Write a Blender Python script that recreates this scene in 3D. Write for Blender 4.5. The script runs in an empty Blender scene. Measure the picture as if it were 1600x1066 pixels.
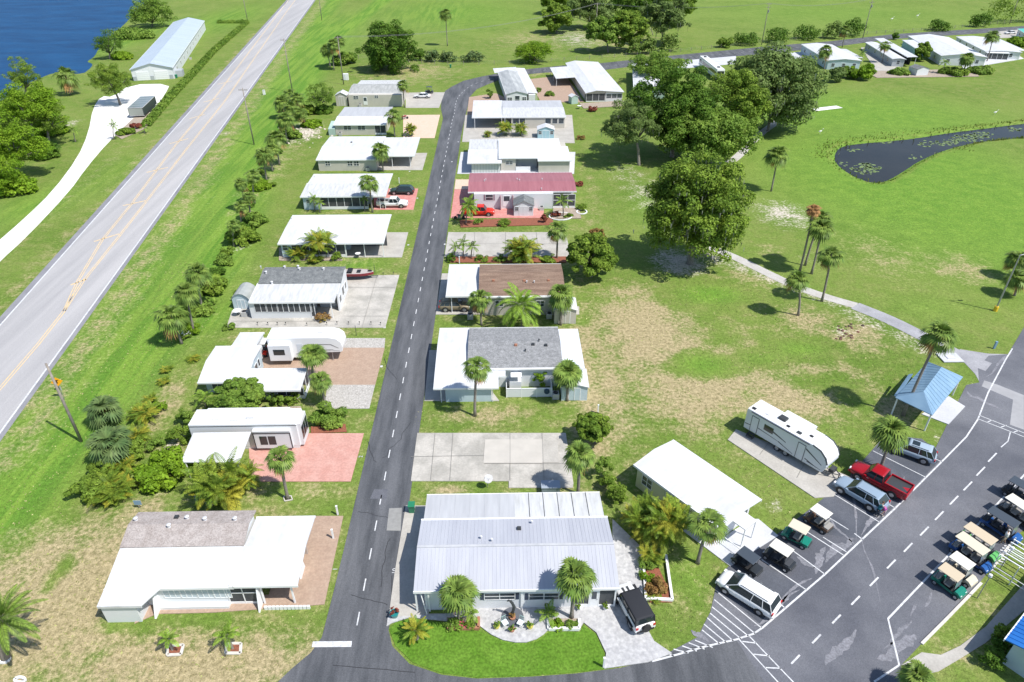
import bpy, math, random
import numpy as np
from mathutils import Vector, Matrix, Euler
R = math.radians
sc = bpy.context.scene
COL = sc.collection
PITCH, YAW, CAMH, FPX = R(33.2), R(-1.2), 50.0, 1067.0

# ---------------------------------------------------------------- camera, sky, sun
cam = bpy.data.cameras.new("camera"); cam.lens = 24.0; cam.sensor_width = 36.0; cam.clip_start = 0.5; cam.clip_end = 6000
co = bpy.data.objects.new("camera", cam); COL.objects.link(co)
co.location = (0, 0, CAMH); co.rotation_euler = (R(90) - PITCH, 0, YAW); sc.camera = co
SUN_AZ, SUN_EL = R(-32), R(57)          # direction towards the sun, azimuth from +X
sd = Vector((math.cos(SUN_EL) * math.cos(SUN_AZ), math.cos(SUN_EL) * math.sin(SUN_AZ), math.sin(SUN_EL)))
w = bpy.data.worlds.new("World"); sc.world = w; w.use_nodes = True
nt = w.node_tree; bg = nt.nodes["Background"]
sky = nt.nodes.new("ShaderNodeTexSky"); sky.sky_type = 'NISHITA'; sky.sun_disc = False
sky.sun_elevation = SUN_EL; sky.sun_rotation = math.pi / 2 - SUN_AZ; sky.air_density = 1.0; sky.dust_density = 0.6; sky.ozone_density = 1.5
nt.links.new(sky.outputs[0], bg.inputs[0]); bg.inputs[1].default_value = 0.12
sl = bpy.data.lights.new("sun", 'SUN'); sl.energy = 4.4; sl.angle = R(0.5); sl.color = (1.0, 0.955, 0.89)
so = bpy.data.objects.new("sun", sl); COL.objects.link(so); so.location = (60, -40, 120)
so.rotation_euler = sd.to_track_quat('Z', 'Y').to_euler()
sc.view_settings.view_transform = 'Standard'; sc.view_settings.look = 'None'
sc.view_settings.exposure = 0.36; sc.view_settings.gamma = 1.0; sc.view_settings.use_curve_mapping = False
try:
    sc.cycles.max_bounces = 5; sc.cycles.diffuse_bounces = 3; sc.cycles.glossy_bounces = 3; sc.cycles.transparent_max_bounces = 4
except Exception: pass

# ---------------------------------------------------------------- survey: a point of the photograph -> a point of the site at height z
CY, SY = math.cos(YAW), math.sin(YAW)
def ray(px, py):
    a = (px - 800) / FPX; b = (533 - py) / FPX
    dx, dy, dz = a, math.cos(PITCH) + b * math.sin(PITCH), -math.sin(PITCH) + b * math.cos(PITCH)
    return (dx * CY - dy * SY, dx * SY + dy * CY, dz)
def G(px, py, z=0.0):
    d = ray(px, py); t = (z - CAMH) / d[2]
    return (d[0] * t, d[1] * t)
def proj(x, y, z=0.0):
    X = x * CY + y * SY; Y = -x * SY + y * CY; Z = z - CAMH
    dep = Y * math.cos(PITCH) - Z * math.sin(PITCH); up = Y * math.sin(PITCH) + Z * math.cos(PITCH)
    return 800 + FPX * X / dep, 533 - FPX * up / dep
def height_at(x, y, py):
    lo, hi = 0.0, 30.0
    for _ in range(30):
        m = (lo + hi) / 2
        if proj(x, y, m)[1] > py: lo = m
        else: hi = m
    return lo

# ---------------------------------------------------------------- materials
MATS = {}
def mat(name, col, rough=0.7, col2=None, scale=1.0, detail=4.0, lo=0.35, hi=0.65, bump=0.0, bscale=None, metal=0.0,
        spec=0.5, trans=0.0, stretch=None, fine=None, coords='Object', alpha=None, emis=None):
    if name in MATS: return MATS[name]
    m = bpy.data.materials.new(name); m.use_nodes = True; n = m.node_tree; N = n.nodes; L = n.links
    b = N["Principled BSDF"]; b.inputs["Roughness"].default_value = rough; b.inputs["Metallic"].default_value = metal
    b.inputs["Specular IOR Level"].default_value = spec
    b.inputs["Base Color"].default_value = (*col, 1)
    tc = N.new("ShaderNodeTexCoord"); src = tc.outputs[coords]
    if coords == 'World':
        pass
    mp = N.new("ShaderNodeMapping"); L.new(src, mp.inputs[0])
    if stretch: mp.inputs["Scale"].default_value = stretch[:3]; mp.inputs["Rotation"].default_value = (0, 0, stretch[3] if len(stretch) > 3 else 0)
    out = None
    if col2:
        t = N.new("ShaderNodeTexNoise"); t.inputs["Scale"].default_value = scale; t.inputs["Detail"].default_value = detail
        t.inputs["Roughness"].default_value = 0.62
        L.new(mp.outputs[0], t.inputs["Vector"])
        r = N.new("ShaderNodeMapRange"); r.inputs[1].default_value = lo; r.inputs[2].default_value = hi; L.new(t.outputs[0], r.inputs[0])
        mx = N.new("ShaderNodeMix"); mx.data_type = 'RGBA'; L.new(r.outputs[0], mx.inputs[0])
        mx.inputs[6].default_value = (*col, 1); mx.inputs[7].default_value = (*col2, 1); out = mx.outputs[2]
    if fine:
        t = N.new("ShaderNodeTexNoise"); t.inputs["Scale"].default_value = fine[0]; t.inputs["Detail"].default_value = 3
        L.new(tc.outputs[coords], t.inputs["Vector"])
        r = N.new("ShaderNodeMapRange"); r.inputs[1].default_value = 0.3; r.inputs[2].default_value = 0.7
        r.inputs[3].default_value = 1 - fine[1]; r.inputs[4].default_value = 1 + fine[1]; L.new(t.outputs[0], r.inputs[0])
        mx = N.new("ShaderNodeMix"); mx.data_type = 'RGBA'; mx.blend_type = 'MULTIPLY'; mx.inputs[0].default_value = 1
        if out: L.new(out, mx.inputs[6])
        else: mx.inputs[6].default_value = (*col, 1)
        L.new(r.outputs[0], mx.inputs[7]); out = mx.outputs[2]
    if out: L.new(out, b.inputs["Base Color"])
    if bump:
        t = N.new("ShaderNodeTexNoise"); t.inputs["Scale"].default_value = bscale or scale * 4; t.inputs["Detail"].default_value = 4
        L.new(mp.outputs[0], t.inputs["Vector"])
        bu = N.new("ShaderNodeBump"); bu.inputs["Strength"].default_value = min(1, bump); bu.inputs["Distance"].default_value = 0.1
        L.new(t.outputs[0], bu.inputs["Height"]); L.new(bu.outputs[0], b.inputs["Normal"])
    if trans:
        tr = N.new("ShaderNodeBsdfTranslucent"); ms = N.new("ShaderNodeMixShader"); ms.inputs[0].default_value = trans
        if out: L.new(out, tr.inputs[0])
        else: tr.inputs[0].default_value = (*col, 1)
        L.new(b.outputs[0], ms.inputs[1]); L.new(tr.outputs[0], ms.inputs[2]); L.new(ms.outputs[0], N["Material Output"].inputs[0])
    MATS[name] = m
    return m
def paint(name, col, rough=0.3): return mat(name, col, rough, spec=0.5)

white_roof = mat('white_roof_paint', (.64, .65, .67), .5, (.50, .505, .51), .45, lo=.42, hi=.80, fine=(1.2, .05), stretch=(2.5, .35, 1))
white_worn = mat('weathered_white_roof', (.58, .59, .60), .55, (.38, .385, .375), .9, lo=.42, hi=.85, stretch=(3, .5, 1))
metal_blue = mat('pale_metal_roof', (.40, .415, .465), .5, (.46, .475, .52), .4, stretch=(3, .3, 1))
metal_grey = mat('pale_grey_roof', (.42, .43, .45), .5, (.50, .51, .53), .5, stretch=(3, .3, 1))
shingle_grey = mat('grey_shingle', (.19, .195, .20), .9, (.29, .295, .30), 2.2, detail=8, fine=(9, .35))
shingle_dark = mat('dark_grey_shingle', (.12, .13, .135), .9, (.20, .21, .21), 1.6, detail=8, fine=(9, .3))
shingle_tan = mat('tan_shingle', (.30, .26, .24), .9, (.40, .36, .34), 1.2, detail=8, fine=(8, .25))
shingle_brown = mat('brown_shingle', (.165, .105, .075), .9, (.26, .18, .13), .8, detail=8, fine=(8, .25), stretch=(.4, 2, 1))
roof_rose = mat('rose_metal_roof', (.31, .115, .135), .5, (.37, .15, .17), .5, stretch=(3, .3, 1))
roof_blue = mat('blue_metal_roof', (.17, .29, .42), .45, (.22, .35, .48), .5)
roof_royal = mat('royal_blue_roof', (.02, .14, .46), .35, (.03, .18, .55), .5)
trim = paint('white_trim', (.80, .81, .82), .5)
siding_white = mat('white_siding', (.68, .70, .72), .6, (.66, .68, .70), .6)
siding_beige = mat('beige_siding', (.55, .52, .46), .65, (.48, .46, .41), .6)
siding_grey = mat('grey_siding', (.42, .45, .47), .65, (.36, .39, .41), .6)
siding_blue = mat('pale_blue_siding', (.50, .60, .66), .6, (.44, .54, .60), .6)
siding_green = mat('pale_green_siding', (.42, .55, .50), .6, (.36, .48, .44), .6)
siding_yellow = mat('pale_yellow_siding', (.62, .62, .42), .6, (.55, .55, .37), .6)
siding_aqua = mat('aqua_siding', (.40, .62, .70), .6, (.34, .55, .63), .6)
glass = mat('window_glass', (.035, .045, .06), .12, (.08, .10, .12), .8, spec=.6)
screen = mat('porch_screen', (.045, .05, .06), .7, (.08, .085, .09), 1.2)
black = mat('black_plastic', (.02, .02, .022), .5)
rubber = mat('tyre_rubber', (.025, .025, .027), .85)
steel = mat('grey_steel', (.38, .39, .40), .4, metal=.6)
dark_metal = mat('dark_metal', (.06, .065, .07), .5, metal=.3)
wood_pole = mat('weathered_pole_wood', (.22, .19, .165), .85, (.30, .27, .24), 3)
vent_mat = paint('vent_metal', (.60, .60, .62), .4)
bark = mat('palm_bark', (.20, .175, .15), .9, (.30, .27, .235), 4, stretch=(1, 1, 4), bump=.5)
oak_bark = mat('oak_bark', (.16, .14, .12), .9, (.26, .24, .21), 3, bump=.5)

# ---------------------------------------------------------------- mesh builder
class MB:
    def __init__(s): s.v = []; s.f = []; s.m = []
    def add(s, vs, fs, mi=0):
        k = len(s.v); s.v.extend(vs); s.f.extend([tuple(i + k for i in f) for f in fs]); s.m.extend([mi] * len(fs)); return s
    def box(s, x0, x1, y0, y1, z0, z1, mi=0):
        if x0 > x1: x0, x1 = x1, x0
        if y0 > y1: y0, y1 = y1, y0
        return s.add([(x0, y0, z0), (x1, y0, z0), (x1, y1, z0), (x0, y1, z0), (x0, y0, z1), (x1, y0, z1), (x1, y1, z1), (x0, y1, z1)],
                     [(0, 3, 2, 1), (4, 5, 6, 7), (0, 1, 5, 4), (1, 2, 6, 5), (2, 3, 7, 6), (3, 0, 4, 7)], mi)
    def ext(s, poly, a, b, axis='x', mi=0):      # poly extruded between a and b along axis; poly in the other two coordinates
        n = len(poly)
        def P(p, t): return {'x': (t, p[0], p[1]), 'y': (p[0], t, p[1]), 'z': (p[0], p[1], t)}[axis]
        vs = [P(p, a) for p in poly] + [P(p, b) for p in poly]
        fs = [tuple(range(n - 1, -1, -1)), tuple(range(n, 2 * n))] + [(i, (i + 1) % n, n + (i + 1) % n, n + i) for i in range(n)]
        return s.add(vs, fs, mi)
    def tube(s, pts, rs, n=8, mi=0, cap=True):
        pts = [Vector(p) for p in pts]
        if not isinstance(rs, (list, tuple)): rs = [rs] * len(pts)
        k = len(s.v)
        for i, p in enumerate(pts):
            d = (pts[min(i + 1, len(pts) - 1)] - pts[max(i - 1, 0)]).normalized()
            a = d.orthogonal().normalized() if abs(d.z) < .95 else Vector((1, 0, 0)) - d * d.x
            a.normalize(); b = d.cross(a)
            for j in range(n):
                t = 2 * math.pi * j / n; s.v.append(tuple(p + (a * math.cos(t) + b * math.sin(t)) * rs[i]))
        for i in range(len(pts) - 1):
            for j in range(n):
                s.f.append((k + i * n + j, k + i * n + (j + 1) % n, k + (i + 1) * n + (j + 1) % n, k + (i + 1) * n + j)); s.m.append(mi)
        if cap:
            s.f.append(tuple(k + j for j in range(n - 1, -1, -1))); s.f.append(tuple(k + (len(pts) - 1) * n + j for j in range(n))); s.m += [mi, mi]
        return s
    def loft(s, rings, mi=0, cap=True):
        n = len(rings[0]); k = len(s.v)
        for r in rings: s.v.extend(r)
        for i in range(len(rings) - 1):
            for j in range(n):
                s.f.append((k + i * n + j, k + i * n + (j + 1) % n, k + (i + 1) * n + (j + 1) % n, k + (i + 1) * n + j)); s.m.append(mi)
        if cap:
            s.f.append(tuple(k + j for j in range(n - 1, -1, -1))); s.f.append(tuple(k + (len(rings) - 1) * n + j for j in range(n))); s.m += [mi, mi]
        return s
    def build(s, name, mats, parent=None, off=(0, 0, 0), smooth=False, loc=None, rot=None, bevel=0):
        me = bpy.data.meshes.new(name)
        if off != (0, 0, 0): vs = [(a - off[0], b - off[1], c - off[2]) for a, b, c in s.v]
        else: vs = s.v
        me.from_pydata(vs, [], s.f)
        for m in (mats if isinstance(mats, (list, tuple)) else [mats]): me.materials.append(m)
        if any(s.m): me.polygons.foreach_set("material_index", s.m)
        if smooth: me.polygons.foreach_set("use_smooth", [True] * len(me.polygons))
        me.update()
        o = bpy.data.objects.new(name, me); COL.objects.link(o)
        if parent: o.parent = parent
        if loc: o.location = loc
        if rot: o.rotation_euler = rot
        if bevel:
            bv = o.modifiers.new("bevel", 'BEVEL'); bv.width = bevel; bv.segments = 2; bv.limit_method = 'ANGLE'; bv.angle_limit = R(35)
        return o
def tag(o, label=None, cat=None, group=None, kind=None):
    for k, v in (('label', label), ('category', cat), ('group', group), ('kind', kind)):
        if v: o[k] = v
    return o
def empty(name, loc, rz=0, label=None, cat=None, group=None):
    o = bpy.data.objects.new(name, None); COL.objects.link(o); o.location = loc; o.rotation_euler = (0, 0, rz); o.empty_display_size = .3
    return tag(o, label, cat, group)
def copy_tree(o, parent=None):
    c = o.copy(); COL.objects.link(c); c.parent = parent
    for ch in [q for q in CH.get(o.name, [])] or [q for q in o.children]: copy_tree(ch, c)
    return c
CH = {}
def copy_at(proto, loc, rz, label, s=1.0, group=None):
    c = copy_tree(proto); c.location = loc; c.rotation_euler = (0, 0, rz); c.scale = (s,) * 3 if not isinstance(s, tuple) else s; c['label'] = label
    if group: c['group'] = group
    return c
USED = set()
def place(proto, loc, rz, label, s=1.0, group=None):      # the first placing moves the thing itself, later ones copy it
    if proto.name not in USED:
        USED.add(proto.name); proto.location = loc; proto.rotation_euler = (0, 0, rz); proto.scale = (s,) * 3 if not isinstance(s, tuple) else s
        proto['label'] = label
        if group: proto['group'] = group
        return proto
    return copy_at(proto, loc, rz, label, s, group)
# ================================================================= THE GROUND
def poly_sd(PX, PY, poly):      # signed distance, negative inside
    n = len(poly); d = np.full(PX.shape, 1e9); ins = np.zeros(PX.shape, bool)
    for i in range(n):
        ax, ay = poly[i]; bx, by = poly[(i + 1) % n]
        ex, ey = bx - ax, by - ay; L2 = ex * ex + ey * ey + 1e-9
        t = np.clip(((PX - ax) * ex + (PY - ay) * ey) / L2, 0, 1)
        d = np.minimum(d, (PX - ax - t * ex) ** 2 + (PY - ay - t * ey) ** 2)
        c = ((ay > PY) != (by > PY)) & (PX < (bx - ax) * (PY - ay) / ((by - ay) if by != ay else 1e-9) + ax)
        ins ^= c
    d = np.sqrt(d); return np.where(ins, -d, d)
def smooth_poly(pts, it=2):
    for _ in range(it):
        q = []
        for i in range(len(pts)):
            a, b = pts[i], pts[(i + 1) % len(pts)]
            q += [(a[0] * .75 + b[0] * .25, a[1] * .75 + b[1] * .25), (a[0] * .25 + b[0] * .75, a[1] * .25 + b[1] * .75)]
        pts = q
    return pts
POND = smooth_poly([G(*p) for p in [(1298, 243), (1303, 230), (1318, 223), (1360, 219), (1420, 214), (1480, 204), (1540, 197), (1600, 189), (1680, 182), (1690, 222), (1640, 219),
        (1600, 216), (1560, 218), (1512, 225), (1472, 237), (1440, 252), (1420, 266), (1402, 277), (1385, 285), (1365, 286), (1342, 279), (1318, 267), (1302, 254)]])
LAKE = smooth_poly([G(*p) for p in [(-260, 330), (-60, 190), (0, 158), (22, 146), (40, 130), (70, 118), (98, 110), (128, 118), (152, 98), (137, 94), (150, 88), (158, 72), (170, 58), (186, 46), (203, 30),
        (216, 12), (232, 0), (300, -38)]] + [(-60, 900), (-900, 1200), (-900, 300)], 2)
def grid(xs, ys):
    X, Y = np.meshgrid(xs, ys); return X.ravel(), Y.ravel(), len(xs), len(ys)
xs = np.concatenate([np.arange(-330, 330, 1.5)]); ys = np.concatenate([np.arange(6, 130, 1.2), np.arange(130, 330, 1.8), np.arange(330, 640, 4)])
GX, GY, nx, ny = grid(xs, ys)
sdp, sdl = poly_sd(GX, GY, POND), poly_sd(GX, GY, LAKE)
sdw = np.minimum(sdp, sdl)
GZ = -1.6 * np.clip(-sdw / 3.2, 0, 1) ** 1.0
def ell(px, py, rx, ry, pw=1.0):
    cx, cy = G(px, py); ax = abs(G(px + rx, py)[0] - cx); ay = abs(G(px, py - ry)[1] - G(px, py + ry)[1]) / 2
    return np.clip(1 - np.sqrt(((GX - cx) / ax) ** 2 + ((GY - cy) / ay) ** 2), 0, 1) ** .6 * pw
def band(pts, wid):
    P = [G(*p) for p in pts]; d = np.full(GX.shape, 1e9)
    for (ax, ay), (bx, by) in zip(P, P[1:]):
        ex, ey = bx - ax, by - ay; t = np.clip(((GX - ax) * ex + (GY - ay) * ey) / (ex * ex + ey * ey), 0, 1)
        d = np.minimum(d, np.hypot(GX - ax - t * ex, GY - ay - t * ey))
    return np.clip(1 - d / wid, 0, 1) ** .7
def mx(*a): return np.maximum.reduce(a)
dry = mx(ell(80, 940, 230, 190, 1.08), ell(470, 560, 230, 420, .42), ell(900, 560, 120, 420, .42), ell(780, 420, 160, 300, .35), ell(1180, 560, 300, 170, .34), ell(300, 1040, 290, 80, 1.05), ell(150, 860, 90, 90, .75), ell(1010, 520, 105, 105, 1.05), ell(1100, 600, 170, 100, .95), ell(960, 600, 45, 140, .75), ell(1230, 620, 120, 60, .9), ell(1310, 600, 90, 50, .7),
         ell(1340, 525, 70, 34, .8), ell(1160, 440, 70, 30, .6), ell(1260, 500, 60, 36, .75), ell(1210, 560, 80, 40, .85), ell(1400, 640, 60, 36, .8), ell(760, 650, 110, 25, .65), ell(250, 640, 40, 90, .7), ell(1500, 420, 80, 40, .6), ell(1380, 400, 80, 60, .45),
         ell(640, 112, 110, 26, .6), ell(830, 62, 90, 25, .5), ell(960, 55, 90, 40, .6), ell(230, 790, 60, 40, .7), ell(290, 700, 30, 60, .6), ell(700, 768, 60, 12, .8), ell(860, 768, 80, 12, .7), ell(1560, 980, 60, 80, .5), ell(1500, 1010, 80, 50, .55), ell(430, 260, 40, 90, .5),
         ell(1120, 940, 50, 70, .45), ell(1140, 860, 60, 50, .4), ell(1190, 700, 90, 60, .5), band([(0, 400), (170, 255), (250, 170)], 5) * .3, band([(15, 715), (215, 425), (290, 318), (410, 132), (505, 0)], 5) * .5, band([(0, 475), (130, 350), (400, 50)], 3) * .4,
         ell(410, 800, 60, 20, .4), ell(500, 765, 60, 20, .5), band([(865, 210), (930, 280), (925, 520), (940, 640)], 3) * .35, band([(905, 520), (935, 700)], 3.5) * .8, band([(820, 118), (980, 102), (1250, 70)], 5) * .5, ell(1200, 390, 30, 20, .5))
dry = np.clip(dry - 1.1 * mx(ell(1100, 572, 70, 26), ell(1250, 545, 80, 20), ell(1110, 462, 90, 30), ell(1190, 562, 60, 18), ell(1280, 600, 40, 14), ell(1330, 610, 30, 24), ell(560, 815, 40, 14), ell(1160, 665, 30, 20), ell(640, 1010, 10, 10), ell(480, 930, 14, 24), ell(200, 980, 60, 14), ell(90, 900, 18, 40)), 0, 2)
lush = mx(ell(1450, 290, 330, 150, 1.0), band([(12, 740), (235, 420), (330, 300), (440, 125), (520, 0)], 12) * .75, ell(1350, 180, 300, 60, .85), ell(1550, 350, 160, 130, .8), ell(1100, 570, 60, 25, .8), ell(1250, 545, 60, 18, .7), ell(1110, 460, 70, 22, .9), ell(1190, 560, 50, 14, .6), ell(800, 1020, 190, 60, 1.0), ell(1080, 900, 50, 80, .6), ell(1020, 330, 80, 60, .5),
          band([(0, 800), (330, 420), (420, 210), (520, 60), (600, 0)], 9) * .9, band([(40, 330), (130, 300), (200, 255)], 14) * .5, ell(500, 60, 90, 70, .8), ell(700, 20, 200, 40, .7), ell(1300, 20, 400, 40, .55), ell(60, 320, 90, 60, .7), ell(350, 30, 80, 40, .7), ell(470, 770, 80, 16, .5), ell(580, 300, 50, 10, .7), ell(560, 415, 60, 20, .8), ell(330, 500, 50, 50, .8), ell(360, 480, 40, 70, .7), ell(200, 60, 60, 50, .7),
          ell(980, 660, 60, 40, .4), ell(1450, 480, 120, 40, .5), ell(1240, 420, 100, 60, .3))
sand = mx(ell(1225, 335, 66, 34, .66), ell(1315, 518, 22, 16, .75), ell(1060, 410, 60, 28, .9), ell(1010, 300, 60, 50, .5), ell(975, 270, 50, 30, .45), ell(1340, 505, 30, 20, .3), ell(475, 205, 40, 24, .8), ell(350, 210, 12, 12, .5), ell(1205, 790, 18, 24, .8), ell(105, 195, 22, 14, .6), ell(395, 90, 8, 6, .5),
          ell(265, 700, 16, 60, .55), ell(240, 770, 34, 20, .45), ell(340, 660, 18, 10, .4), ell(380, 380, 22, 26, .5), band([(1095, 395), (1180, 425), (1340, 490), (1450, 545)], 3.4) * .55, ell(1480, 690, 40, 30, .45), band([(1540, 600), (1500, 640), (1480, 690)], 3) * .4, ell(900, 60, 60, 26, .55), ell(310, 650, 20, 60, .3), ell(1110, 975, 20, 36, .4), ell(1270, 405, 40, 18, .35),
          np.clip(1 - np.abs(sdl) / 3.0, 0, 1) * .45 * (GX > -110))
bank = .75 * np.clip(1 - np.abs(sdp - .5) / 2.4, 0, 1)
vis = (GX > -1e9)
me = bpy.data.meshes.new("ground")
V = np.stack([GX, GY, GZ], 1).astype(np.float32)
me.vertices.add(len(V)); me.vertices.foreach_set("co", V.ravel())
ii, jj = np.meshgrid(np.arange(ny - 1), np.arange(nx - 1), indexing='ij'); a = (ii * nx + jj).ravel()
Q = np.stack([a, a + 1, a + nx + 1, a + nx], 1).astype(np.int32); nq = len(Q)
me.loops.add(nq * 4); me.loops.foreach_set("vertex_index", Q.ravel()); me.polygons.add(nq)
me.polygons.foreach_set("loop_start", np.arange(0, nq * 4, 4, dtype=np.int32)); me.update(calc_edges=True)
at = me.attributes.new("mask", 'FLOAT_COLOR', 'POINT')
at.data.foreach_set("color", np.stack([dry, lush, sand, bank], 1).astype(np.float32).ravel())
# the land beyond the surveyed sheet, out to the horizon
def grass_material():
    m = bpy.data.materials.new("grass"); m.use_nodes = True; n = m.node_tree; N = n.nodes; L = n.links
    b = N["Principled BSDF"]; b.inputs["Roughness"].default_value = .9; b.inputs["Specular IOR Level"].default_value = .15
    geo = N.new("ShaderNodeNewGeometry"); P = geo.outputs["Position"]
    def noise(scale, det=5, vec=None, rough=.6):
        t = N.new("ShaderNodeTexNoise"); t.inputs["Scale"].default_value = scale; t.inputs["Detail"].default_value = det; t.inputs["Roughness"].default_value = rough
        L.new(vec or P, t.inputs["Vector"]); return t.outputs[0]
    def rng(v, a, b_, c=0, d=1):
        r = N.new("ShaderNodeMapRange"); r.interpolation_type = 'SMOOTHSTEP'; r.inputs[1].default_value = a; r.inputs[2].default_value = b_; r.inputs[3].default_value = c; r.inputs[4].default_value = d; L.new(v, r.inputs[0]); return r.outputs[0]
    def mth(op, x, y):
        q = N.new("ShaderNodeMath"); q.operation = op
        for k, s in enumerate((x, y)):
            if isinstance(s, (int, float)): q.inputs[k].default_value = s
            else: L.new(s, q.inputs[k])
        return q.outputs[0]
    def mix(f, c1, c2, bl='MIX'):
        q = N.new("ShaderNodeMix"); q.data_type = 'RGBA'; q.blend_type = bl
        if isinstance(f, (int, float)): q.inputs[0].default_value = f
        else: L.new(f, q.inputs[0])
        for k, s in ((6, c1), (7, c2)):
            if isinstance(s, tuple): q.inputs[k].default_value = (*s, 1)
            else: L.new(s, q.inputs[k])
        return q.outputs[2]
    att = N.new("ShaderNodeAttribute"); att.attribute_name = "mask"; sp = N.new("ShaderNodeSeparateColor"); L.new(att.outputs["Color"], sp.inputs[0])
    rot = N.new("ShaderNodeMapping"); L.new(P, rot.inputs[0]); rot.inputs["Rotation"].default_value = (0, 0, R(-8.6)); rot.inputs["Scale"].default_value = (1, .07, 1)
    n1 = noise(.05, 6); n2 = noise(.35, 7, rough=.7); n3 = noise(2.2, 6, rough=.75); n4 = noise(.55, 4, rot.outputs[0]); n5 = noise(9, 3)
    base = mix(rng(n1, .35, .65), (.118, .195, .030), (.165, .238, .046))
    base = mix(mth('MULTIPLY', rng(n2, .38, .70), .65), base, (.235, .255, .080))
    sx = N.new('ShaderNodeSeparateXYZ'); L.new(P, sx.inputs[0]); west = rng(sx.outputs[0], -8, -22)
    lushc = mix(mix(west, rng(n2, .25, .75), rng(n4, .40, .60)), (.104, .222, .026), (.178, .295, .042))
    f = rng(mth('ADD', sp.outputs[1], mth('MULTIPLY', mth('SUBTRACT', n2, .5), .8)), .15, .85)
    base = mix(f, base, lushc)
    dryc = mix(rng(n3, .3, .7), (.33, .275, .145), (.43, .35, .21))
    nn = mth('ADD', mth('MULTIPLY', mth('SUBTRACT', n2, .5), 1.5), mth('MULTIPLY', mth('SUBTRACT', n3, .5), 1.3))
    f = rng(mth('ADD', sp.outputs[0], nn), .24, .85)
    base = mix(mth('MULTIPLY', f, .95), base, dryc)
    nn = mth('MULTIPLY', mth('SUBTRACT', n3, .5), 1.6)
    f = rng(mth('ADD', sp.outputs[2], mth('ADD', nn, mth('MULTIPLY', mth('SUBTRACT', n2, .5), 1.2))), .35, .8)
    base = mix(f, base, mix(rng(n5, .3, .7), (.46, .40, .33), (.62, .57, .50)))
    f = rng(mth('ADD', att.outputs["Alpha"], mth('MULTIPLY', mth('SUBTRACT', n3, .5), 1.6)), .5, .9)
    base = mix(f, base, mix(rng(n3, .4, .6), (.11, .17, .03), (.24, .26, .07)))
    # blades and clumps: fine tonal grain
    base = mix(1.0, base, mth('MULTIPLY', rng(n5, .25, .75, .72, 1.28), rng(n3, .25, .75, .68, 1.32)), 'MULTIPLY')
    L.new(base, b.inputs["Base Color"])
    bu = N.new("ShaderNodeBump"); bu.inputs["Strength"].default_value = .55; bu.inputs["Distance"].default_value = .22
    L.new(mth('ADD', n3, mth('MULTIPLY', n5, .6)), bu.inputs["Height"]); L.new(bu.outputs[0], b.inputs["Normal"])
    return m
GRASS = grass_material(); me.materials.append(GRASS)
gr = bpy.data.objects.new("ground", me); COL.objects.link(gr); tag(gr, kind='structure')
mb = MB(); x0, x1, y0, y1 = float(xs[0]), float(xs[-1]), float(ys[0]), float(ys[-1]); B = 3500
for q in ([(-B, -B), (B, -B), (B, y0), (-B, y0)], [(x1, y0), (B, y0), (B, y1), (x1, y1)], [(-60, y1), (B, y1), (B, B), (-60, B)]):
    mb.add([(p[0], p[1], 0) for p in q], [(0, 1, 2, 3)])
mb.add([(-B, y0, 0), (x0, y0, 0), (x0, 240, 0), (-B, 240, 0)], [(0, 1, 2, 3)])
tag(mb.build("far_ground", GRASS), kind='structure')

def sheet(name, pts, z, m, thick=.05, kind='structure', world=False):
    P = pts if world else [G(*p) for p in pts]
    o = MB().ext(P, z - thick, z, 'z').build(name, m); return tag(o, kind=kind)
def ribbon(mb, P, wd, z, closed=False):
    P = [Vector((p[0], p[1])) for p in P]; vs = []
    for i, p in enumerate(P):
        d = (P[min(i + 1, len(P) - 1)] - P[max(i - 1, 0)]).normalized(); nrm = Vector((-d.y, d.x)) * wd / 2
        vs += [(p.x + nrm.x, p.y + nrm.y, z), (p.x - nrm.x, p.y - nrm.y, z)]
    return mb.add(vs, [(2 * i + 1, 2 * i + 3, 2 * i + 2, 2 * i) for i in range(len(P) - 1)])
def dashes(mb, P, period, dash, wd, z, start=0):
    P = [Vector(p) for p in P]; s = -start
    for a, b in zip(P, P[1:]):
        L = (b - a).length; d = (b - a) / L; t = 0.0
        while t < L:
            ph = (s + t) % period
            if ph < dash - 1e-4:
                e = min(L, t + dash - ph); ribbon(mb, [a + d * t, a + d * e], wd, z); t = e + 1e-5
            else: t += period - ph + 1e-5
        s += L
def curve(P, n=4):       # Catmull-Rom through the points
    out = []
    for i in range(len(P) - 1):
        p0, p1, p2, p3 = P[max(i - 1, 0)], P[i], P[i + 1], P[min(i + 2, len(P) - 1)]
        for k in range(n):
            t = k / n
            out.append(tuple(.5 * (2 * p1[j] + (-p0[j] + p2[j]) * t + (2 * p0[j] - 5 * p1[j] + 4 * p2[j] - p3[j]) * t * t + (-p0[j] + 3 * p1[j] - 3 * p2[j] + p3[j]) * t ** 3) for j in (0, 1)))
    return out + [P[-1]]

water_lake = mat('lake_water', (.002, .042, .13), .45, (.006, .07, .19), .05, bump=.9, bscale=.5, spec=.10, stretch=(1, 2.2, 1, .3), coords='Object')
water_pond = mat('pond_water', (.022, .024, .026), .12, (.034, .035, .034), .06, bump=.10, bscale=.8, spec=.07)
def flat(name, P, z, m):
    o = MB().add([(p[0], p[1], z) for p in P], [tuple(range(len(P)))]).build(name, m); return tag(o, kind='structure')
flat('lake_water', [(-1500, 130), (-112, 130), (-60, 240), (-60, 1600), (-1500, 1600)], -.45, water_lake)
px_, py_ = zip(*POND); flat('pond_water', [(min(px_), min(py_)), (max(px_), min(py_)), (max(px_), max(py_)), (min(px_), max(py_))], -.40, water_pond)

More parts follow.
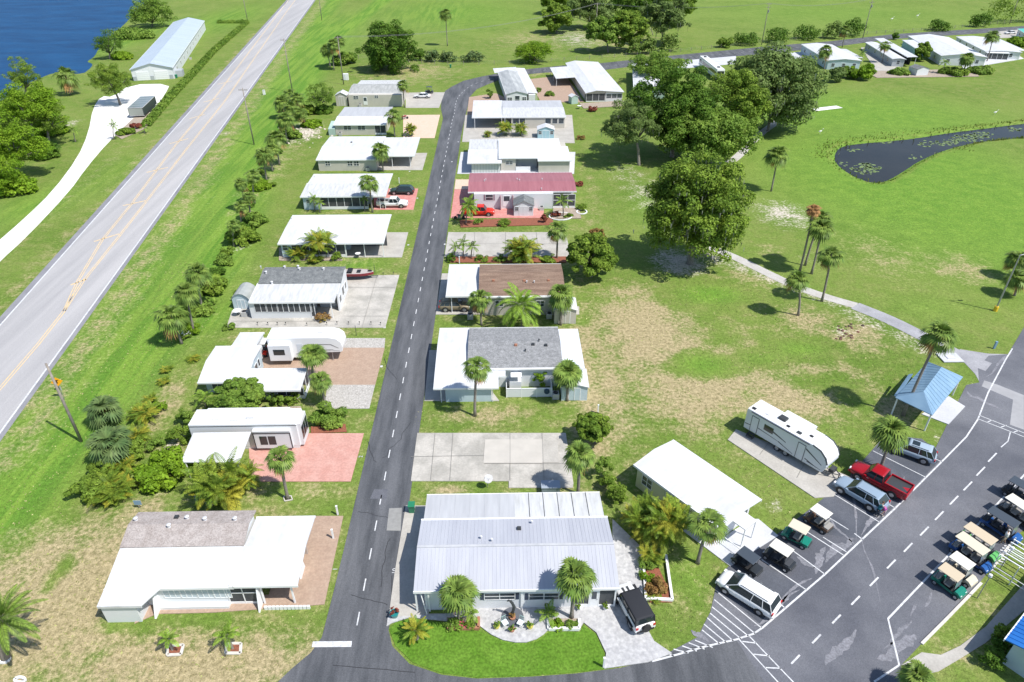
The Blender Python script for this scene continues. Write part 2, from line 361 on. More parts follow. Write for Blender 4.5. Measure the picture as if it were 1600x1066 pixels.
# ----------------------------------------------------------------- roads and paving
def asphalt(name, c1, c2, c3, sc1=.12, st=(1, 1, 1)):
    m = mat(name, c1, .85, c2, sc1, detail=8, lo=.36, hi=.64, fine=(14, .22), stretch=st, bump=.15, bscale=30)
    return m
asph_street = asphalt('street_asphalt', (.062, .067, .076), (.128, .133, .145), None, .25, (3, .35, 1))
asph_lot = asphalt('lot_asphalt', (.088, .093, .112), (.165, .17, .19), None, .09)
asph_dark = asphalt('dark_bay_asphalt', (.062, .070, .088), (.11, .118, .14), None, .2)
asph_hw = asphalt('highway_asphalt', (.34, .335, .34), (.43, .42, .42), None, .16, (2.2, .08, 1, R(8)))
concrete = mat('concrete', (.38, .36, .325), .85, (.46, .44, .40), .5, detail=8, fine=(6, .08))
concrete_old = mat('stained_concrete', (.35, .335, .30), .85, (.49, .465, .42), .32, detail=8, lo=.4, hi=.6, fine=(5, .1))
conc_pale = mat('pale_concrete', (.50, .51, .54), .8, (.57, .58, .60), .4, fine=(6, .06))
paver_tan = mat('tan_pavers', (.36, .255, .19), .85, (.41, .30, .225), 1.2, fine=(5, .12))
paver_peach = mat('peach_pavers', (.62, .46, .34), .85, (.66, .50, .40), 1.0, fine=(5, .1))
paver_salmon = mat('salmon_pavers', (.50, .26, .215), .85, (.56, .32, .27), .8, fine=(5, .12))
paver_red = mat('red_pavers', (.52, .20, .18), .85, (.56, .27, .24), 1.0, fine=(5, .12))
paver_grey = mat('pale_grey_pavers', (.38, .38, .39), .85, (.50, .50, .50), 2.5, fine=(4, .14))
gravel = mat('white_gravel', (.50, .48, .45), .95, (.34, .32, .29), 5, fine=(9, .25))
shell = mat('white_shell_gravel', (.80, .79, .76), .95, (.70, .69, .66), .5, fine=(3, .06))
cart_conc = mat('path_concrete', (.50, .485, .46), .9, (.42, .40, .37), .6, fine=(5, .1))
cart_asph = mat('path_asphalt', (.28, .28, .30), .9, (.36, .36, .38), .5, fine=(6, .12))
line_white = mat('white_road_paint', (.66, .67, .68), .7, (.40, .41, .43), 3.5, lo=.42, hi=.72)
line_worn = mat('worn_white_paint', (.62, .64, .68), .8, (.42, .43, .46), 1.5)
line_yellow = mat('worn_yellow_paint', (.80, .55, .22), .8, (.55, .46, .34), 1.5)
joint = mat('slab_joint', (.26, .25, .23), .9); mulch = mat('red_mulch', (.30, .10, .055), .95, (.20, .075, .045), 5, fine=(8, .3))
soil = mat('bare_soil', (.40, .33, .27), .95, (.30, .25, .19), 2.5, fine=(6, .25))

# highway
HL = [G(*p) for p in [(-120, 605), (0, 490), (40, 451), (97, 392), (177, 301), (400, 53.5), (447, 0)]]
HR = [G(*p) for p in [(-70, 795), (0, 695), (61, 612), (214, 390), (276, 300), (400, 128), (494, 0)]]
def lfit(P):
    A = np.array(P); k = np.polyfit(A[:, 1], A[:, 0], 1); return lambda y: float(k[0] * y + k[1])
hl, hr = lfit(HL[1:]), lfit(HR[1:])
ya, yb = 15, 700
sheet('highway', [(hl(ya), ya), (hr(ya), ya), (hr(yb), yb), (hl(yb), yb)], .06, asph_hw, world=True)
def hx(t, y): return hl(y) + t * (hr(y) - hl(y))
shoulder = asphalt('shoulder_asphalt', (.20, .20, .22), (.27, .27, .29), None, .3)
mb = MB()
for t0, t1 in ((0, .075), (.955, 1.0)): mb.add([(hx(t0, ya), ya, .0645), (hx(t1, ya), ya, .0645), (hx(t1, yb), yb, .0645), (hx(t0, yb), yb, .0645)], [(0, 1, 2, 3)])
tag(mb.build('highway_shoulder', shoulder), kind='structure')
mb = MB()
for t in (.085, .945): ribbon(mb, [(hx(t, ya), ya), (hx(t, yb), yb)], .22, .069)
tag(mb.build('highway_edge_line', line_white), kind='structure')
mb = MB()
def hpx(pts): return [G(*p) for p in pts]
cl = hpx([(-90, 705), (0, 608), (60, 538), (100, 487)])
for off in (-.18, .18): ribbon(mb, [(x + off, y) for x, y in cl], .14, .069)
A_ = hpx([(100, 487), (121, 441), (160, 375), (205, 320), (268, 235), (330, 160), (432, 25), (470, -25)]); B_ = hpx([(100, 487), (130, 440), (186, 370), (225, 320), (290, 235), (350, 160), (443, 25), (480, -25)])
for Pp in (A_, B_):
    for off in (-.16, .16): ribbon(mb, [(x + off, y) for x, y in Pp], .13, .069)
for p, q in zip(hpx([(110, 446), (147, 378), (192, 322), (229, 270), (265, 225), (296, 186), (318, 160), (340, 132)]), hpx([(135, 437), (186, 366), (228, 314), (262, 262), (294, 217), (320, 179), (342, 154), (362, 127)])):
    ribbon(mb, [p, q], .32, .069)
tag(mb.build('highway_centre_line', line_yellow), kind='structure')

# street between the homes, curving right at its far end and running past the back homes
SO = [G(*p) for p in [(425, 1075), (455, 1046), (486, 1020), (503, 996), (520, 930)]] + [(-14.45, 42), (-14.4, 60), (-14.4, 100), (-14.45, 150), (-14.5, 185)] + [G(*p) for p in [(689, 170), (690, 151), (696, 142), (705, 136), (724, 126.5), (751, 120), (775, 115.5), (826, 108), (880, 102.5), (943, 98.5), (1053, 86.7), (1200, 72.5), (1296, 64.7), (1397, 53.5), (1600, 40.8), (1800, 26)]]
SI = [G(*p) for p in [(1800, 34), (1600, 48), (1397, 61), (1312, 71.8), (1200, 84), (1050, 96), (943, 109.5), (852, 113.5), (826, 116), (790, 122), (777, 126), (760, 132.8), (745, 139.5), (734.4, 151), (728, 178)]] + [(-9.05, 170), (-9.1, 140), (-9.1, 100), (-9.1, 60), (-9.1, 42)] + [G(*p) for p in [(613, 955), (607, 985), (613, 1010), (640, 1038), (690, 1055), (745, 1061), (830, 1058), (900, 1053), (970, 1044), (1010, 1034), (1060, 1015), (1150, 1000), (1200, 1075), (1300, 1180)]]
sheet('street', SO + SI + [G(430, 1180)], .035, asph_street, world=True)
mb = MB()
cpath = [(-11.95, 34.2), (-11.95, 185)] + curve([G(*p) for p in [(710, 178), (713, 158), (722, 145), (737, 133.5), (760, 125.5), (800, 117), (850, 110), (943, 104), (1053, 91), (1200, 78.5), (1300, 68.5), (1397, 57.5), (1600, 44.5)]], 3)
dashes(mb, cpath, 3.3, 1.25, .11, .041)
tag(mb.build('street_centre_dashes', line_white), kind='structure')
sheet('stop_line', [(489, 1003), (550, 1002.5), (549, 1011.5), (487, 1012)], .041, line_white, .003)
sheet('asphalt_patch', [(608, 795), (628, 794), (626, 830), (604, 829.5)], .041, mat('dull_patch', (.24, .24, .235), .9, (.30, .30, .29), 1.5), .003)
sheet('asphalt_patch', [(585, 765), (606, 765), (604, 780), (578, 780)], .041, asph_lot, .003)
mb = MB(); rr = random.Random(5); tar = mat('crack_sealant', (.030, .031, .034), .6)
for (x, y, n, dx, dy) in [(642, 660, 9, -6, 7), (610, 842, 10, -2, 9), (560, 800, 8, 7, 2), (575, 690, 6, 3, 6), (600, 560, 6, 3, 7), (548, 930, 9, 6, 2), (612, 900, 6, -1, 8), (520, 1040, 10, 12, 1)]:
    P = [(x, y)]
    for _ in range(n): P.append((P[-1][0] + dx * rr.uniform(.2, 1.6) + rr.uniform(-2, 2), P[-1][1] + dy * rr.uniform(.4, 1.4)))
    ribbon(mb, [G(*p) for p in P], .06, .0395)
tag(mb.build('street_crack_sealing', tar), kind='structure')

# parking lot and its road
LOT = [(1017, 1036), (1056, 1014), (1090, 996), (1100, 976), (1110, 957), (1117, 925), (1120, 905), (1140, 884), (1212, 837), (1273, 790), (1324, 748), (1366, 700), (1384, 680), (1440, 686), (1461, 702), (1474, 676), (1484, 655), (1497, 628),
       (1510, 602), (1530, 598), (1528, 575), (1545, 556), (1575, 554), (1600, 512), (1680, 400), (1900, 420), (1900, 700), (1700, 745), (1588, 838), (1530, 912), (1440, 1006), (1408, 1040), (1412, 1062), (1380, 1110), (1100, 1140), (1000, 1080)]
sheet('parking_lot', LOT, .030, asph_lot, .05)
sheet('parking_bay', [(1122, 921), (1120, 905), (1140, 884), (1166, 866), (1258, 923), (1192, 979)], .0345, asph_dark, .003)
sheet('parking_bay', [(1262, 832), (1273, 791), (1324, 749), (1366, 701), (1384, 681), (1440, 687), (1470, 718), (1396, 793), (1345, 842)], .0345, asph_dark, .003)
sheet('asphalt_patch', [(1538, 595), (1560, 602), (1600, 618), (1600, 672), (1578, 664), (1583, 625), (1534, 604)], .0345, mat('pale_patch', (.30, .30, .31), .9, (.36, .36, .37), .5), .003)
chalk = mat('dried_puddle_dust', (.235, .235, .26), .95, (.165, .17, .19), .9, detail=8, fine=(6, .25))
rr = random.Random(12); mb = MB()
for (x, y, dx, dy, n, wd) in [(1345, 838, 14, -18, 9, .8), (1338, 845, -6, -30, 6, .25), (1345, 835, 14, 32, 5, .2), (1290, 880, 14, -11, 6, .9), (1250, 922, -20, 14, 6, .5), (1215, 945, 18, -14, 5, .35), (1456, 924, -5, 13, 3, .25), (1432, 945, -2, 10, 3, .25), (1425, 970, -13, 10, 6, .4), (1370, 1030, 22, -16, 4, 1.1), (1290, 855, -10, 16, 4, .8), (1245, 870, 16, 10, 4, .6), (1510, 610, 16, 10, 5, .7), (1540, 590, 14, -14, 5, .35), (1290, 1040, 24, -20, 4, .8), (1080, 985, 14, 10, 3, .5), (1280, 800, 24, 18, 4, .3)]:
    P = [(x, y)]
    for _ in range(n): P.append((P[-1][0] + dx * rr.uniform(.3, .9) + rr.uniform(-3, 3), P[-1][1] + dy * rr.uniform(.3, .9) + rr.uniform(-3, 3)))
    P = curve([G(*p) for p in P], 4); k0 = len(mb.v); L_ = len(P); V_ = []
    for i, p in enumerate(P):
        q = P[min(i + 1, L_ - 1)]; o_ = P[max(i - 1, 0)]; d = Vector((q[0] - o_[0], q[1] - o_[1])).normalized(); w1 = wd * .5 * math.sin(math.pi * (i + .4) / L_) * rr.uniform(.45, 1.2); w2 = wd * .5 * math.sin(math.pi * (i + .4) / L_) * rr.uniform(.45, 1.2)
        V_ += [(p[0] - d.y * w1, p[1] + d.x * w1, .0375), (p[0] + d.y * w2, p[1] - d.x * w2, .0375)]
    mb.add(V_, [(2 * i + 1, 2 * i + 3, 2 * i + 2, 2 * i) for i in range(L_ - 1)])
tag(mb.build('dust_stain', chalk), kind='structure')
mb = MB(); mbw = MB()
def ln(P, wd=.10, b=None): ribbon(b or mb, [G(*p) for p in P], wd, .0405)
ln([(1018.8, 1034), (1060, 1023), (1105, 1010), (1150, 1000), (1177.5, 991), (1192, 981), (1258.7, 923.8), (1289, 898), (1397.5, 796), (1472.5, 721), (1510, 683), (1528, 655.7), (1544, 614), (1571, 563), (1582, 545)], .15)
for P in [((1120, 925), (1190, 982)), ((1116, 937.5), (1180, 991)), ((1112.5, 948.8), (1171, 996)), ((1109.5, 958.8), (1157.5, 998.8)), ((1105, 966), (1146, 1002.5)), ((1100, 976), (1135, 1005)), ((1097, 985), (1125, 1007.5)), ((1086, 1001), (1113.8, 1012.5)),
          ((1076, 1005), (1101, 1015)), ((1066, 1010), (1088.8, 1018)), ((1052.5, 1015), (1076, 1021)), ((1040, 1020), (1053, 1026)), ((1205, 933), (1227, 951)), ((1190, 875), (1260, 922.5)), ((1215.7, 844), (1289, 898)), ((1260, 831), (1317.8, 868)), ((1286, 840), (1322.6, 863)),
          ((1271.5, 794.5), (1325.7, 828)), ((1335, 834), (1348, 844)), ((1293.8, 767), (1375, 817)), ((1376, 781), (1399, 794.5)), ((1406, 767), (1420, 775)), ((1364, 705), (1447, 746.6)), ((1452, 713), (1472.5, 722.7)),
          ((1155, 1000), (1215, 1066)), ((1171, 995), (1240, 1067)), ((1160, 1003), (1181, 1005.5)), ((1177.5, 1023), (1202.5, 1025.5)), ((1195, 1043.8), (1220, 1045)), ((1215, 1066), (1240, 1095)), ((1529, 649), (1610, 681)), ((1528, 655), (1610, 687)), ((1543, 660), (1550, 657)), ((1564, 668), (1573, 665)), ((1584, 676), (1592, 673)),
          ((1578.7, 676), (1575, 690), (1564, 699.5)), ((1522, 828), (1548, 845))]: ln(P)
for k in range(9):
    a_, b_ = (1524 - k * 4.2, 829 + k * 5.4), (1532 - k * 3.2 , 833 + k * 5.8); ln((a_, b_), .2)
for k in range(8): ln(((1548 + k * 3, 877 - k * 3.4), (1568 + k * 2.2, 884 - k * 4)), .16)
ln([(1650, 694), (1600, 743), (1547, 800), (1387.5, 967.5), (1405, 1040), (1366, 1066)], .15)
for x, y in [(1550.6, 715.3), (1532.4, 737), (1512.3, 760), (1490.6, 782.3), (1467.7, 806.3), (1444.4, 830.5), (1419, 856), (1392.7, 882), (1365.8, 909.5), (1336.8, 938.8), (1307, 968), (1275.8, 999), (1243, 1031)]:
    ln([(x - 6.6, y + 6.8), (x + 6.6, y - 6.8)], .14)
tag(mb.build('parking_lot_lines', line_white), kind='structure')
kerbm = mat('kerb_concrete', (.66, .63, .58), .85, (.55, .52, .47), 1.5)
def kerb(P, wd=.22, h=.13, name='kerb'):
    P = [Vector(G(*p)) for p in P]; b = MB()
    for p, q in zip(P, P[1:]):
        d = (q - p).normalized(); n = Vector((-d.y, d.x)) * wd / 2
        b.ext([tuple(p + n), tuple(p - n), tuple(q - n), tuple(q + n)], 0, h, 'z')
    return tag(b.build(name, kerbm), kind='structure')
kerb([(1440, 1007), (1480, 967), (1512, 934), (1533, 912)]); kerb([(1547, 893), (1566, 868), (1590, 838)])
sheet('sidewalk', [(1408, 1040), (1440, 1020), (1470, 1024), (1500, 1010), (1540, 980), (1583, 932), (1640, 868), (1640, 905), (1600, 955), (1540, 1005), (1500, 1030), (1466, 1050), (1430, 1056)], .05, concrete)

# golf cart path
def path(name, P, wd, z, m):
    P = curve([G(*p) for p in P], 4); mb = MB(); ribbon(mb, P, wd, z); return tag(mb.build(name, m), kind='structure')
path('cart_path', [(1108, 386), (1150, 403), (1195, 425), (1240, 446), (1290, 464), (1338, 478)], 1.9, .03, cart_conc)
path('cart_path', [(1336, 478), (1390, 500), (1450, 530), (1500, 556), (1545, 574)], 2.5, .034, cart_asph)
sheet('cart_path', [(1500, 546), (1545, 553), (1578, 554), (1572, 572), (1532, 600), (1524, 585), (1508, 568), (1490, 556)], .026, cart_asph, .02)
path('cart_path', [(1270, 172), (1290, 169.5), (1312, 167)], 2.6, .03, shell)
path('cart_path', [(1105, 245), (1135, 255), (1160, 238), (1185, 212), (1215, 190)], 2.0, .03, cart_conc)
# shell driveway to the waterfront building
sheet('shell_driveway', [tuple(p) for p in smooth_poly([(-90, 470), (-20, 392), (40, 340), (83, 298), (121, 247), (138, 208), (145, 169), (158, 150), (176, 152), (204, 132), (266, 131), (258, 147), (240, 172), (222, 186), (197, 198), (169, 222), (135, 262), (108, 300), (40, 372), (0, 408), (-60, 470), (-90, 500)], 1)], .04, shell)

# driveways and slabs, far to near
ZS = [.046]
for nm, P, m in [('driveway', [(634, 145), (695, 144.4), (686, 168.7), (634, 168.7)], concrete), ('driveway', [(630, 180), (687.5, 179.6), (679, 216), (630, 216)], paver_peach), ('driveway', [(590, 239.5), (667.5, 239.3), (660, 266), (590, 266)], concrete),
                 ('driveway', [(584, 295), (653.5, 295), (646, 328), (584, 328)], paver_red), ('driveway', [(540, 363.5), (637.8, 363.5), (628, 402.5), (540, 402.5)], concrete), ('driveway', [(520, 432), (624, 430), (602, 512.5), (372, 512.5), (354, 512), (362, 487), (398, 450)], concrete_old),
                 ('driveway', [(400, 540), (601, 544), (586, 603), (400, 600)], paver_tan), ('driveway', [(470, 529), (602, 529), (600.5, 544), (470, 544)], gravel), ('driveway', [(512, 602), (586, 602), (577, 639), (506, 639)], gravel),
                 ('driveway', [(388, 677.7), (568.5, 677.7), (548, 753), (391, 753)], paver_salmon), ('driveway', [(460, 807), (536.5, 807), (507, 945), (460, 949), (330, 958), (245, 960), (210, 975), (225, 945), (420, 930)], paver_tan),
                 ('driveway', [(733, 152), (775, 146), (800, 158), (727, 200)], paver_tan), ('driveway', [(826, 124), (884, 118), (912, 160), (845, 160)], paver_tan), ('driveway', [(727, 180), (894, 180), (898, 224), (722, 222)], concrete), ('driveway', [(720, 238), (899, 238), (897, 272), (714.5, 272)], conc_pale),
                 ('driveway', [(712, 281), (760, 281), (760, 296), (710, 296)], paver_peach), ('driveway', [(710, 296.5), (760, 296.5), (850, 330), (848, 341), (704, 341)], paver_red), ('concrete_slab', [(700.5, 363.5), (884, 363.5), (892, 401.5), (694.5, 401.5)], concrete),
                 ('driveway', [(690.5, 428), (720, 428), (905, 480), (905, 492), (681, 492)], concrete), ('driveway', [(671, 548), (720, 548), (780, 627), (663, 627)], concrete), ('concrete_slab', [(652, 677.5), (884, 677.5), (896, 756), (895, 763), (795, 763), (795, 752.5), (642, 752.5)], concrete_old),
                 ('driveway', [(634, 791), (670, 791), (670, 960), (700, 960), (700, 965), (620, 967), (607, 967), (616, 900)], concrete), ('driveway', [(957, 812), (1002, 856), (1006, 960), (957, 960)], paver_grey),
                 ('patio', [(1130, 840), (1175, 812), (1185, 812), (1216, 838), (1141, 886), (1066, 829), (1076, 815)], conc_pale), ('concrete_slab', [(1137, 688), (1150, 672), (1330, 747), (1302, 777), (1273, 779)], concrete),
                 ('concrete_slab', [(1482, 620), (1508, 636), (1482, 664), (1440, 648)], conc_pale), ('driveway', [(1500, 96), (1590, 86), (1600, 92), (1505, 108)], conc_pale), ('driveway', [(1055, 96), (1150, 88), (1150, 100), (1060, 108)], conc_pale), ('driveway', [(1225, 84), (1262, 80), (1262, 90), (1225, 94)], conc_pale),
                 ('driveway', [(1345, 75), (1372, 72), (1420, 118), (1370, 112)], concrete), ('driveway', [(1555, 50), (1600, 46), (1600, 58), (1560, 60)], concrete)]:
    ZS[0] += .002; sheet(nm, P, ZS[0], m, .09)
sheet('concrete_slab', [(758, 688), (847, 688), (847, 725), (755, 725)], .134, mat('clean_concrete', (.47, .445, .40), .85, (.52, .49, .44), .6), .004)
sheet('concrete_slab', [(847, 691), (872, 691), (873, 724), (847, 724)], .134, concrete, .004)
mb = MB()
for P in [((680, 678), (673, 752)), ((708, 678), (703, 752)), ((642, 715), (757, 713)), ((797, 678), (797, 752)), ((847, 678), (850, 752)), ((757, 726), (890, 726)), ((742, 364), (740, 401)), ((790, 364), (790, 401)), ((838, 364), (842, 401)), ((695, 382), (888, 382)),
          ((1187, 712), (1203, 690)), ((1245, 748), (1262, 716)), ((470, 450), (618, 450)), ((590, 430), (566, 512)), ((535, 495), (606, 495)), ((362, 503), (530, 503))]:
    ribbon(mb, [G(*p) for p in P], .05, .140)
tag(mb.build('slab_joints', joint), kind='structure')
# front patio of the big home
pat = [(606, 966), (700, 960), (760, 948), (890, 948), (1000, 950), (1012, 985), (1022, 1003), (1050, 1022), (1012, 1036), (944, 1046), (947, 1022), (932, 990), (912, 974), (905, 985), (857, 985)]
pat += [(850, 992), (838, 1000), (822, 1005), (805, 1005), (785, 1001), (768, 993), (757, 985), (748, 978), (700, 972), (640, 966), (612, 975), (604, 980)]
sheet('patio', pat, .118, paver_grey, .07)
# front lawn of the big home, trimmed and brighter
sheet('lawn', [(608, 984), (618, 972), (640, 968), (698, 974), (704, 985), (748, 986), (768, 996), (786, 1004), (806, 1008.5), (824, 1008), (842, 1002), (858, 988), (906, 988), (912, 977), (931, 991), (944, 1022), (943, 1046), (900, 1051), (830, 1056), (745, 1059), (690, 1052), (645, 1036), (618, 1010)], .045,
      mat('trimmed_lawn', (.085, .185, .018), .9, (.125, .235, .03), .5, detail=8, fine=(5, .3), spec=.1, bump=.5, bscale=8), .06)
ZB = [.122]
for P, m in [([(1004, 872), (1022, 872), (1050, 936), (1050, 942), (1015, 942)], mulch), ([(698, 966), (747, 966), (747, 984), (698, 984)], soil), ([(857, 968), (904, 968), (904, 984), (857, 984)], soil), ([(718, 345), (862, 341), (866, 352), (720, 356)], mulch),
             ([(436, 388), (535, 391), (535, 408), (436, 408)], soil), ([(340, 640), (470, 636), (475, 650), (345, 652)], soil), ([(486, 668), (540, 664), (542, 676), (486, 678)], mulch), ([(262, 1012), (286, 1009), (282, 1024), (262, 1025)], mulch), ([(355, 1007), (376, 1007), (376, 1022), (353, 1022)], mulch), ([(1350, 112), (1520, 108), (1530, 120), (1370, 122)], soil),
             ([(905, 162), (975, 158), (975, 166), (912, 170)], soil), ([(865, 325), (905, 325), (908, 342), (862, 343)], soil), ([(705, 402), (885, 402), (885, 411), (703, 411)], mulch), ([(236, 160), (180, 212), (190, 218), (230, 200)], soil)]:
    ZB[0] += .002; sheet('planting_bed', P, ZB[0], m, .1)
mb = MB()
# ================================================================= VEGETATION
def leafmat(name, c1, c2, c3=None, tr=.38, scale=.35, rough=.6):
    m = mat(name, c1, rough, c2, scale, detail=3, lo=.35, hi=.65, trans=tr, spec=.15)
    # every leaf cluster its own tint
    n = m.node_tree; N = n.nodes; L = n.links; g = N.new("ShaderNodeNewGeometry"); mxn = [q for q in N if q.type == 'MIX'][0]
    r = N.new("ShaderNodeMapRange"); L.new(g.outputs["Random Per Island"], r.inputs[0]); r.inputs[3].default_value = .62; r.inputs[4].default_value = 1.38
    q = N.new("ShaderNodeMix"); q.data_type = 'RGBA'; q.blend_type = 'MULTIPLY'; q.inputs[0].default_value = 1
    targets = [l.to_socket for l in mxn.outputs[2].links]
    L.new(mxn.outputs[2], q.inputs[6]); L.new(r.outputs[0], q.inputs[7])
    for t in targets: L.new(q.outputs[2], t)
    return m
leaf_oak = leafmat('oak_leaves', (.125, .220, .028), (.265, .375, .052))
leaf_dark = leafmat('dark_oak_leaves', (.070, .155, .020), (.150, .260, .032))
leaf_grey = leafmat('mossy_oak_leaves', (.130, .205, .055), (.220, .305, .090))
leaf_bright = leafmat('bright_leaves', (.135, .245, .036), (.265, .385, .065))
leaf_lime = leafmat('lime_leaves', (.15, .28, .018), (.26, .40, .03))
leaf_palm = leafmat('palm_fans', (.100, .175, .034), (.215, .300, .060), tr=.15, scale=1.0, rough=.45)
leaf_palm_dk = leafmat('dark_palm_fans', (.075, .135, .045), (.150, .210, .070), tr=.15, scale=1.0, rough=.45)
leaf_areca = leafmat('areca_fronds', (.120, .215, .028), (.26, .33, .040), tr=.25, scale=.9, rough=.45)
leaf_queen = leafmat('queen_fronds', (.15, .27, .03), (.27, .40, .06), tr=.25, scale=.9, rough=.45)
leaf_yellow = leafmat('yellow_fronds', (.26, .28, .03), (.40, .38, .05), tr=.25)
leaf_dead = leafmat('dead_fronds', (.30, .17, .07), (.46, .25, .10), tr=.15)
leaf_red = leafmat('red_leaves', (.20, .05, .04), (.30, .10, .06), tr=.2)
leaf_orange = leafmat('bronze_leaves', (.30, .15, .06), (.24, .20, .05), tr=.2)
moss = leafmat('spanish_moss', (.20, .22, .17), (.28, .30, .24), tr=.2)
flower_pink = mat('pink_flowers', (.55, .06, .14), .7); flower_white = mat('white_flowers', (.8, .8, .76), .7)

def mesh_np(name, V, F, m, smooth=False, mi=None):
    me = bpy.data.meshes.new(name); V = np.asarray(V, np.float32); F = np.asarray(F, np.int32); k = F.shape[1]
    me.vertices.add(len(V)); me.vertices.foreach_set("co", V.ravel()); me.loops.add(F.size); me.loops.foreach_set("vertex_index", F.ravel())
    me.polygons.add(len(F)); me.polygons.foreach_set("loop_start", np.arange(0, F.size, k, dtype=np.int32)); me.update(calc_edges=True)
    for q in (m if isinstance(m, (list, tuple)) else [m]): me.materials.append(q)
    if mi is not None: me.polygons.foreach_set("material_index", np.asarray(mi, np.int32))
    return me
def unit(v): return v / np.maximum(np.linalg.norm(v, axis=1, keepdims=True), 1e-6)
def leaves(C, Nn, size, rng, asp=.6):            # kite quads at C, facing Nn
    n = len(C); a = unit(np.cross(Nn, unit(rng.normal(size=(n, 3))))); b = np.cross(Nn, a)
    s = size * rng.uniform(.6, 1.35, (n, 1))
    V = np.stack([C - a * s, C - b * s * asp, C + a * s, C + b * s * asp], 1).reshape(-1, 3)
    return V, np.arange(4 * n).reshape(n, 4)
def crown_mesh(name, m, rx, ry, rz, zc, nb, nl, size, seed, blob=(.12, .25), low=-.35, moss_n=0, lean=0.0, flat=1.0):
    rng = np.random.default_rng(seed); C = []; Nn = []
    d = unit(rng.normal(size=(nb * 3, 3))); d = d[d[:, 2] > low][:nb]
    r = rng.uniform(.40, .95, (len(d), 1)) ** .7; bc = d * r * np.array([rx, ry, rz]); br = rng.uniform(*blob, len(d)) * (rx + ry) / 2
    # a few blobs reach out so that the outline is uneven
    far = rng.random(len(d)) < .22; bc[far] *= 1.18; br[far] *= .7
    # core, so that the middle of the crown is not hollow
    bc = np.vstack([bc, rng.normal(size=(max(3, nb // 9), 3)) * np.array([rx, ry, rz]) * .28]); br = np.append(br, np.full(max(3, nb // 9), .30 * (rx + ry) / 2))
    wt = br ** 2; cnt = np.maximum(6, (nl * wt / wt.sum()).astype(int))
    for c, r_, k in zip(bc, br, cnt):
        u = unit(rng.normal(size=(k, 3))); u[:, 2] = np.abs(u[:, 2]) * np.where(rng.random(k) < .74, 1, -1)
        rad = r_ * rng.uniform(.55, 1.08, (k, 1)) ** .7 * np.array([1, 1, .72 * flat])
        C.append(c + u * rad); Nn.append(unit(u * .8 + rng.normal(size=(k, 3)) * .42 + np.array([0, 0, .45])))
    C = np.vstack(C); Nn = np.vstack(Nn); C[:, 2] += zc; ok = C[:, 2] > .12; C, Nn = C[ok], Nn[ok]
    V, F = leaves(C, Nn, size, rng); mi = np.zeros(len(F), int)
    if moss_n:
        k = rng.integers(0, len(bc), moss_n); P = bc[k] + rng.normal(size=(moss_n, 3)) * br[k][:, None] * .55; P[:, 2] = bc[k][:, 2] - br[k] * .5 + zc
        ang = rng.uniform(0, np.pi, moss_n); a = np.stack([np.cos(ang), np.sin(ang), 0 * ang], 1) * size * .45; h = rng.uniform(.6, 2.0, (moss_n, 1)) * size * 3; D = np.hstack([0 * h, 0 * h, h])
        MV = np.stack([P - a, P + a, P + a * .3 - D, P - a * .3 - D], 1).reshape(-1, 3); MF = np.arange(4 * moss_n).reshape(-1, 4) + len(V)
        V = np.vstack([V, MV]); F = np.vstack([F, MF]); mi = np.append(mi, np.ones(moss_n, int))
    me = mesh_np(name, V, F, [m, moss] if moss_n else m, mi=mi if moss_n else None)
    return me, bc + np.array([0, 0, zc])
def link(name, me, parent, loc=None, **k):
    o = bpy.data.objects.new(name, me); COL.objects.link(o); o.parent = parent
    if loc: o.location = loc
    return tag(o, **k) if k else o
def tree(name, label, cat, base, ctr, rpx, m, seed, ratio=.8, nl=6500, leaf=None, group=None, moss_n=0, nb=34, trunk_r=.32, hz=None, ry=None, low=-.35):
    """base: photo point of the trunk's foot, ctr: photo point of the crown's centre, rpx: crown half width in photo pixels"""
    bx, by = G(*base); zc = height_at(bx, by, ctr[1]); s = abs(proj(bx + 1, by, zc)[0] - proj(bx, by, zc)[0]); rx = rpx / s; rz = hz if hz else rx * ratio
    dx = (ctr[0] - proj(bx, by, zc)[0]) / s; zc = max(zc, rz * .62)
    t = empty(name, (bx, by, 0), 0, label, cat, group); leaf = leaf or max(.12, rx * .027); nl = int(nl * 3.3)
    me, bc = crown_mesh('crown', m, rx, ry or rx * .92, rz, zc, int(nb * 2.3), nl, leaf, seed, low=low, moss_n=moss_n)
    co_ = link('crown', me, t); co_.location = (dx, 0, 0)
    b = MB(); rr = random.Random(seed); fork = max(.6, zc - rz * .55)
    b.tube([(0, 0, -.15), (0, 0, .25), (dx * .15, .05, fork * .6), (dx * .4, 0, fork)], [trunk_r * 1.5, trunk_r * 1.1, trunk_r * .85, trunk_r * .75], 9)
    for c in rr.sample(list(bc), min(16, len(bc))):
        c = Vector(c); c.x += dx; mid = Vector((dx * .4, 0, fork)).lerp(c, .5) + Vector((rr.uniform(-.3, .3), rr.uniform(-.3, .3), rr.uniform(0, .4)))
        b.tube([(dx * .4, 0, fork - .1), tuple(mid), tuple(c)], [trunk_r * .5, trunk_r * .3, trunk_r * .1], 6)
    b.build('trunk', oak_bark, t, smooth=True); return t

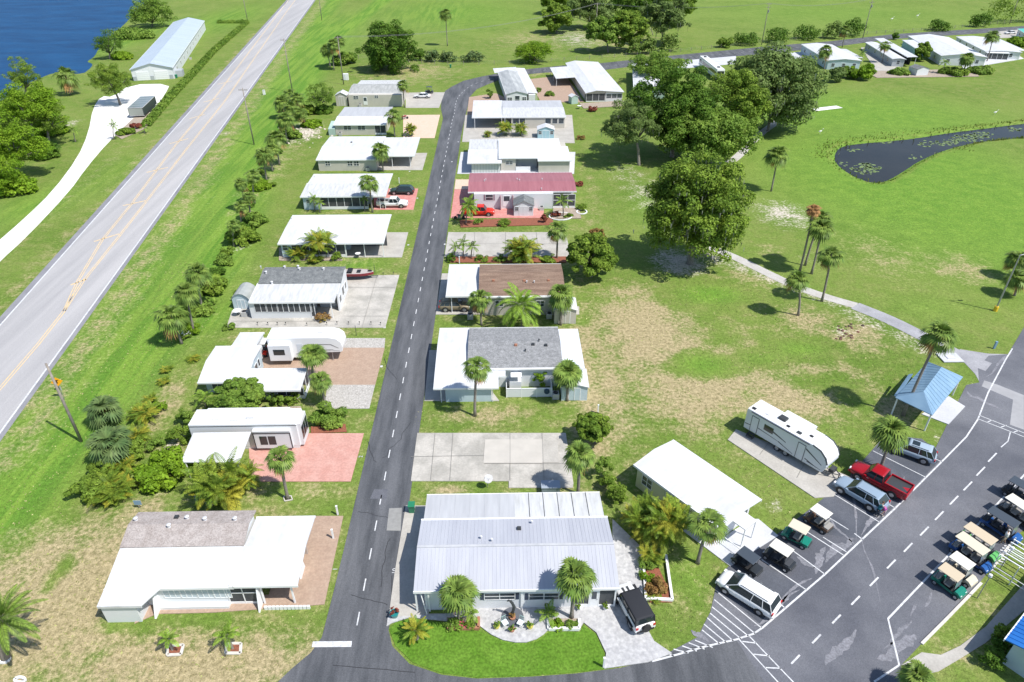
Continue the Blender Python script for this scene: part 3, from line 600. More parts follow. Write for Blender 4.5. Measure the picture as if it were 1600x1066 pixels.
def fan_crown(seed, nleaf=34, pet=.85, fan=.95, seg=13, dead=.08):
    rng = random.Random(seed); V = []; F = []; mi = []
    for i in range(nleaf):
        u = (i + .5) / nleaf; el = R(82) - R(135) * u ** .85 + rng.uniform(-.12, .12); az = i * 2.39996 + rng.uniform(-.25, .25)
        L = pet * rng.uniform(.8, 1.15) * (.35 if u < .16 else .7 if u < .3 else 1); fr = fan * rng.uniform(.85, 1.15); isd = u > .9 and rng.random() < dead * 5
        d = Vector((math.cos(el) * math.cos(az), math.cos(el) * math.sin(az), math.sin(el))); side = Vector((-math.sin(az), math.cos(az), 0)); up = side.cross(d) * -1
        if up.z < 0 and el < R(70): up = -up
        tip = d * L + Vector((0, 0, -.12 * L * L))
        d2 = (d + Vector((0, 0, -.35 - .25 * u))).normalized(); up2 = side.cross(d2); up2 = up2 if up2.z > 0 else -up2
        k = len(V); V += [tuple(side * .03), tuple(-side * .03), tuple(tip - side * .02), tuple(tip + side * .02)]; F.append((k, k + 1, k + 2, k + 3)); mi.append(1 if isd else 0)
        for j in range(seg):
            a = R(-105 + 210 * (j + .5) / seg); dr = (d2 * math.cos(a) + side * math.sin(a)); ln_ = fr * (1.0 - .30 * (abs(a) / R(118)) ** 2) * rng.uniform(.88, 1.1)
            fold = up2 * (.16 * abs(math.sin(a)))
            m1 = tip + (dr + fold).normalized() * ln_ * .55; droop = Vector((0, 0, -ln_ * (.22 + .25 * u)))
            e = tip + (dr + fold * .6).normalized() * ln_ + droop; wv = dr.cross(up2).normalized() * (.088 * fr)
            k = len(V); V += [tuple(tip), tuple(m1 - wv), tuple(e), tuple(m1 + wv)]; F.append((k, k + 1, k + 2, k + 3)); mi.append(1 if isd else 0)
    return V, F, mi
FANS = []
for sd_ in range(8):
    V, F, mi = fan_crown(11 + sd_, nleaf=(34, 26, 42, 33, 30, 38, 24, 36)[sd_], pet=(.92, 1.05, .85, .95, 1.0, .9, 1.1, .88)[sd_], fan=(1.0, .95, 1.05, 1.0, .9, 1.1, .95, 1.0)[sd_], dead=(.1, .9, 0, .3, 1, .1, .6, .2)[sd_]); FANS.append(mesh_np('palm_fan_crown', V, F, [leaf_palm, leaf_dead], mi=mi))
FANS_DK = []
for sd_ in range(2):
    V, F, mi = fan_crown(41 + sd_, nleaf=34, pet=.95, fan=1.0); FANS_DK.append(mesh_np('palm_fan_crown', V, F, [leaf_palm_dk, leaf_dead], mi=mi))
V, F, mi = fan_crown(77, nleaf=30, dead=1); FAN_DEAD = mesh_np('palm_fan_crown', V, F, [leaf_dead, leaf_dead])
def palm_trunk_mesh(h, bend, r0, r1, seed):
    rng = random.Random(seed); b = MB(); P = []; Rr = []
    n = 7
    for i in range(n + 1):
        t = i / n; P.append((bend[0] * t ** 1.7, bend[1] * t ** 1.7, -.1 + (h + .1) * t)); Rr.append((r0 * 1.35 if i == 0 else r0) * (1 - t) + r1 * t)
    b.tube(P, Rr, 9); return b
PALMN = [0]
def sabal(base, ctr, label, rpx=None, group='cabbage palms about the park', var=None, kind='palm_tree', dead=False, dk=False, cr=None, lean=None):
    bx, by = G(*base); h = height_at(bx, by, ctr[1]); s = abs(proj(bx + 1, by, h)[0] - proj(bx, by, h)[0]); dx = (ctr[0] - proj(bx, by, h)[0]) / s
    PALMN[0] += 1; k = PALMN[0]; rr = random.Random(k * 7)
    t = empty(kind, (bx, by, 0), 0, label, 'palm tree', group); dy = lean or 0
    h = max(h, .5); palm_trunk_mesh(h, (dx, dy), .17 if h > 3 else .2, .13 if h > 3 else .19, k).build('trunk', bark, t, smooth=True)
    me = FAN_DEAD if dead else (FANS_DK[k % 2] if dk else FANS[(var if var is not None else k) % 8])
    c = link('crown', me, t, (dx, dy, h)); sc_ = (rpx / s / 1.80) if rpx else 1.0
    c.rotation_euler = (rr.uniform(-.08, .08), rr.uniform(-.08, .08), rr.uniform(0, 6.28)); c.scale = (sc_ * rr.uniform(1.0, 1.14), sc_ * rr.uniform(1.0, 1.14), sc_ * rr.uniform(.92, 1.2))
    return t
def frond(V, F, mi, org, az, el, L, droop, nl=20, lw=.035, ll=.45, m=0, V_=.5):
    d = Vector((math.cos(el) * math.cos(az), math.cos(el) * math.sin(az), math.sin(el))); side = Vector((-math.sin(az), math.cos(az), 0)); P = []; p = Vector(org)
    n = 10
    for i in range(n + 1):
        P.append(p.copy()); p += d * (L / n); d = (d + Vector((0, 0, -droop / n))).normalized()
    for a, b in zip(P, P[1:]):
        k = len(V); V += [tuple(a + side * .02), tuple(a - side * .02), tuple(b - side * .015), tuple(b + side * .015)]; F.append((k, k + 1, k + 2, k + 3)); mi.append(m)
    for j in range(nl):
        t = .16 + .84 * j / (nl - 1); x = t * n; i = min(int(x), n - 1); q = P[i].lerp(P[i + 1], x - i); tg = (P[i + 1] - P[i]).normalized()
        ln_ = ll * math.sin(math.pi * min(1, .18 + .80 * t)) ** .6 * (1.08 - .2 * t); up = side.cross(tg); up = up if up.z > 0 else -up
        for s in (-1, 1):
            dr = (side * s + tg * .75 + up * V_ * .5 + Vector((0, 0, -.18))).normalized(); e = q + dr * ln_ + Vector((0, 0, -ln_ * .3)); md = q + dr * ln_ * .45
            k = len(V); V += [tuple(q), tuple(md - tg * lw), tuple(e), tuple(md + tg * lw)]; F.append((k, k + 1, k + 2, k + 3)); mi.append(m)
def feather_mesh(seed, n=20, L=2.2, droop=1.5, mats=(leaf_queen,), el0=80, el1=-25, ll=.5, lw=.045, nl=22):
    rng = random.Random(seed); V = []; F = []; mi = []
    for i in range(n):
        u = (i + .5) / n; frond(V, F, mi, (0, 0, 0), i * 2.39996 + rng.uniform(-.3, .3), R(el0 + (el1 - el0) * u), L * rng.uniform(.85, 1.12), droop * rng.uniform(.8, 1.25), nl=nl, ll=ll, lw=lw, m=rng.randrange(len(mats)))
    return mesh_np('feather_crown', V, F, list(mats), mi=mi)
def clump_mesh(seed, rad=.9, stems=10, H=2.2, L=1.8, mats=(leaf_areca, leaf_areca, leaf_areca, leaf_areca, leaf_yellow), per=7, ll=.42):
    rng = random.Random(seed); V = []; F = []; mi = []
    for s in range(stems):
        a = rng.uniform(0, 6.28); r = rad * rng.random() ** .6; o = (math.cos(a) * r, math.sin(a) * r, H * rng.uniform(.25, .85)); m = rng.randrange(len(mats))
        k = len(V); x, y, z = o; V += [(x * .55 - .04, y * .55, 0), (x * .55 + .04, y * .55, 0), (x + .03, y, z), (x - .03, y, z)]; F.append((k, k + 1, k + 2, k + 3)); mi.append(0)
        for j in range(per):
            frond(V, F, mi, o, a + rng.uniform(-1.9, 1.9) if j % 2 else rng.uniform(0, 6.28), R(rng.uniform(25, 80)), L * rng.uniform(.7, 1.1), rng.uniform(1.0, 2.0), nl=15, ll=ll, lw=.045, m=m)
    return mesh_np('frond_clump', V, F, list(mats), mi=mi)
QUEEN = feather_mesh(3, 22, 2.9, 1.9, (leaf_queen, leaf_queen), ll=.75, lw=.06, nl=26)
ROYAL = feather_mesh(8, 13, 1.9, 1.5, (leaf_palm, leaf_queen), ll=.5, el1=-5)
SMALLF = feather_mesh(5, 10, 1.15, 1.5, (leaf_queen,), ll=.34, el1=5, nl=14)
PHOENIX = feather_mesh(9, 40, 2.6, 1.2, (leaf_bright, leaf_palm), ll=.42, lw=.04, el0=85, el1=-30, nl=30)
SAGO = feather_mesh(19, 22, 1.15, 1.1, (leaf_yellow, leaf_yellow, leaf_queen), ll=.24, lw=.03, el0=75, el1=0, nl=18)
CLUMPS = [clump_mesh(20 + i, rad=(.9, 1.3, .8)[i], stems=(18, 26, 14)[i]) for i in range(3)]
def feather(base, ctr, me, label, s=1.0, kind='palm_tree', group='feather palms in the gardens', tr=.11, cat='palm tree'):
    bx, by = G(*base); h = max(.25, height_at(bx, by, ctr[1])); sx = abs(proj(bx + 1, by, h)[0] - proj(bx, by, h)[0]); dx = (ctr[0] - proj(bx, by, h)[0]) / sx
    t = empty(kind, (bx, by, 0), 0, label, cat, group); palm_trunk_mesh(h, (dx, 0), tr, tr * .8, int(bx * 10) % 97).build('trunk', bark, t, smooth=True)
    c = link('crown', me, t, (dx, 0, h - .03)); c.scale = (s,) * 3; c.rotation_euler = (0, 0, bx * 3 % 6.28); return t
def clump(base, w_px, label, v=0, hs=1.0, group='clumps of feathery palms', kind='palm_clump', cat='palm clump', me=None):
    bx, by = G(*base); s = abs(proj(bx + 1, by, 1)[0] - proj(bx, by, 1)[0]); k = w_px / s / 2 / (2.15 if v != 1 else 2.5)
    o = bpy.data.objects.new(kind, me or CLUMPS[v]); COL.objects.link(o); o.location = (bx, by, 0); o.scale = (k, k, k * hs); o.rotation_euler = (0, 0, bx % 6.28)
    return tag(o, label, cat, group)
BUSHES = {}
def bush(ctr, w_px, h_m, label, m=None, seed=1, group='garden shrubs', kind='shrub', cat='shrub', dy_px=None, leaf=None, nl=None, at0=False):
    """ctr: photo point of the foot of the shrub"""
    m = m or leaf_oak; bx, by = G(*ctr); s = abs(proj(bx + 1, by, h_m / 2)[0] - proj(bx, by, h_m / 2)[0]); rx = w_px / s / 2; ry = rx * .85
    if dy_px: ry = abs(G(ctr[0], ctr[1] - dy_px)[1] - G(ctr[0], ctr[1] + dy_px)[1]) / 2
    n = nl or int(min(3200, max(260, 700 * rx * max(1, h_m)))); lf = leaf or max(.08, min(.2, rx * .07)) * (1 + by / 320); n = int(n * 1.5)
    me, _ = crown_mesh('foliage', m, rx, ry, h_m * .62, h_m * .42, 16 if rx < 2 else 26, n, lf, seed, blob=(.26, .44), low=-.5)
    o = bpy.data.objects.new(kind, me); COL.objects.link(o); o.location = (bx, by, 0); return tag(o, label, cat, group)
def hedge(P, wd, h, label, m, seed=3, dens=95, leaf=.17, kind='hedge'):
    P = [G(*p) for p in P]; rng = np.random.default_rng(seed); ox, oy = P[0]; C = []; Nn = []
    for (ax, ay), (bx, by) in zip(P, P[1:]):
        L = math.hypot(bx - ax, by - ay); n = int(L * dens); t = rng.random(n); hh = h * (.8 + .25 * np.sin(t * L * 2.1 + ax) * np.sin(t * L * .9)); a = rng.uniform(0, np.pi, n)
        nx_, ny_ = -(by - ay) / L, (bx - ax) / L; off = np.cos(a) * wd / 2 * rng.uniform(.7, 1.1, n); z = np.abs(np.sin(a)) ** .6 * hh * rng.uniform(.5, 1.02, n)
        C.append(np.stack([ax + (bx - ax) * t + nx_ * off - ox, ay + (by - ay) * t + ny_ * off - oy, z + .05], 1)); Nn.append(unit(np.stack([nx_ * np.cos(a), ny_ * np.cos(a), np.sin(a)], 1) + rng.normal(size=(n, 3)) * .6))
    V, F = leaves(np.vstack(C), np.vstack(Nn), leaf, rng); o = bpy.data.objects.new(kind, mesh_np('hedge_foliage', V, F, m)); COL.objects.link(o); o.location = (ox, oy, 0)
    return tag(o, label, 'hedge')
# ================================================================= HOMES
class Home:
    def __init__(s, label, name='mobile_home', cat='mobile home', A=None, B=None, z=0.0, group='homes of the park', ang=None, org=None, back=None):
        s.parts = []
        if A is None: s.org = org or (0.0, 0.0); s.ang = ang or 0.0
        elif back is not None: a, b = G(*A, z), G(*back, z); s.org = a; s.ang = math.atan2(b[1] - a[1], b[0] - a[0]) - math.pi / 2
        else:
            a, b = G(*A, z), G(*B, z); s.org = a; s.ang = math.atan2(b[1] - a[1], b[0] - a[0]) if ang is None else ang
        s.c, s.s = math.cos(s.ang), math.sin(s.ang); s.name, s.label, s.cat, s.group = name, label, cat, group; s.e = None
    def f(s, x, y): dx, dy = x - s.org[0], y - s.org[1]; return (dx * s.c + dy * s.s, -dx * s.s + dy * s.c)
    def w(s, u, v): return (s.org[0] + u * s.c - v * s.s, s.org[1] + u * s.s + v * s.c)
    def p(s, px, py, z=0.0): return s.f(*G(px, py, z))
    def base(s, u, v):
        s.off = (u, v, 0); x, y = s.w(u, v); s.e = empty(s.name, (x, y, 0), s.ang, s.label, s.cat, s.group); return s.e
    def onv(s, px, py, v):      # where the line of sight meets the wall plane v
        d = ray(px, py); o = s.f(0, 0); du = d[0] * s.c + d[1] * s.s; dv = -d[0] * s.s + d[1] * s.c; t = (v - o[1]) / dv; return (o[0] + du * t, CAMH + d[2] * t)
    def onu(s, px, py, u):
        d = ray(px, py); o = s.f(0, 0); du = d[0] * s.c + d[1] * s.s; dv = -d[0] * s.s + d[1] * s.c; t = (u - o[0]) / du; return (o[1] + dv * t, CAMH + d[2] * t)
    def part(s, name, mb, m, parent=None, **k): return mb.build(name, m, parent or s.e, off=s.off if not parent or parent is s.e else s.off, **k)
    def roof(s, prof, u0, u1, m, name='roof', th=.10, rib=0, axis='x', fascia=True, rm=None, ribh=.035, ribw=.05):
        b = MB(); poly = [(v, z) for v, z in prof] + [(v, z - th) for v, z in reversed(prof)]; b.ext(poly, u0, u1, axis)
        if rib:
            n = int(abs(u1 - u0) / rib)
            for i in range(1, n):
                u = u0 + (u1 - u0) * i / n; pp = [(v, z + ribh) for v, z in prof] + [(v, z) for v, z in reversed(prof)]; b.ext(pp, u - ribw / 2, u + ribw / 2, axis, 2 if rm else 0)
        if fascia:
            for (v, z) in (prof[0], prof[-1]):
                if axis == 'x': b.box(u0 - .02, u1 + .02, v - .04, v + .04, z - .22, z + .02, 1)
                else: b.box(v - .04, v + .04, u0 - .02, u1 + .02, z - .22, z + .02, 1)
        o = s.part(name, b, [m, trim] + ([rm] if rm else []))
        return o
    def rpoly(s, pts, m, name='roof', th=.10):
        P = [(*s.p(px, py, z), z) for px, py, z in pts]; n = len(P); b = MB()
        b.add(P + [(x, y, z - th) for x, y, z in P], [tuple(range(n)), tuple(range(2 * n - 1, n - 1, -1))] + [(i, (i + 1) % n, n + (i + 1) % n, n + i) for i in range(n)]); return s.part(name, b, m)
    def wall(s, u0, u1, v0, v1, prof, m, name='wall', axis='x', z0=0.0, gap=.1):
        """walls under a roof: prof is a height or the roof's profile"""
        if v0 > v1: v0, v1 = v1, v0
        if isinstance(prof, (int, float)): P = [(v0, z0), (v1, z0), (v1, prof), (v0, prof)]
        else:
            q = sorted(prof)
            def zt(v):
                for (a, za), (b_, zb) in zip(q, q[1:]):
                    if a <= v <= b_: return za + (zb - za) * (v - a) / max(1e-6, b_ - a) - gap
                return (q[0][1] if v < q[0][0] else q[-1][1]) - gap
            P = [(v0, z0), (v1, z0), (v1, zt(v1))] + [(v, z - gap) for v, z in reversed(q) if v0 < v < v1] + [(v0, zt(v0))]
        b = MB(); b.ext(P, u0, u1, axis); return s.part(name, b, m)
    def win(s, u0, u1, z0, z1, v, face=-1, n=2, shut=None, bars=1, name='window', gm=None):
        if u0 > u1: u0, u1 = u1, u0
        if z0 > z1: z0, z1 = z1, z0
        b = MB(); t = .05; f = face
        b.box(u0 - t, u1 + t, v, v + f * .05, z0 - t, z0); b.box(u0 - t, u1 + t, v, v + f * .05, z1, z1 + t); b.box(u0 - t, u0, v, v + f * .05, z0, z1); b.box(u1, u1 + t, v, v + f * .05, z0, z1)
        for i in range(1, n): x = u0 + (u1 - u0) * i / n; b.box(x - .03, x + .03, v, v + f * .045, z0, z1)
        if bars: zm = (z0 + z1) / 2; b.box(u0, u1, v, v + f * .04, zm - .02, zm + .02)
        o = s.part(name, b, trim); g = MB().box(u0, u1, v, v + f * .02, z0, z1).build('pane', gm or glass, o, off=s.off)
        if shut:
            for a, c in ((u0 - t - .32, u0 - t - .03), (u1 + t + .03, u1 + t + .32)): MB().box(a, c, v, v + f * .04, z0, z1).build('shutter', shut, o, off=s.off)
        return o
    def winE(s, u, v0, v1, z0, z1, face=1, n=1, gm=None):
        if v0 > v1: v0, v1 = v1, v0
        if z0 > z1: z0, z1 = z1, z0
        b = MB(); t = .05; f = face
        b.box(u, u + f * .05, v0 - t, v1 + t, z0 - t, z0); b.box(u, u + f * .05, v0 - t, v1 + t, z1, z1 + t); b.box(u, u + f * .05, v0 - t, v0, z0, z1); b.box(u, u + f * .05, v1, v1 + t, z0, z1)
        for i in range(1, n): x = v0 + (v1 - v0) * i / n; b.box(u, u + f * .045, x - .03, x + .03, z0, z1)
        o = s.part('window', b, trim); MB().box(u, u + f * .02, v0, v1, z0, z1).build('pane', gm or glass, o, off=s.off); return o
    def wpx(s, x0, y0, x1, y1, v, **k):
        a, b = s.onv(x0, y1, v), s.onv(x1, y0, v); return s.win(a[0], b[0], a[1], b[1], v, **k)
    def door(s, u0, u1, v, z1=2.1, z0=.12, m=None, face=-1, glassy=True):
        o = s.part('door', MB().box(u0, u1, v, v + face * .05, z0, z1), m or trim)
        MB().box(u0 + .15, u1 - .15, v, v + face * .07, z0 + (z1 - z0) * .5, z1 - .15).build('pane', glass, o, off=s.off)
        MB().box(u1 - .12, u1 - .06, v, v + face * .1, z0 + .95, z0 + 1.05).build('handle', steel, o, off=s.off); return o
    def screens(s, u0, u1, v, z1, n=5, kick=.55, m=None, face=-1, name='screen_panel', zb=.05, mid=False):
        if u0 > u1: u0, u1 = u1, u0
        b = MB(); b.box(u0, u1, v, v - face * .03, kick, z1); o = s.part(name, b, m or screen)
        f = MB(); f.box(u0, u1, v + face * .04, v - face * .03, zb, kick) if kick > zb + .05 else None
        for i in range(n + 1): x = u0 + (u1 - u0) * i / n; f.box(x - .04, x + .04, v + face * .05, v, zb, z1)
        f.box(u0, u1, v + face * .05, v, z1 - .08, z1)
        if mid: f.box(u0, u1, v + face * .05, v, (kick + z1) / 2 - .04, (kick + z1) / 2 + .04)
        f.build('frame', trim, o, off=s.off); return o
    def post(s, u, v, z1, r=.05, m=None, name='post'): return s.part(name, MB().box(u - r, u + r, v - r, v + r, 0, z1), m or trim)
    def vent(s, u, v, z, kind=0, m=None):
        b = MB()
        if kind == 0: b.tube([(u, v, z - .1), (u, v, z + .28)], .06, 8); b.tube([(u, v, z + .26), (u, v, z + .34)], [.12, .10], 8)
        elif kind == 1: b.box(u - .18, u + .18, v - .18, v + .18, z - .1, z + .16); b.box(u - .14, u + .14, v - .14, v + .14, z + .16, z + .2)
        else: b.tube([(u, v, z - .1), (u, v, z + .14), (u, v, z + .3), (u, v, z + .38)], [.16, .14, .2, .06], 10)
        return s.part('roof_vent', b, m or vent_mat)
    def zat(s, prof, v):
        q = sorted(prof)
        for (a, za), (b_, zb) in zip(q, q[1:]):
            if a <= v <= b_: return za + (zb - za) * (v - a) / max(1e-6, b_ - a)
        return q[0][1]
    def pv(s, px, py, prof, z=3.2, **k): u, v = s.p(px, py, z); return s.vent(u, v, s.zat(prof, v), **k)
    def ac(s, u, v, w_=.8): 
        o = s.part('air_conditioner', MB().box(u - w_ / 2, u + w_ / 2, v - w_ / 2, v + w_ / 2, 0, .75), mat('ac_grey', (.45, .45, .44), .6)); MB().tube([(u, v, .75), (u, v, .79)], w_ * .38, 12).build('fan_grille', black, o, off=s.off); return o
def P2(h, pts): return [(h.p(x, y, z)[1], z) for x, y, z in pts]

# ---- the big pale-metal home in the front
h = Home('large home with pale blue metal roof and white rear addition, nearest right of the street'); u0 = h.p(646, 924, 2.74)[0]; u1 = h.p(969, 924, 2.74)[0]; h.base((u0 + u1) / 2, 35.5)
pr = P2(h, [(700, 924, 2.74), (700, 853.7, 3.65), (700, 812, 3.05)]); h.roof(pr, u0, u1, metal_blue, rib=.32, ribh=.018, ribw=.03)
pb = P2(h, [(700, 812, 2.92), (700, 772.6, 2.6)]); um = h.p(804, 790, 2.8)[0]; h.roof(pb, u0 + .2, um, metal_grey, name='rear_roof', rib=1.2, ribh=.02); h.roof(pb, um, u1 - .25, white_worn, name='rear_roof', rib=1.3, ribh=.03, ribw=.05, rm=dark_metal)
h.part('ridge_cap', MB().box(u0, u1, pr[1][0] - .12, pr[1][0] + .12, 3.63, 3.69), metal_grey); h.part('roof_flashing', MB().box(u0, u1, pr[2][0] - .06, pr[2][0] + .1, 2.98, 3.09), trim)
vw = 35.53; uw = h.p(666, 950)[0]; us = h.p(895, 950)[0]
h.wall(uw, us, vw, pr[2][0] - .02, pr, siding_white); h.wall(us, u1 - .25, vw + 3, pr[2][0] - .02, pr, siding_white); h.wall(uw, u1 - .3, pr[2][0], pb[1][0] - .3, 2.4, siding_white)
sh_ = mat('navy_shutter', (.03, .045, .08), .5)
h.wpx(757.5, 926.5, 804, 937, vw, n=2, shut=sh_); h.wpx(827, 926.5, 873, 937, vw, n=2, shut=sh_)
a, b = h.onv(813.5, 940, vw), h.onv(817, 940, vw); h.part('downspout', MB().box(a[0], b[0], vw - .1, vw, 0, 2.7), trim)
ud0, ud1, ue = h.onv(920, 940, vw)[0], h.onv(935, 940, vw)[0], h.onv(960, 940, vw)[0]
h.screens(us, ud0, vw, 2.6, n=1, kick=.45); h.screens(ud1, ue, vw, 2.6, n=1, kick=.35); d = h.door(ud0 + .05, ud1 - .05, vw, 2.2); h.post(ue, vw, 2.7, .07)
for x, y in ((653, 950), (612 + 60, 953)): h.post(h.p(x, y)[0], vw - .1, 2.7, .06)
h.part('carport_brace', MB().tube([(h.p(655, 930, 2.5)[0], vw, 2.6), (h.p(668, 958)[0], vw - .5, 0)], .045, 6), trim)
for x, y, k in ((752, 843, 0), (768.5, 848, 0), (811, 825.5, 1), (831, 815, 0)): h.pv(x, y, pr, z=3.4, kind=k, m=dark_metal if k else None)

# ---- L9, the wide white home in the lower left
h = Home('wide home with bright white roof, tan shingle back and brown paved yard, nearest left'); h.base(*h.p(300, 945))
ul = h.p(189, 854, 3.5)[0]; uj = h.p(381, 853.7, 3.5)[0]; ur = h.p(464, 916, 2.8)[0]
ps = P2(h, [(300, 853.7, 3.62), (300, 818.5, 4.2), (300, 799, 3.8)]); h.roof(ps, ul, uj, shingle_tan, fascia=False)
pw_ = P2(h, [(300, 919, 2.62), (300, 853.7, 3.52)]); h.roof(pw_, ul + .0, uj, white_roof, name='porch_roof')
pc = P2(h, [(400, 916, 2.74), (400, 853.7, 3.48), (440, 807.5, 3.25)]); ujr = h.p(358, 916, 2.74)[0]; h.roof(pc, uj, ur, white_roof, name='carport_roof'); h.roof([(pc[0][0], 2.74), (pw_[0][0] + .1, 2.8)], ujr, uj + .01, white_roof, name='porch_roof', fascia=True)
z9 = lambda v: 2.62 + (3.52 - 2.62) * (v - pw_[0][0]) / (pw_[1][0] - pw_[0][0])
vb = h.p(190, 947, 2.35)[1]; u2 = h.p(220.4, 947, 2.35)[0]; u3 = h.p(250.6, 919, 2.6)[0]; b = MB(); P = [(ul, vb, 2.35), (u2, vb, 2.35), (u3, pw_[0][0], 2.62), (ul, pw_[0][0], 2.62)]
b.add(P + [(x, y, z - .1) for x, y, z in P], [(0, 1, 2, 3), (7, 6, 5, 4), (0, 1, 5, 4), (1, 2, 6, 5), (2, 3, 7, 6), (3, 0, 4, 7)]); b.box(ul, u2, vb - .04, vb, 2.1, 2.36); h.part('porch_roof', b, white_roof)
vw = 36.47; vr = 34.92; ua = h.p(170, 970)[0]; ub = h.p(222, 972)[0]; uc = h.onv(247, 940, vw)[0]; ud = h.onv(360, 940, vw)[0]; ue = h.onv(406, 935, vw)[0]
h.wall(ua, ub, vr, vw + 2, 2.3, siding_white); h.wall(ua, ud, vw + (.001), ps[1][0] + 1.2, 2.55, siding_white); h.wall(ul + .35, uj - .2, ps[0][0], ps[2][0] - .35, ps, siding_white)
b = MB(); b.ext([(vw, 2.5), (ps[0][0] + .1, 2.5), (ps[0][0] + .1, 3.4), (vw, 2.55)], ul + .05, ul + .12, 'x'); h.part('gable_panel', b, siding_white)
for x0, x1 in ((258.5, 279), (284, 305), (310.5, 331.5), (336.5, 358)): h.wpx(x0, 920.5, x1, 933.5, vw, n=3, gm=mat('blind_glass', (.55, .62, .68), .3, (.45, .52, .58), 2))
h.screens(ud, ue, vw, 2.6, n=2, kick=.3, mid=True); h.part('low_wall', MB().box(uc, ud, vw - .5, vw, 0, .35), siding_white)
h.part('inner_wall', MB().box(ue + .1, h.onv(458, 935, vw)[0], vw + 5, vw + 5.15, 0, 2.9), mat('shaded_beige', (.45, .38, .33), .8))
for x in (414, 461): h.post(h.onv(x, 940, vw)[0], vw - .05, 2.65, .06)
h.part('wing_wall', MB().ext([(vw - 1.3, 0), (vw, 0), (vw, 2.4), (vw - .25, 2.4)], h.onv(250, 940, vw)[0] - .05, h.onv(250, 940, vw)[0] + .1, 'x'), trim)
h.part('wing_wall', MB().ext([(vw - .9, 0), (vw + .1, 0), (vw + .1, 2.5), (vw - .15, 2.5)], h.onv(409, 940, vw)[0] - .05, h.onv(409, 940, vw)[0] + .08, 'x'), trim)
h.part('wing_wall', MB().ext([(ps[0][0] - .8, 0), (ps[0][0] + .6, 0), (ps[0][0], 3.2)], ur - .9, ur - .75, 'x'), trim)
w0 = h.p(414, 952)[0], h.p(414, 952)[1]; b = MB()
for i in range(12): b.box(w0[0] + i * .32, w0[0] + i * .32 + .26, w0[1] - .1, w0[1] + .05, 0, .38)
h.part('garden_edging', b, trim)
for x, y, k in ((213, 814, 2), (276, 809, 1), (293, 811, 2), (321, 814, 2), (368, 814, 2), (265, 825, 2)): h.pv(x, y, ps, z=4.0, kind=k, m=dark_metal if k == 1 else None)

# ---- L7
h = Home('white-roofed home beside the fifth-wheel, palm shadow on its roof'); h.base(*h.p(380, 612)); u0 = h.p(308, 597.5, 2.4)[0]; u1 = h.p(388, 597.5, 2.4)[0]; ub = h.p(408, 545, 2.8)[0]
pr = P2(h, [(340, 597.5, 2.35), (340, 563, 3.15), (340, 541.2, 3.0)]); h.roof(pr, u0, ub, white_roof)
ue = h.p(468.4, 609.8, 2.4)[0]; pe = P2(h, [(430, 609.8, 2.3), (430, 576, 2.7)]); h.roof(pe, u1 - .3, ue, white_roof, name='porch_roof')
pn = P2(h, [(385, 540, 2.95), (385, 520, 2.75)]); h.roof(pn, h.p(362, 540, 2.9)[0], h.p(401, 540, 2.9)[0], white_roof, name='rear_roof')
vw = h.p(330, 614)[1]; h.wall(u0 + .35, ub - .25, vw, pr[2][0] - .3, pr, siding_blue); h.wall(u1, ue - 3.2, h.p(400, 626)[1] + .4, pe[1][0] - .2, pe, siding_blue); h.wall(h.p(364, 540, 2.9)[0], h.p(399, 540, 2.9)[0], pn[0][0], pn[1][0] - .2, 2.6, siding_white)
h.wpx(333, 599.5, 348, 608, vw, n=2, bars=0); ve = h.p(430, 626)[1]; h.screens(ue - 3.2, ue - .15, ve + .3, 2.3, n=3, kick=.5); h.winE(ub - .24, vw + 2.6, vw + 3.4, 1.0, 2.0); h.winE(ub - .24, vw + 3.8, vw + 4.3, 1.0, 2.0)
b = MB(); [b.box(ue - .2, ue - .12, ve + .4 + i * 1.2, ve + .48 + i * 1.2, 0, 2.4) for i in range(3)]; b.box(ue - .2, ue - .12, ve + .4, ve + 2.9, 0, .5); h.part('side_frame', b, trim)

# ---- L6
h = Home('home with dark grey shingles and a white porch roof above a row of dark windows', ); h.base(*h.p(440, 497)); u0 = h.p(388.5, 472.3, 2.83)[0]; u1 = h.p(523.7, 472.3, 2.83)[0]; ue = h.p(534, 440, 3.2)[0]
pr = P2(h, [(440, 442.8, 3.3), (440, 422.5, 3.95), (440, 417.5, 3.8)]); h.roof(pr, u0 + .05, ue, shingle_dark, fascia=False)
pp = P2(h, [(440, 472.3, 2.75), (440, 442.8, 3.22)]); h.roof(pp, u0, u1 - .2, white_worn, name='porch_roof', rib=1.5, ribh=.02)
vw = 82.88; h.wall(h.p(394, 497.7)[0], h.p(487, 497.7)[0], vw, pr[0][0] + .5, pp, siding_white); h.wall(u0 + .4, ue - .12, pr[0][0] - .01, pr[0][0] + 4.1, pr, siding_white)
b = MB(); b.ext([(vw + 1.8, 0), (pr[0][0] + 4.1, 0), (pr[0][0] + 4.1, 3.6), (pr[1][0] - .1, 3.82), (pr[0][0], 3.2), (vw + 1.8, 2.85)], ue - .28, ue - .1, 'x'); h.part('end_wall', b, siding_white)
for i, (a, c) in enumerate([(399.5, 415), (417, 432.5), (434.5, 449.5), (452, 467), (469.5, 485)]): h.wpx(a, 474.5, c, 487.5, vw, n=2, bars=0, gm=screen)
h.winE(ue - .1, vw + 2.4, vw + 3.4, .9, 2.0); h.winE(ue - .1, vw + 4.4, vw + 5.6, .9, 2.3); h.winE(ue - .1, vw + 6.4, vw + 7.2, 1.0, 2.0)
h.screens(h.p(488, 497)[0], h.p(494, 497)[0], vw, 2.65, n=1, kick=.3); h.post(h.p(520, 498)[0], vw, 2.75, .06); h.part('inner_wall', MB().box(h.p(494, 497)[0], h.p(520, 497)[0], vw + 3, vw + 3.1, 0, 2.9), siding_grey)
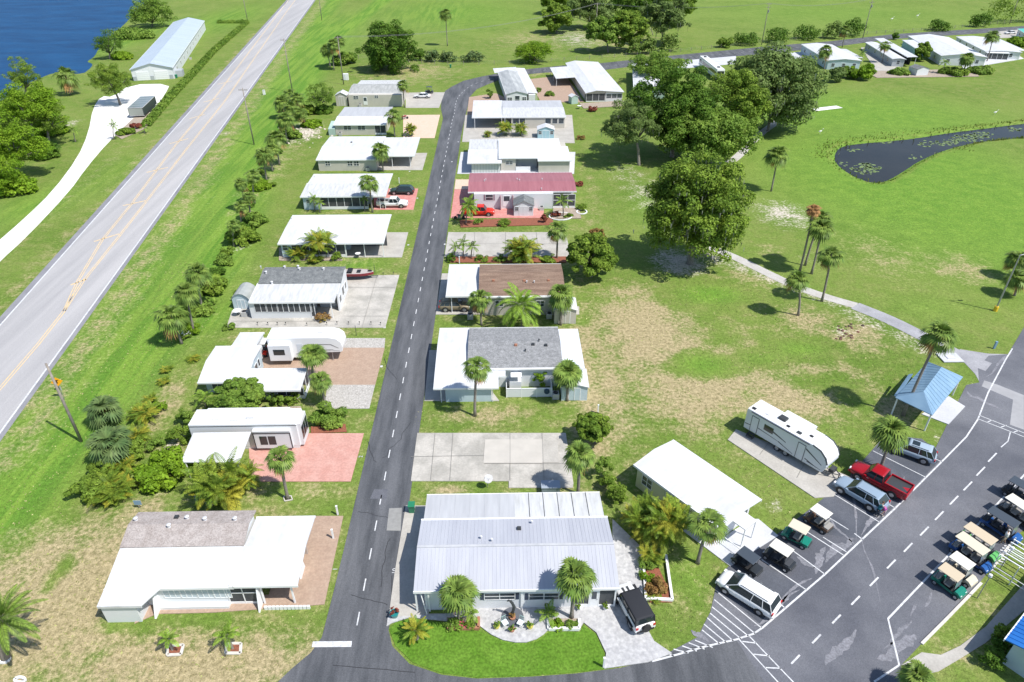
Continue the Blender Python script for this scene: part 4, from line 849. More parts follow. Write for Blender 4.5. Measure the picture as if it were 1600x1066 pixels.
for x, y in ((408, 420), (424, 439), (416, 428), (445, 420), (468.5, 424), (506, 424), (466, 419)): h.pv(x, y, pr, z=3.7, kind=2 if x > 410 else 0)
# its dome-roofed shed
def shed(label, A, B, depth, hw, hr, wm, rm, z=0.0, name='garden_shed', dome=False, door=True, wins=0, rot=None, dm=None, over=.15, rib=0):
    """A, B: feet of the front (gable) wall; the ridge runs back from it"""
    s = Home(label, name, 'shed', A, B, 0, 'garden sheds'); W = math.dist(G(*A), G(*B)); s.base(W / 2, 0)
    P = [(-over, hw - .05), (W / 2, hr), (W + over, hw - .05)]
    if dome: P = [(-over, hw - .1), (W * .08, hw + (hr - hw) * .45), (W * .28, hw + (hr - hw) * .85), (W / 2, hr), (W * .72, hw + (hr - hw) * .85), (W * .92, hw + (hr - hw) * .45), (W + over, hw - .1)]
    b = MB(); poly = P + [(x, zz - .07) for x, zz in reversed(P)]; b.ext(poly, -over, depth + over, 'y'); s.part('roof', b, rm)
    b = MB(); b.ext([(0, 0), (W, 0), (W, hw - .1)] + [(x, zz - .08) for x, zz in reversed(P[1:-1])] + [(0, hw - .1)], 0, depth, 'y'); s.part('wall', b, wm)
    if door:
        dw = W * .42; o = s.part('door', MB().box(W / 2 - dw / 2, W / 2 + dw / 2, -.04, 0, .08, hw * .86), dm or wm); MB().box(W / 2 - .03, W / 2 + .03, -.07, -.04, .08, hw * .86).build('handle', dm or trim, o, off=s.off)
        f = MB(); f.box(W / 2 - dw / 2 - .07, W / 2 - dw / 2, -.05, 0, .05, hw * .9); f.box(W / 2 + dw / 2, W / 2 + dw / 2 + .07, -.05, 0, .05, hw * .9); f.box(W / 2 - dw / 2 - .07, W / 2 + dw / 2 + .07, -.05, 0, hw * .86, hw * .9); s.part('door_frame', f, trim)
    if wins:
        for x in (W * .14, W * .86): s.win(x - W * .09, x + W * .09, hw * .5, hw * .82, 0, n=1)
    return s
shed('small grey dome-roofed shed behind the dark shingle home', (366, 483), (392, 483), 3.2, 1.7, 2.6, siding_blue, mat('grey_shed_roof', (.30, .33, .32), .7, (.38, .40, .39), .8), dome=True)

# ---- L5
h = Home('long home with plain white roof, dark screened porch and frond bushes in front'); h.base(*h.p(520, 402)); u0 = h.p(433.8, 380.4, 2.7)[0]; u1 = h.p(599.5, 380.4, 2.7)[0]; vw = 102.13
pr = P2(h, [(520, 380.4, 2.7), (520, 357, 3.15), (520, 336, 3.35)]); h.roof(pr, u0, u1, white_roof, rib=2.2, ribh=.02)
uA = h.onv(457, 395, vw)[0]; uB = h.onv(540, 395, vw)[0]; h.wall(u0 + .35, uA, vw, pr[2][0] - .3, pr, siding_blue); h.wall(uA, uB + .1, vw + 2.8, pr[2][0] - .3, pr, siding_blue)
h.screens(uA, uB, vw, 2.62, n=6, kick=.55); h.wpx(442.5, 383, 448, 391, vw, n=1)
for x in (541, 570, 599): h.post(h.onv(x, 395, vw)[0], vw, 2.65)
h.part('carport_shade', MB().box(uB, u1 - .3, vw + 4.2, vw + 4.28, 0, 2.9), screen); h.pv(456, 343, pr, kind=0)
# ---- L4
h = Home('home with ribbed white roof and dark screened porch beside the white pickup'); h.base(*h.p(540, 327)); u0 = h.p(468.6, 307, 2.75)[0]; u1 = h.p(602.6, 307, 2.75)[0]; vw = 122.63
pr = P2(h, [(540, 307, 2.7), (540, 286, 3.15), (540, 271.5, 3.2)]); h.roof(pr[:2], u0, u1, white_worn, name='porch_roof', rib=.75, ribh=.05); h.roof([(pr[1][0], 3.2), pr[2]], u0 + .2, u1, white_roof, fascia=False)
uA = h.onv(502, 320, vw)[0]; uB = h.onv(575, 320, vw)[0]; h.wall(u0 + .35, uA, vw, pr[2][0] - .3, pr, siding_blue); h.wall(uA, uB, vw + 2.6, pr[2][0] - .3, pr, siding_blue); h.screens(uA, uB, vw, 2.62, n=6, kick=.6)
h.wpx(479, 312, 483, 317, vw, n=1)
for x in (594, 602): h.post(h.onv(x, 320, vw)[0], vw, 2.65)
h.pv(492, 277, pr, kind=0)
# ---- L3
h = Home('beige home with bright white roof and open carport, behind the ribbed-roof home'); h.base(*h.p(540, 266)); u0 = h.p(493, 249.6, 2.56)[0]; u1 = h.p(588, 249.6, 2.56)[0]; ue = h.p(648, 243.7, 2.6)[0]; vw = 144.32
pr = P2(h, [(540, 249.6, 2.5), (540, 229, 3.2), (540, 213.5, 2.9)]); h.roof(pr, u0, u1, white_roof)
pc = P2(h, [(620, 243.7, 2.6), (620, 215, 2.8)]); h.roof(pc, u1, ue, white_roof, name='carport_roof'); h.wall(u0 + .35, u1 - .2, vw, pr[2][0] - .3, pr, siding_beige)
for a, c in ((509, 515), (543.5, 550), (553.5, 560)): h.wpx(a, 252, c, 259, vw)
vp = pc[0][0] + .2
for x in (613, 641): h.post(h.onv(x, 255, vp)[0], vp, 2.6)
h.part('shutter_panel', MB().box(u1 + .1, h.onv(606, 250, vp)[0], vp + 4, vp + 4.1, 0, 2.7), siding_beige); h.pv(549, 222, pr, kind=1, m=dark_metal)
# ---- L2
h = Home('small beige home with half grey and half white roof, aqua corner at its left'); h.base(*h.p(560, 211)); u0 = h.p(520.3, 195, 2.6)[0]; u1 = h.p(603, 195, 2.6)[0]; vw = 170.57
pr = P2(h, [(560, 195, 2.6), (560, 181.4, 3.15), (560, 167.7, 3.0)]); h.roof(pr[:2], u0, u1, white_roof, name='porch_roof', fascia=True); h.roof([(pr[1][0], 3.25), (pr[2][0], 3.1)], u0 + .2, u1 - .1, metal_grey, fascia=False)
uB = h.onv(586, 205, vw)[0]; h.wall(u0 + .4, uB, vw, pr[2][0] - .3, pr, siding_beige); h.wpx(537.5, 196.5, 548, 203, vw); h.wpx(559.5, 196.5, 570, 203, vw); h.screens(uB, u1 - .2, vw, 2.5, n=2, kick=.5); h.wall(uB, u1 - .3, vw + 3, pr[2][0] - .3, pr, siding_beige)
h.part('lean_to', MB().ext([(vw - .4, 0), (vw + 4, 0), (vw + 4, 2.4), (vw - .4, 1.7)], u0 - 1.3, u0 + .3, 'x'), siding_green)
# ---- L1
h = Home('beige home with grey and white roof, farthest of the left row, white car beside'); h.base(*h.p(590, 166)); u0 = h.p(544, 145.5, 3.2)[0]; u1 = h.p(629, 145.5, 3.2)[0]; vw = 197.69
pr = P2(h, [(590, 145.5, 3.25), (590, 134, 3.9), (590, 131, 3.7)]); h.roof(pr, u0, u1, mat('worn_grey_roof', (.30, .31, .30), .8, (.42, .43, .42), .9, stretch=(2, .4, 1)), fascia=True); h.roof([(pr[2][0], 3.4), (h.p(590, 125.4, 3.0)[1], 3.0)], u0 + .8, u1 - .9, white_worn, name='rear_roof')
h.wall(u0 + .3, u1 - .15, vw, pr[2][0] - .2, pr, siding_beige); h.wpx(552.5, 150, 559.5, 154.5, vw); h.wpx(585.5, 149, 590.5, 153, vw); a = h.onv(568, 160, vw)[0]; h.door(a, a + 1.1, vw, 2.6, .5)
shed('narrow beige shed with white gable roof at the left end of the farthest left home', (526, 166), (543.5, 166), 3, 3.0, 3.8, siding_beige, white_roof)
# ---- R1, running away from the camera
h = Home('narrow white-gabled home with long grey roof, seen end-on near the bend', A=(790.4, 147.6), B=(824, 144.4), z=2.7, back=(777.7, 112.8)); W = h.p(824, 144.4, 2.7)[0]; h.base(W / 2, .3); L1_ = h.p(798, 112.8, 2.7)[1]
h.roof([(0, 2.7), (W / 2, 3.5), (W, 2.7)], 0, L1_, mat('streaked_grey_roof', (.30, .32, .33), .8, (.46, .48, .48), .5, stretch=(2, .3, 1)), axis='y'); h.wall(.2, L1_ - .3, .25, W - .25, [(0, 2.7), (W / 2, 3.5), (W, 2.7)], siding_white, axis='y')
Lc = h.p(821, 105.4, 2.7)[1]; h.roof([(W, 2.68), (W + 2.9, 2.5)], 1.6, Lc, white_roof, name='carport_roof', axis='y'); h.roof([(-1.0, 2.62), (W, 2.9)], L1_ + .02, Lc, white_roof, name='rear_roof', axis='y')
h.win(W * .42, W * .62, .2, 2.2, .2, n=1); h.win(.5, W * .28, .9, 1.8, .2); h.win(W * .75, W - .5, .9, 1.8, .2)
for k in range(4): h.post(W + 2.8, 2 + k * (Lc - 3) / 3, 2.5)
h.wall(.5, 4, W + .3, W + 2.2, 2.3, siding_white, axis='y', name='side_room')
# ---- R2
h = Home('big white-roofed home with gabled front porch and side carport, right of the bend', A=(915.4, 145), B=(971.7, 140), z=2.7, back=(882, 95.5)); W = h.p(971.7, 140, 2.7)[0]; h.base(W / 2, .4); Lb = h.p(905, 96.5, 2.9)[1]; ur_ = W * .28
pf = [(0, 2.6), (ur_, 3.3), (W, 2.75)]; h.roof(pf, 0, Lb, white_roof, axis='y', rib=0); h.wall(3.2, Lb - .4, .3, W - .3, pf, siding_beige, axis='y'); h.wall(.5, 3.25, ur_ * 1.9, W - .3, pf, siding_white, axis='y')
for x in (W * .62, W * .76, W * .9): h.win(x - .7, x + .7, 1.0, 2.1, .5, n=1)
h.screens(.3, ur_ * 1.85, .5, 2.4, n=3, kick=.3); h.part('gable_panel', MB().ext([(.1, 2.4), (ur_ * 1.85, 2.4), (ur_ * 1.85, 2.85), (ur_, 3.12)], .35, .45, 'y'), siding_beige)
cu0 = h.p(869, 122.4, 2.5)[0]; cv0 = h.p(869, 122.4, 2.5)[1]; cv1 = h.p(852, 106.4, 2.5)[1]; h.roof([(cu0, 2.45), (0.05, 2.75)], cv0, cv1 + 1, white_roof, name='carport_roof', axis='y')
for k in range(3): h.post(cu0 + .2, cv0 + .3 + k * (cv1 - cv0) / 2, 2.4)
shed('little green-grey shed beside the gabled porch home, sign of hoops on its front', (893, 163), (903, 162), 2.2, 2.0, 2.5, siding_green, white_roof, door=False)
# ---- R3
h = Home('home with long white roof and grey back strip, teal shaded carport at its left'); h.base(*h.p(830, 201)); u0 = h.p(737.2, 183.5, 3.0)[0]; u1 = h.p(884.5, 182.4, 3.0)[0]; vw = 175.13; uj = h.p(785, 175, 3.0)[0]
pr = P2(h, [(830, 183, 2.95), (830, 168, 3.35), (830, 157, 3.2)]); h.roof(pr[:2], uj, u1, white_worn, name='porch_roof', rib=1.4, ribh=.02); h.roof([(pr[1][0], 3.4), pr[2]], uj, u1 - .1, metal_grey, fascia=False); h.roof([pr[0], (pr[2][0], 3.25)], u0, uj - .01, white_roof, name='carport_roof')
uA = h.onv(799, 195, vw)[0]; h.wall(uA, u1 - .3, vw, pr[2][0] - .3, pr, siding_beige)
for a, c in ((801.5, 811), (812, 820.5), (852, 861), (863, 871), (873, 881)): h.wpx(a, 185, c, 193, vw, n=1, bars=0)
for x in (742, 784, 789): h.post(h.onv(x, 200, vw - .3)[0], vw - .3, 2.9)
shed('pale blue shed with two small windows and white gable roof by the long white home', (840, 216.5), (865.5, 216.5), 3, 2.2, 2.9, siding_aqua, white_roof, wins=1)
# ---- R4
h = Home('home of joined flat white roofs stepping down, directly behind the rose-roofed home'); h.base(*h.p(810, 271)); vw = 142.03
u0 = h.p(729.8, 254.6, 2.45)[0]; uj = h.p(784, 254.6, 2.45)[0]; pr = P2(h, [(760, 254.6, 2.45), (760, 234, 2.8), (760, 218.3, 2.7)]); h.roof(pr[:2], u0, uj, white_roof, name='carport_roof', rib=.8, ribh=.03); h.roof([(pr[1][0], 2.82), (pr[2][0], 2.8)], u0 + .1, uj - .4, white_worn, name='carport_roof', fascia=False, rib=.6, ribh=.04)
ua, ub, uc = h.p(779, 246.8, 3)[0], h.p(840, 246.8, 3)[0], h.p(876, 230, 3)[0]; pm = P2(h, [(810, 246.8, 2.95), (810, 217, 3.2)]); h.roof(pm, ua, uc, mat('pale_flat_roof', (.70, .73, .75), .6, (.62, .65, .67), .6), fascia=True)
p3 = P2(h, [(860, 251, 2.75), (860, 229, 2.92)]); ud = h.p(893, 251, 2.75)[0]; h.roof(p3, ub, ud, mat('pale_flat_roof', (.7, .7, .7)), name='rear_roof')
h.wall(h.p(737, 270)[0], uj - .3, vw, pr[2][0] - .3, 2.35, siding_white); v2 = pm[0][0] + .3; h.wall(ua + .5, h.p(806, 270)[0], v2, pm[1][0] - .3, 2.85, siding_beige); h.wall(h.p(806, 270)[0], ub, v2 + 1.6, pm[1][0] - .3, 2.85, siding_grey); h.wall(ub + .2, ud - .3, p3[0][0] + .3, pm[1][0] - .6, 2.65, siding_beige)
h.wpx(790.5, 252, 801, 257, v2); h.part('porch_wall', MB().box(h.p(806, 270)[0], h.p(829, 270)[0], v2 - .1, v2, 0, .95), trim)
b = MB()
for k in range(10): b.box(h.p(737, 270)[0] + k * .62, h.p(737, 270)[0] + k * .62 + .05, vw - .04, vw, .1, 2.35)
h.part('door_panel', b, siding_grey)
# ---- R5 rose roof
h = Home('white home with rose-red metal roof beside the red pickup'); h.base(*h.p(810, 326)); u0 = h.p(731.3, 299.7, 3.0)[0]; u1 = h.p(901, 299.7, 3.0)[0]; vw = 122.21
pr = P2(h, [(800, 299.7, 3.1), (800, 283.7, 3.7), (800, 270, 3.2)]); h.roof(pr, u0, u1, roof_rose, rib=.6, ribh=.025); uA = h.onv(741, 315, vw)[0]; uB = h.onv(864, 315, vw)[0]; h.wall(uA, uB, vw, pr[2][0] - .3, pr, siding_white); h.wall(uB, u1 - .3, vw + 3, pr[2][0] - .3, pr, siding_white)
h.wpx(759, 304, 770, 313, vw, n=1, shut=mat('mauve_shutter', (.30, .20, .24), .6))
a = h.onv(786, 320, vw)[0]; h.door(a, a + 1.4, vw, 2.7, .5); h.part('entry_frame', MB().box(a - .5, a - .35, vw - .8, vw, 0, 2.8).box(a + 1.8, a + 1.95, vw - .8, vw, 0, 2.8), mat('mauve_trim', (.45, .28, .30), .6)); h.screens(uB, u1 - .3, vw, 2.85, n=3, kick=.5, mid=True)
for x, y in ((757, 285), (759, 283), (808, 282), (811.5, 284), (847, 282), (846, 294)): h.pv(x, y, pr, z=3.5, kind=0)
sp = h.onv(843, 330, vw - 2)[0]; h.ac(h.onv(846, 325, vw)[0], vw - .8)
shed('white shed with grey shingle gable roof and two windows, in front of the rose-roofed home', (803, 338), (833.5, 338), 3.3, 2.2, 3.0, siding_white, shingle_dark, wins=1)
# ---- R7 brown
h = Home('home with brown shingle roof and bright white carport roof over the gold car'); h.base(*h.p(800, 491)); vw = 83.1; u0 = h.p(696.4, 462.7, 2.9)[0]; uj = h.p(749, 435, 3.1)[0]; u1 = h.p(884, 462.8, 3)[0]
pr = P2(h, [(800, 462.8, 3.15), (800, 425.8, 4.0), (800, 413, 3.7)]); h.roof(pr, uj, u1, shingle_brown, fascia=True); pc = P2(h, [(720, 462.7, 2.9), (720, 413.5, 3.2)]); h.roof(pc, u0, uj - .01, white_roof, name='carport_roof')
uA = h.onv(757, 480, vw)[0]; h.wall(uA, u1 - .35, vw, pr[2][0] - .3, pr, siding_beige); h.part('eave_trim', MB().box(uj, u1, pr[0][0] - .12, pr[0][0] + .02, 2.9, 3.1), trim)
for x in (706, 752): h.post(h.onv(x, 480, pc[0][0] + .3)[0], pc[0][0] + .3, 2.9)
h.wpx(774, 470, 786, 479, vw); h.wpx(838, 470, 850, 479, vw)
for x, y in ((771, 438), (819, 438), (857, 437.5)): h.pv(x, y, pr, z=3.8, kind=1, m=mat('rust_vent', (.35, .16, .10), .8))
h.pv(823, 446, pr, kind=0); h.pv(834.5, 446, pr, kind=0)
shed('pale shed with white sloping roof at the right end of the brown-roofed home', (866, 506), (899.5, 506), 3.2, 2.3, 2.75, siding_beige, white_roof, wins=0)
# ---- R8 grey shingle
h = Home('home with wide grey shingle roof between white side roofs, palms in front'); h.base(*h.p(800, 606)); vw = 66.26; vg = 63.45; u0 = h.p(677, 606.5, 2.3)[0]; uj = h.p(731, 560, 3.0)[0]; uk = h.p(880, 575.5, 3)[0]; ue = h.p(914, 575.5, 2.9)[0]
pr = P2(h, [(800, 575.5, 2.95), (800, 533.3, 3.85), (800, 512, 3.45)]); h.roof(pr, uj, uk, shingle_grey); pl = P2(h, [(720, 606.5, 2.3), (720, 575.5, 2.75), (720, 535.4, 3.3), (720, 512.8, 3.1)]); h.roof(pl, u0, uj - .01, white_roof, name='carport_roof')
pg = P2(h, [(720, 606.5, 2.3), (720, 576.5, 2.74)]); h.roof(pg, uj, h.p(779, 606.5, 2.3)[0], white_roof, name='porch_roof'); h.roof([(h.p(785, 588, 2.5)[1], 2.5), (pr[0][0] + .3, 2.75)], h.p(779, 606.5, 2.3)[0] + .01, h.p(790, 588, 2.5)[0], white_roof, name='porch_roof')
h.roof([(pr[0][0], 2.85), (pr[2][0], 3.1)], uk + .01, ue, mat('pale_side_roof', (.60, .65, .72), .5, (.66, .70, .76), .5), name='side_roof')
h.wall(uj + .3, uk - .2, vw, pr[2][0] - .4, pr, siding_white); h.wall(uk - .2, ue - .2, vw + .1, pr[2][0] - .4, 2.75, siding_grey); uA = h.p(697, 628)[0]; uB = h.p(768, 628)[0]; h.wall(uA, uB, vg, vw + .2, 2.2, siding_blue); h.post(h.p(690, 628)[0], vg, 2.25); h.post(h.p(770, 628)[0], vg, 2.25)
h.part('gutter', MB().box(uj + 3.2, uk, pr[0][0] - .1, pr[0][0] + .02, 2.72, 2.9), trim); h.part('entry_canopy', MB().box(h.p(798, 585, 2.3)[0], h.p(815, 585, 2.3)[0], vw - 1.1, vw, 2.2, 2.3), trim); h.part('entry_wall', MB().box(h.p(796, 604)[0], h.p(814, 604)[0], vw - .9, vw - .01, 0, 1.4), siding_white)
for x, y in ((806, 541), (821, 548), (833, 540), (842, 536), (853, 541)): h.pv(x, y, pr, z=3.6, kind=1 if x in (806, 833, 853) else 0, m=mat('rust_vent', (.3, .2, .1)) if x == 806 else dark_metal)
shed('pale blue-grey shed with white roof in front of the grey shingle home, roof sloping left', (877, 626), (917, 626), 3.4, 2.1, 2.5, siding_blue, white_roof)
f = Home('low white solid garden fence with a round hose reel hung on it', 'garden_fence', 'fence', group=None); f.base(*f.p(826, 621)); a, c = f.p(791.5, 621), f.p(862, 621)
f.part('fence_panel', MB().box(a[0], c[0], a[1] - .04, a[1] + .04, .05, 1.25), siding_white); f.part('fence_panel', MB().box(a[0] - .04, a[0] + .04, a[1], a[1] + 2.6, .05, 1.25), siding_white); f.part('fence_panel', MB().box(c[0] - .04, c[0] + .04, a[1], a[1] + 2.0, .05, 1.25), siding_white)
b = MB(); [b.box(a[0] + (c[0] - a[0]) * i / 3 - .05, a[0] + (c[0] - a[0]) * i / 3 + .05, a[1] - .06, a[1] + .06, 0, 1.32) for i in range(4)]; b.box(a[0], c[0], a[1] - .06, a[1] + .06, 1.25, 1.31); f.part('post', b, trim)
hr_ = MB().tube([(f.p(854, 621)[0], a[1] - .06, .95), (f.p(854, 621)[0], a[1] - .3, .95)], .33, 14).build('hose_reel', mat('navy_hose', (.02, .05, .10), .5)); tag(hr_, 'round dark blue hose reel on the low white fence', 'hose reel')
# ---- the cottage
h = Home('pale yellow cottage with plain white roof running diagonally towards the parking lot', 'cottage', 'cottage', A=(990, 726), B=(1128, 829), z=2.9); L = h.p(1128, 829, 2.9)[0]; bk = h.p(1049, 685, 2.9)[1]; bk2 = h.p(1190.7, 782, 2.9)[1]; Wd = (bk + bk2) / 2; h.base(L / 2, .4)
pr = [(0, 2.9), (Wd / 2, 3.3), (Wd, 2.9)]; h.roof(pr, 0, L, white_roof); h.wall(.3, L - .8, .35, Wd - .35, pr, siding_yellow); h.part('end_wall', MB().ext([(.4, 0), (Wd - .4, 0), (Wd - .4, 2.7), (Wd / 2, 3.15), (.4, 2.7)], L - .8, L - .7, 'x'), siding_white)
for t in (.10, .38, .60): h.win(L * t, L * t + 1.2, 1.0, 2.1, .35, n=2)
h.winE(L - .7, Wd * .72, Wd * .72 + .9, 1.0, 2.0, n=1)
cu = L - .75; h.part('porch_roof', MB().box(cu, cu + 1.8, Wd * .36, Wd * .66, 2.30, 2.40), white_roof)
h.part('post', MB().box(cu + 1.7, cu + 1.78, Wd * .37, Wd * .37 + .08, 0, 2.3), trim); h.part('post', MB().box(cu + 1.7, cu + 1.78, Wd * .64, Wd * .64 + .08, 0, 2.3), trim); h.part('railing', MB().box(cu + .1, cu + 2.5, Wd * .20, Wd * .20 + .06, .9, .96).box(cu + 2.4, cu + 2.46, Wd * .20, Wd * .20 + .06, 0, .95), trim)
h.winE(cu + .05, Wd * .12, Wd * .3, .3, 2.1, gm=siding_aqua); h.part('eave_gutter', MB().box(0, L, Wd - .02, Wd + .12, 2.72, 2.86), dark_metal)
# ---- pavilion
h = Home('open picnic pavilion with light blue metal hip roof by the cart path', 'picnic_pavilion', 'pavilion', A=(1399, 621), B=(1457, 649), z=2.6, group=None); c = [h.p(1399, 621, 2.6), h.p(1457, 649, 2.6), h.p(1505, 589, 2.6), h.p(1450, 565, 2.6)]; r = [h.p(1443, 612, 3.9), h.p(1471.4, 573.6, 3.9)]; h.base(*[(c[0][i] + c[2][i]) / 2 for i in (0, 1)])
def slabtri(b, P, th=.08):
    n = len(P); b.add(P + [(x, y, z - th) for x, y, z in P], [tuple(range(n)), tuple(range(2 * n - 1, n - 1, -1))] + [(i, (i + 1) % n, n + (i + 1) % n, n + i) for i in range(n)])
b = MB(); E = [(x, y, 2.6) for x, y in c]; Rg = [(x, y, 3.9) for x, y in r]
slabtri(b, [E[0], E[1], Rg[0]]); slabtri(b, [E[1], E[2], Rg[1], Rg[0]]); slabtri(b, [E[3], E[0], Rg[0], Rg[1]]); slabtri(b, [E[2], E[3], Rg[1]]); h.part('roof', b, roof_blue)
b = MB()
for k in range(13):
    for (e0, e1, r0, r1) in ((E[1], E[2], Rg[0], Rg[1]), (E[0], E[3], Rg[0], Rg[1])):
        t = (k + .5) / 13; p = Vector(e0).lerp(Vector(e1), t); q = Vector(r0).lerp(Vector(r1), max(0, min(1, (t - .12) / .8))); b.tube([tuple(p + Vector((0, 0, .01))), tuple(q + Vector((0, 0, .01)))], .013, 4)
h.part('roof_ribs', b, roof_blue); cc = Vector((sum(p[0] for p in c) / 4, sum(p[1] for p in c) / 4))
for p in c:
    q = Vector(p).lerp(cc, .09); h.post(q.x, q.y, 2.6, .07)
lt = [h.p(1420, 585, 2.3), h.p(1397, 618, 2.3)]; b = MB(); slabtri(b, [(*lt[1], 2.3), (*h.p(1404, 620, 2.55), 2.55), (*h.p(1427, 584, 2.55), 2.55), (*lt[0], 2.3)]); h.part('lean_to_roof', b, roof_blue)
b = MB()
for t in (.35, .68):
    q = Vector(c[0]).lerp(Vector(c[3]), t).lerp(cc, .55); b.box(q.x - .9, q.x + .9, q.y - .38, q.y + .38, .70, .76); b.box(q.x - .9, q.x + .9, q.y - .75, q.y - .5, .42, .46); b.box(q.x - .9, q.x + .9, q.y + .5, q.y + .75, .42, .46); b.box(q.x - .6, q.x - .5, q.y - .7, q.y + .7, 0, .7); b.box(q.x + .5, q.x + .6, q.y - .7, q.y + .7, 0, .7)
    t_ = b.build('picnic_table', mat('grey_planks', (.30, .30, .30), .8)); wx, wy = h.w(0, 0); t_.location = (wx, wy, 0); t_.rotation_euler = (0, 0, h.ang); tag(t_, 'grey picnic table under the blue pavilion roof, ' + ('nearer the front' if t < .5 else 'towards the back'), 'picnic table', 'picnic tables in the pavilion'); b = MB()
# ---- waterfront building
h = Home('long white building with pale metal gable roof and two garage doors by the lake', 'waterfront_building', 'building', A=(203, 108.4), B=(266, 108.4), z=3.6, group=None, back=(271.6, 33.8)); W = h.p(266, 108.4, 3.6)[0]; h.base(W / 2, .4); L = h.p(271.6, 33.8, 3.6)[1]
pr = [(-.2, 3.5), (W / 2, 5.1), (W + .2, 3.5)]; h.roof(pr, 0, L, mat('pale_barn_roof', (.42, .49, .57), .45, (.48, .55, .62), .3, stretch=(.3, 3, 1)), axis='y', rib=1.6); h.wall(.4, L - .4, 0, W, pr, siding_white, axis='y')
for a, c_ in ((.10, .40), (.54, .86)):
    o = h.part('garage_door', MB().box(W * a, W * c_, .32, .4, .05, 2.7), trim); b = MB(); [b.box(W * a, W * c_, .30, .33, .05 + k * .55, .08 + k * .55) for k in range(1, 5)]; b.build('panel_lines', siding_grey, o, off=h.off)
for a in (.05, .47, .93): h.part('stone_pier', MB().box(W * a - .5, W * a + .5, .25, .42, 0, 1.3), siding_grey)
for k in range(9): h.winE(W, 8 + k * L / 11, 9.6 + k * L / 11, 1.1, 2.3, n=2)
h.ac(W + 1.2, L * .32); b = MB(); b.box(W, W + 2.2, 3, 6.5, 0, 1.9); h.part('side_room', b, siding_grey)
# ---- far homes on the right
def far_home(label, A, B, back, z, zr, wm, rf=None, wins=3, side_w=4, flat=False):
    s = Home(label, A=A, B=B, z=z, back=back); W = s.p(*B, z)[0]; Lx = s.p(*back, z)[1]; s.base(W / 2, .3); pr = [(0, z), (W * .5, zr), (W, z)] if not flat else [(0, zr), (W, z)]
    s.roof(pr, 0, Lx, rf or white_roof, axis='y'); s.wall(.3, Lx - .3, .3, W - .3, pr, wm, axis='y')
    for k in range(wins): x = W * (k + .6) / (wins + .2); s.win(x - .5, x + .5, .9, 2.0, .3, n=1)
    for k in range(side_w): v = Lx * (k + .7) / (side_w + .4); s.winE(.3, v - .6, v + .6, .9, 2.0, face=-1)
    return s, W, Lx
s, W, Lx = far_home('pale blue-walled white-roofed home beside the dark oak, leftmost of the far right homes', (1294, 94.3), (1341, 91.5), (1252, 69), 3.0, 3.5, siding_blue); s.ac(-1, Lx * .3); s.roof([(W, 2.6), (W + 3.2, 2.5)], Lx * .25, Lx * .8, white_worn, name='carport_roof', axis='y')
s, W, Lx = far_home('home under two long narrow white roofs, second of the far right homes', (1395, 92), (1412, 90), (1352, 66), 2.6, 2.9, siding_grey, wins=1); s.roof([(W + .3, 3.3), (W + 3.4, 3.5)], 0, Lx * 1.15, white_roof, name='carport_roof', axis='y')
for k in range(5): s.post(W + 3.2, .4 + k * Lx / 4.4, 3.3)
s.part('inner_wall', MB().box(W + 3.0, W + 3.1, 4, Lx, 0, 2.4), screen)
s, W, Lx = far_home('largest white home of the far right group, gable end towards the golf course', (1471, 87), (1531, 83), (1419, 56), 3.1, 4.0, siding_white, wins=3); s.roof([(-4.2, 2.8), (0.1, 2.95)], Lx * .38, Lx * .8, white_roof, name='side_roof', axis='y'); s.wall(Lx * .4, Lx * .78, -4, .3, 2.6, siding_aqua, axis='y', name='side_room')
s, W, Lx = far_home('white-roofed home with glass lanai, rightmost complete home of the far right group', (1540, 80), (1587, 77), (1494, 57), 2.6, 3.0, siding_white, wins=2); s.screens(.2, W * .6, -1.6, 2.3, n=4, kick=.3); s.roof([(0.05, 2.45), (W * .62, 2.45)], -1.8, 0, trim, name='porch_roof', axis='y'); s.roof([(W + .05, 2.6), (W + 3, 2.5)], 4, Lx, white_roof, name='carport_roof', axis='y')
far_home('teal-roofed home cut by the right edge of the picture', (1618, 62), (1660, 58), (1590, 45), 2.8, 3.4, siding_white, rf=mat('teal_roof', (.10, .50, .42), .5))
shed('white shed with dark grey gable roof on the grass edge between the far homes', (1431, 119), (1449, 118), 4.0, 2.2, 2.9, siding_white, shingle_dark, door=False)
far_home('pale green home half hidden behind the oaks', (990, 137), (1040, 132), (988, 100), 2.9, 3.5, siding_green)
far_home('white-roofed home glimpsed through the oaks beside the far road', (1192, 104), (1212, 101), (1168, 92), 2.8, 3.2, siding_white)
# ---- blue-roofed building at the lower right edge
h = Home('pale building with royal blue metal roof at the lower right corner', 'clubhouse', 'building', A=(1570, 999), B=(1600, 960), z=2.8, group=None); h.base(2, -1)
pr = [(0, 2.8), (-7, 4.6), (-14, 2.8)]; h.roof(pr, -.0, 26, roof_royal, rib=.45, ribh=.04); h.wall(.5, 25, -13.5, -.6, pr, siding_blue)
for k in range(4): h.win(4 + k * 4, 5.4 + k * 4, 1.0, 2.1, -.6, face=1)
# railed ramp by the carts
h = Home('white-railed ramp by the golf carts, under white slats added to shade it', 'shaded_ramp', 'ramp', A=(1572, 866), B=(1605, 886), z=0, group=None); h.base(2, -1)
b = MB(); [b.box(0, 7, -3.3 + k * .55, -3.2 + k * .55, 2.3, 2.36) for k in range(6)]; h.part('canopy', b, trim); b = MB()  # overhead slats added to cast shade on the ramp, replacing an unseen roof
for k in range(5): b.box(k * 1.6, k * 1.6 + .07, -3.4, -3.33, 0, 2.3); b.box(k * 1.6, k * 1.6 + .07, -.17, -.1, 0, 2.3)
for z in (.45, .9): b.box(0, 7, -.17, -.12, z, z + .05); b.box(0, 7, -3.4, -3.35, z, z + .05)
h.part('railing', b, trim)

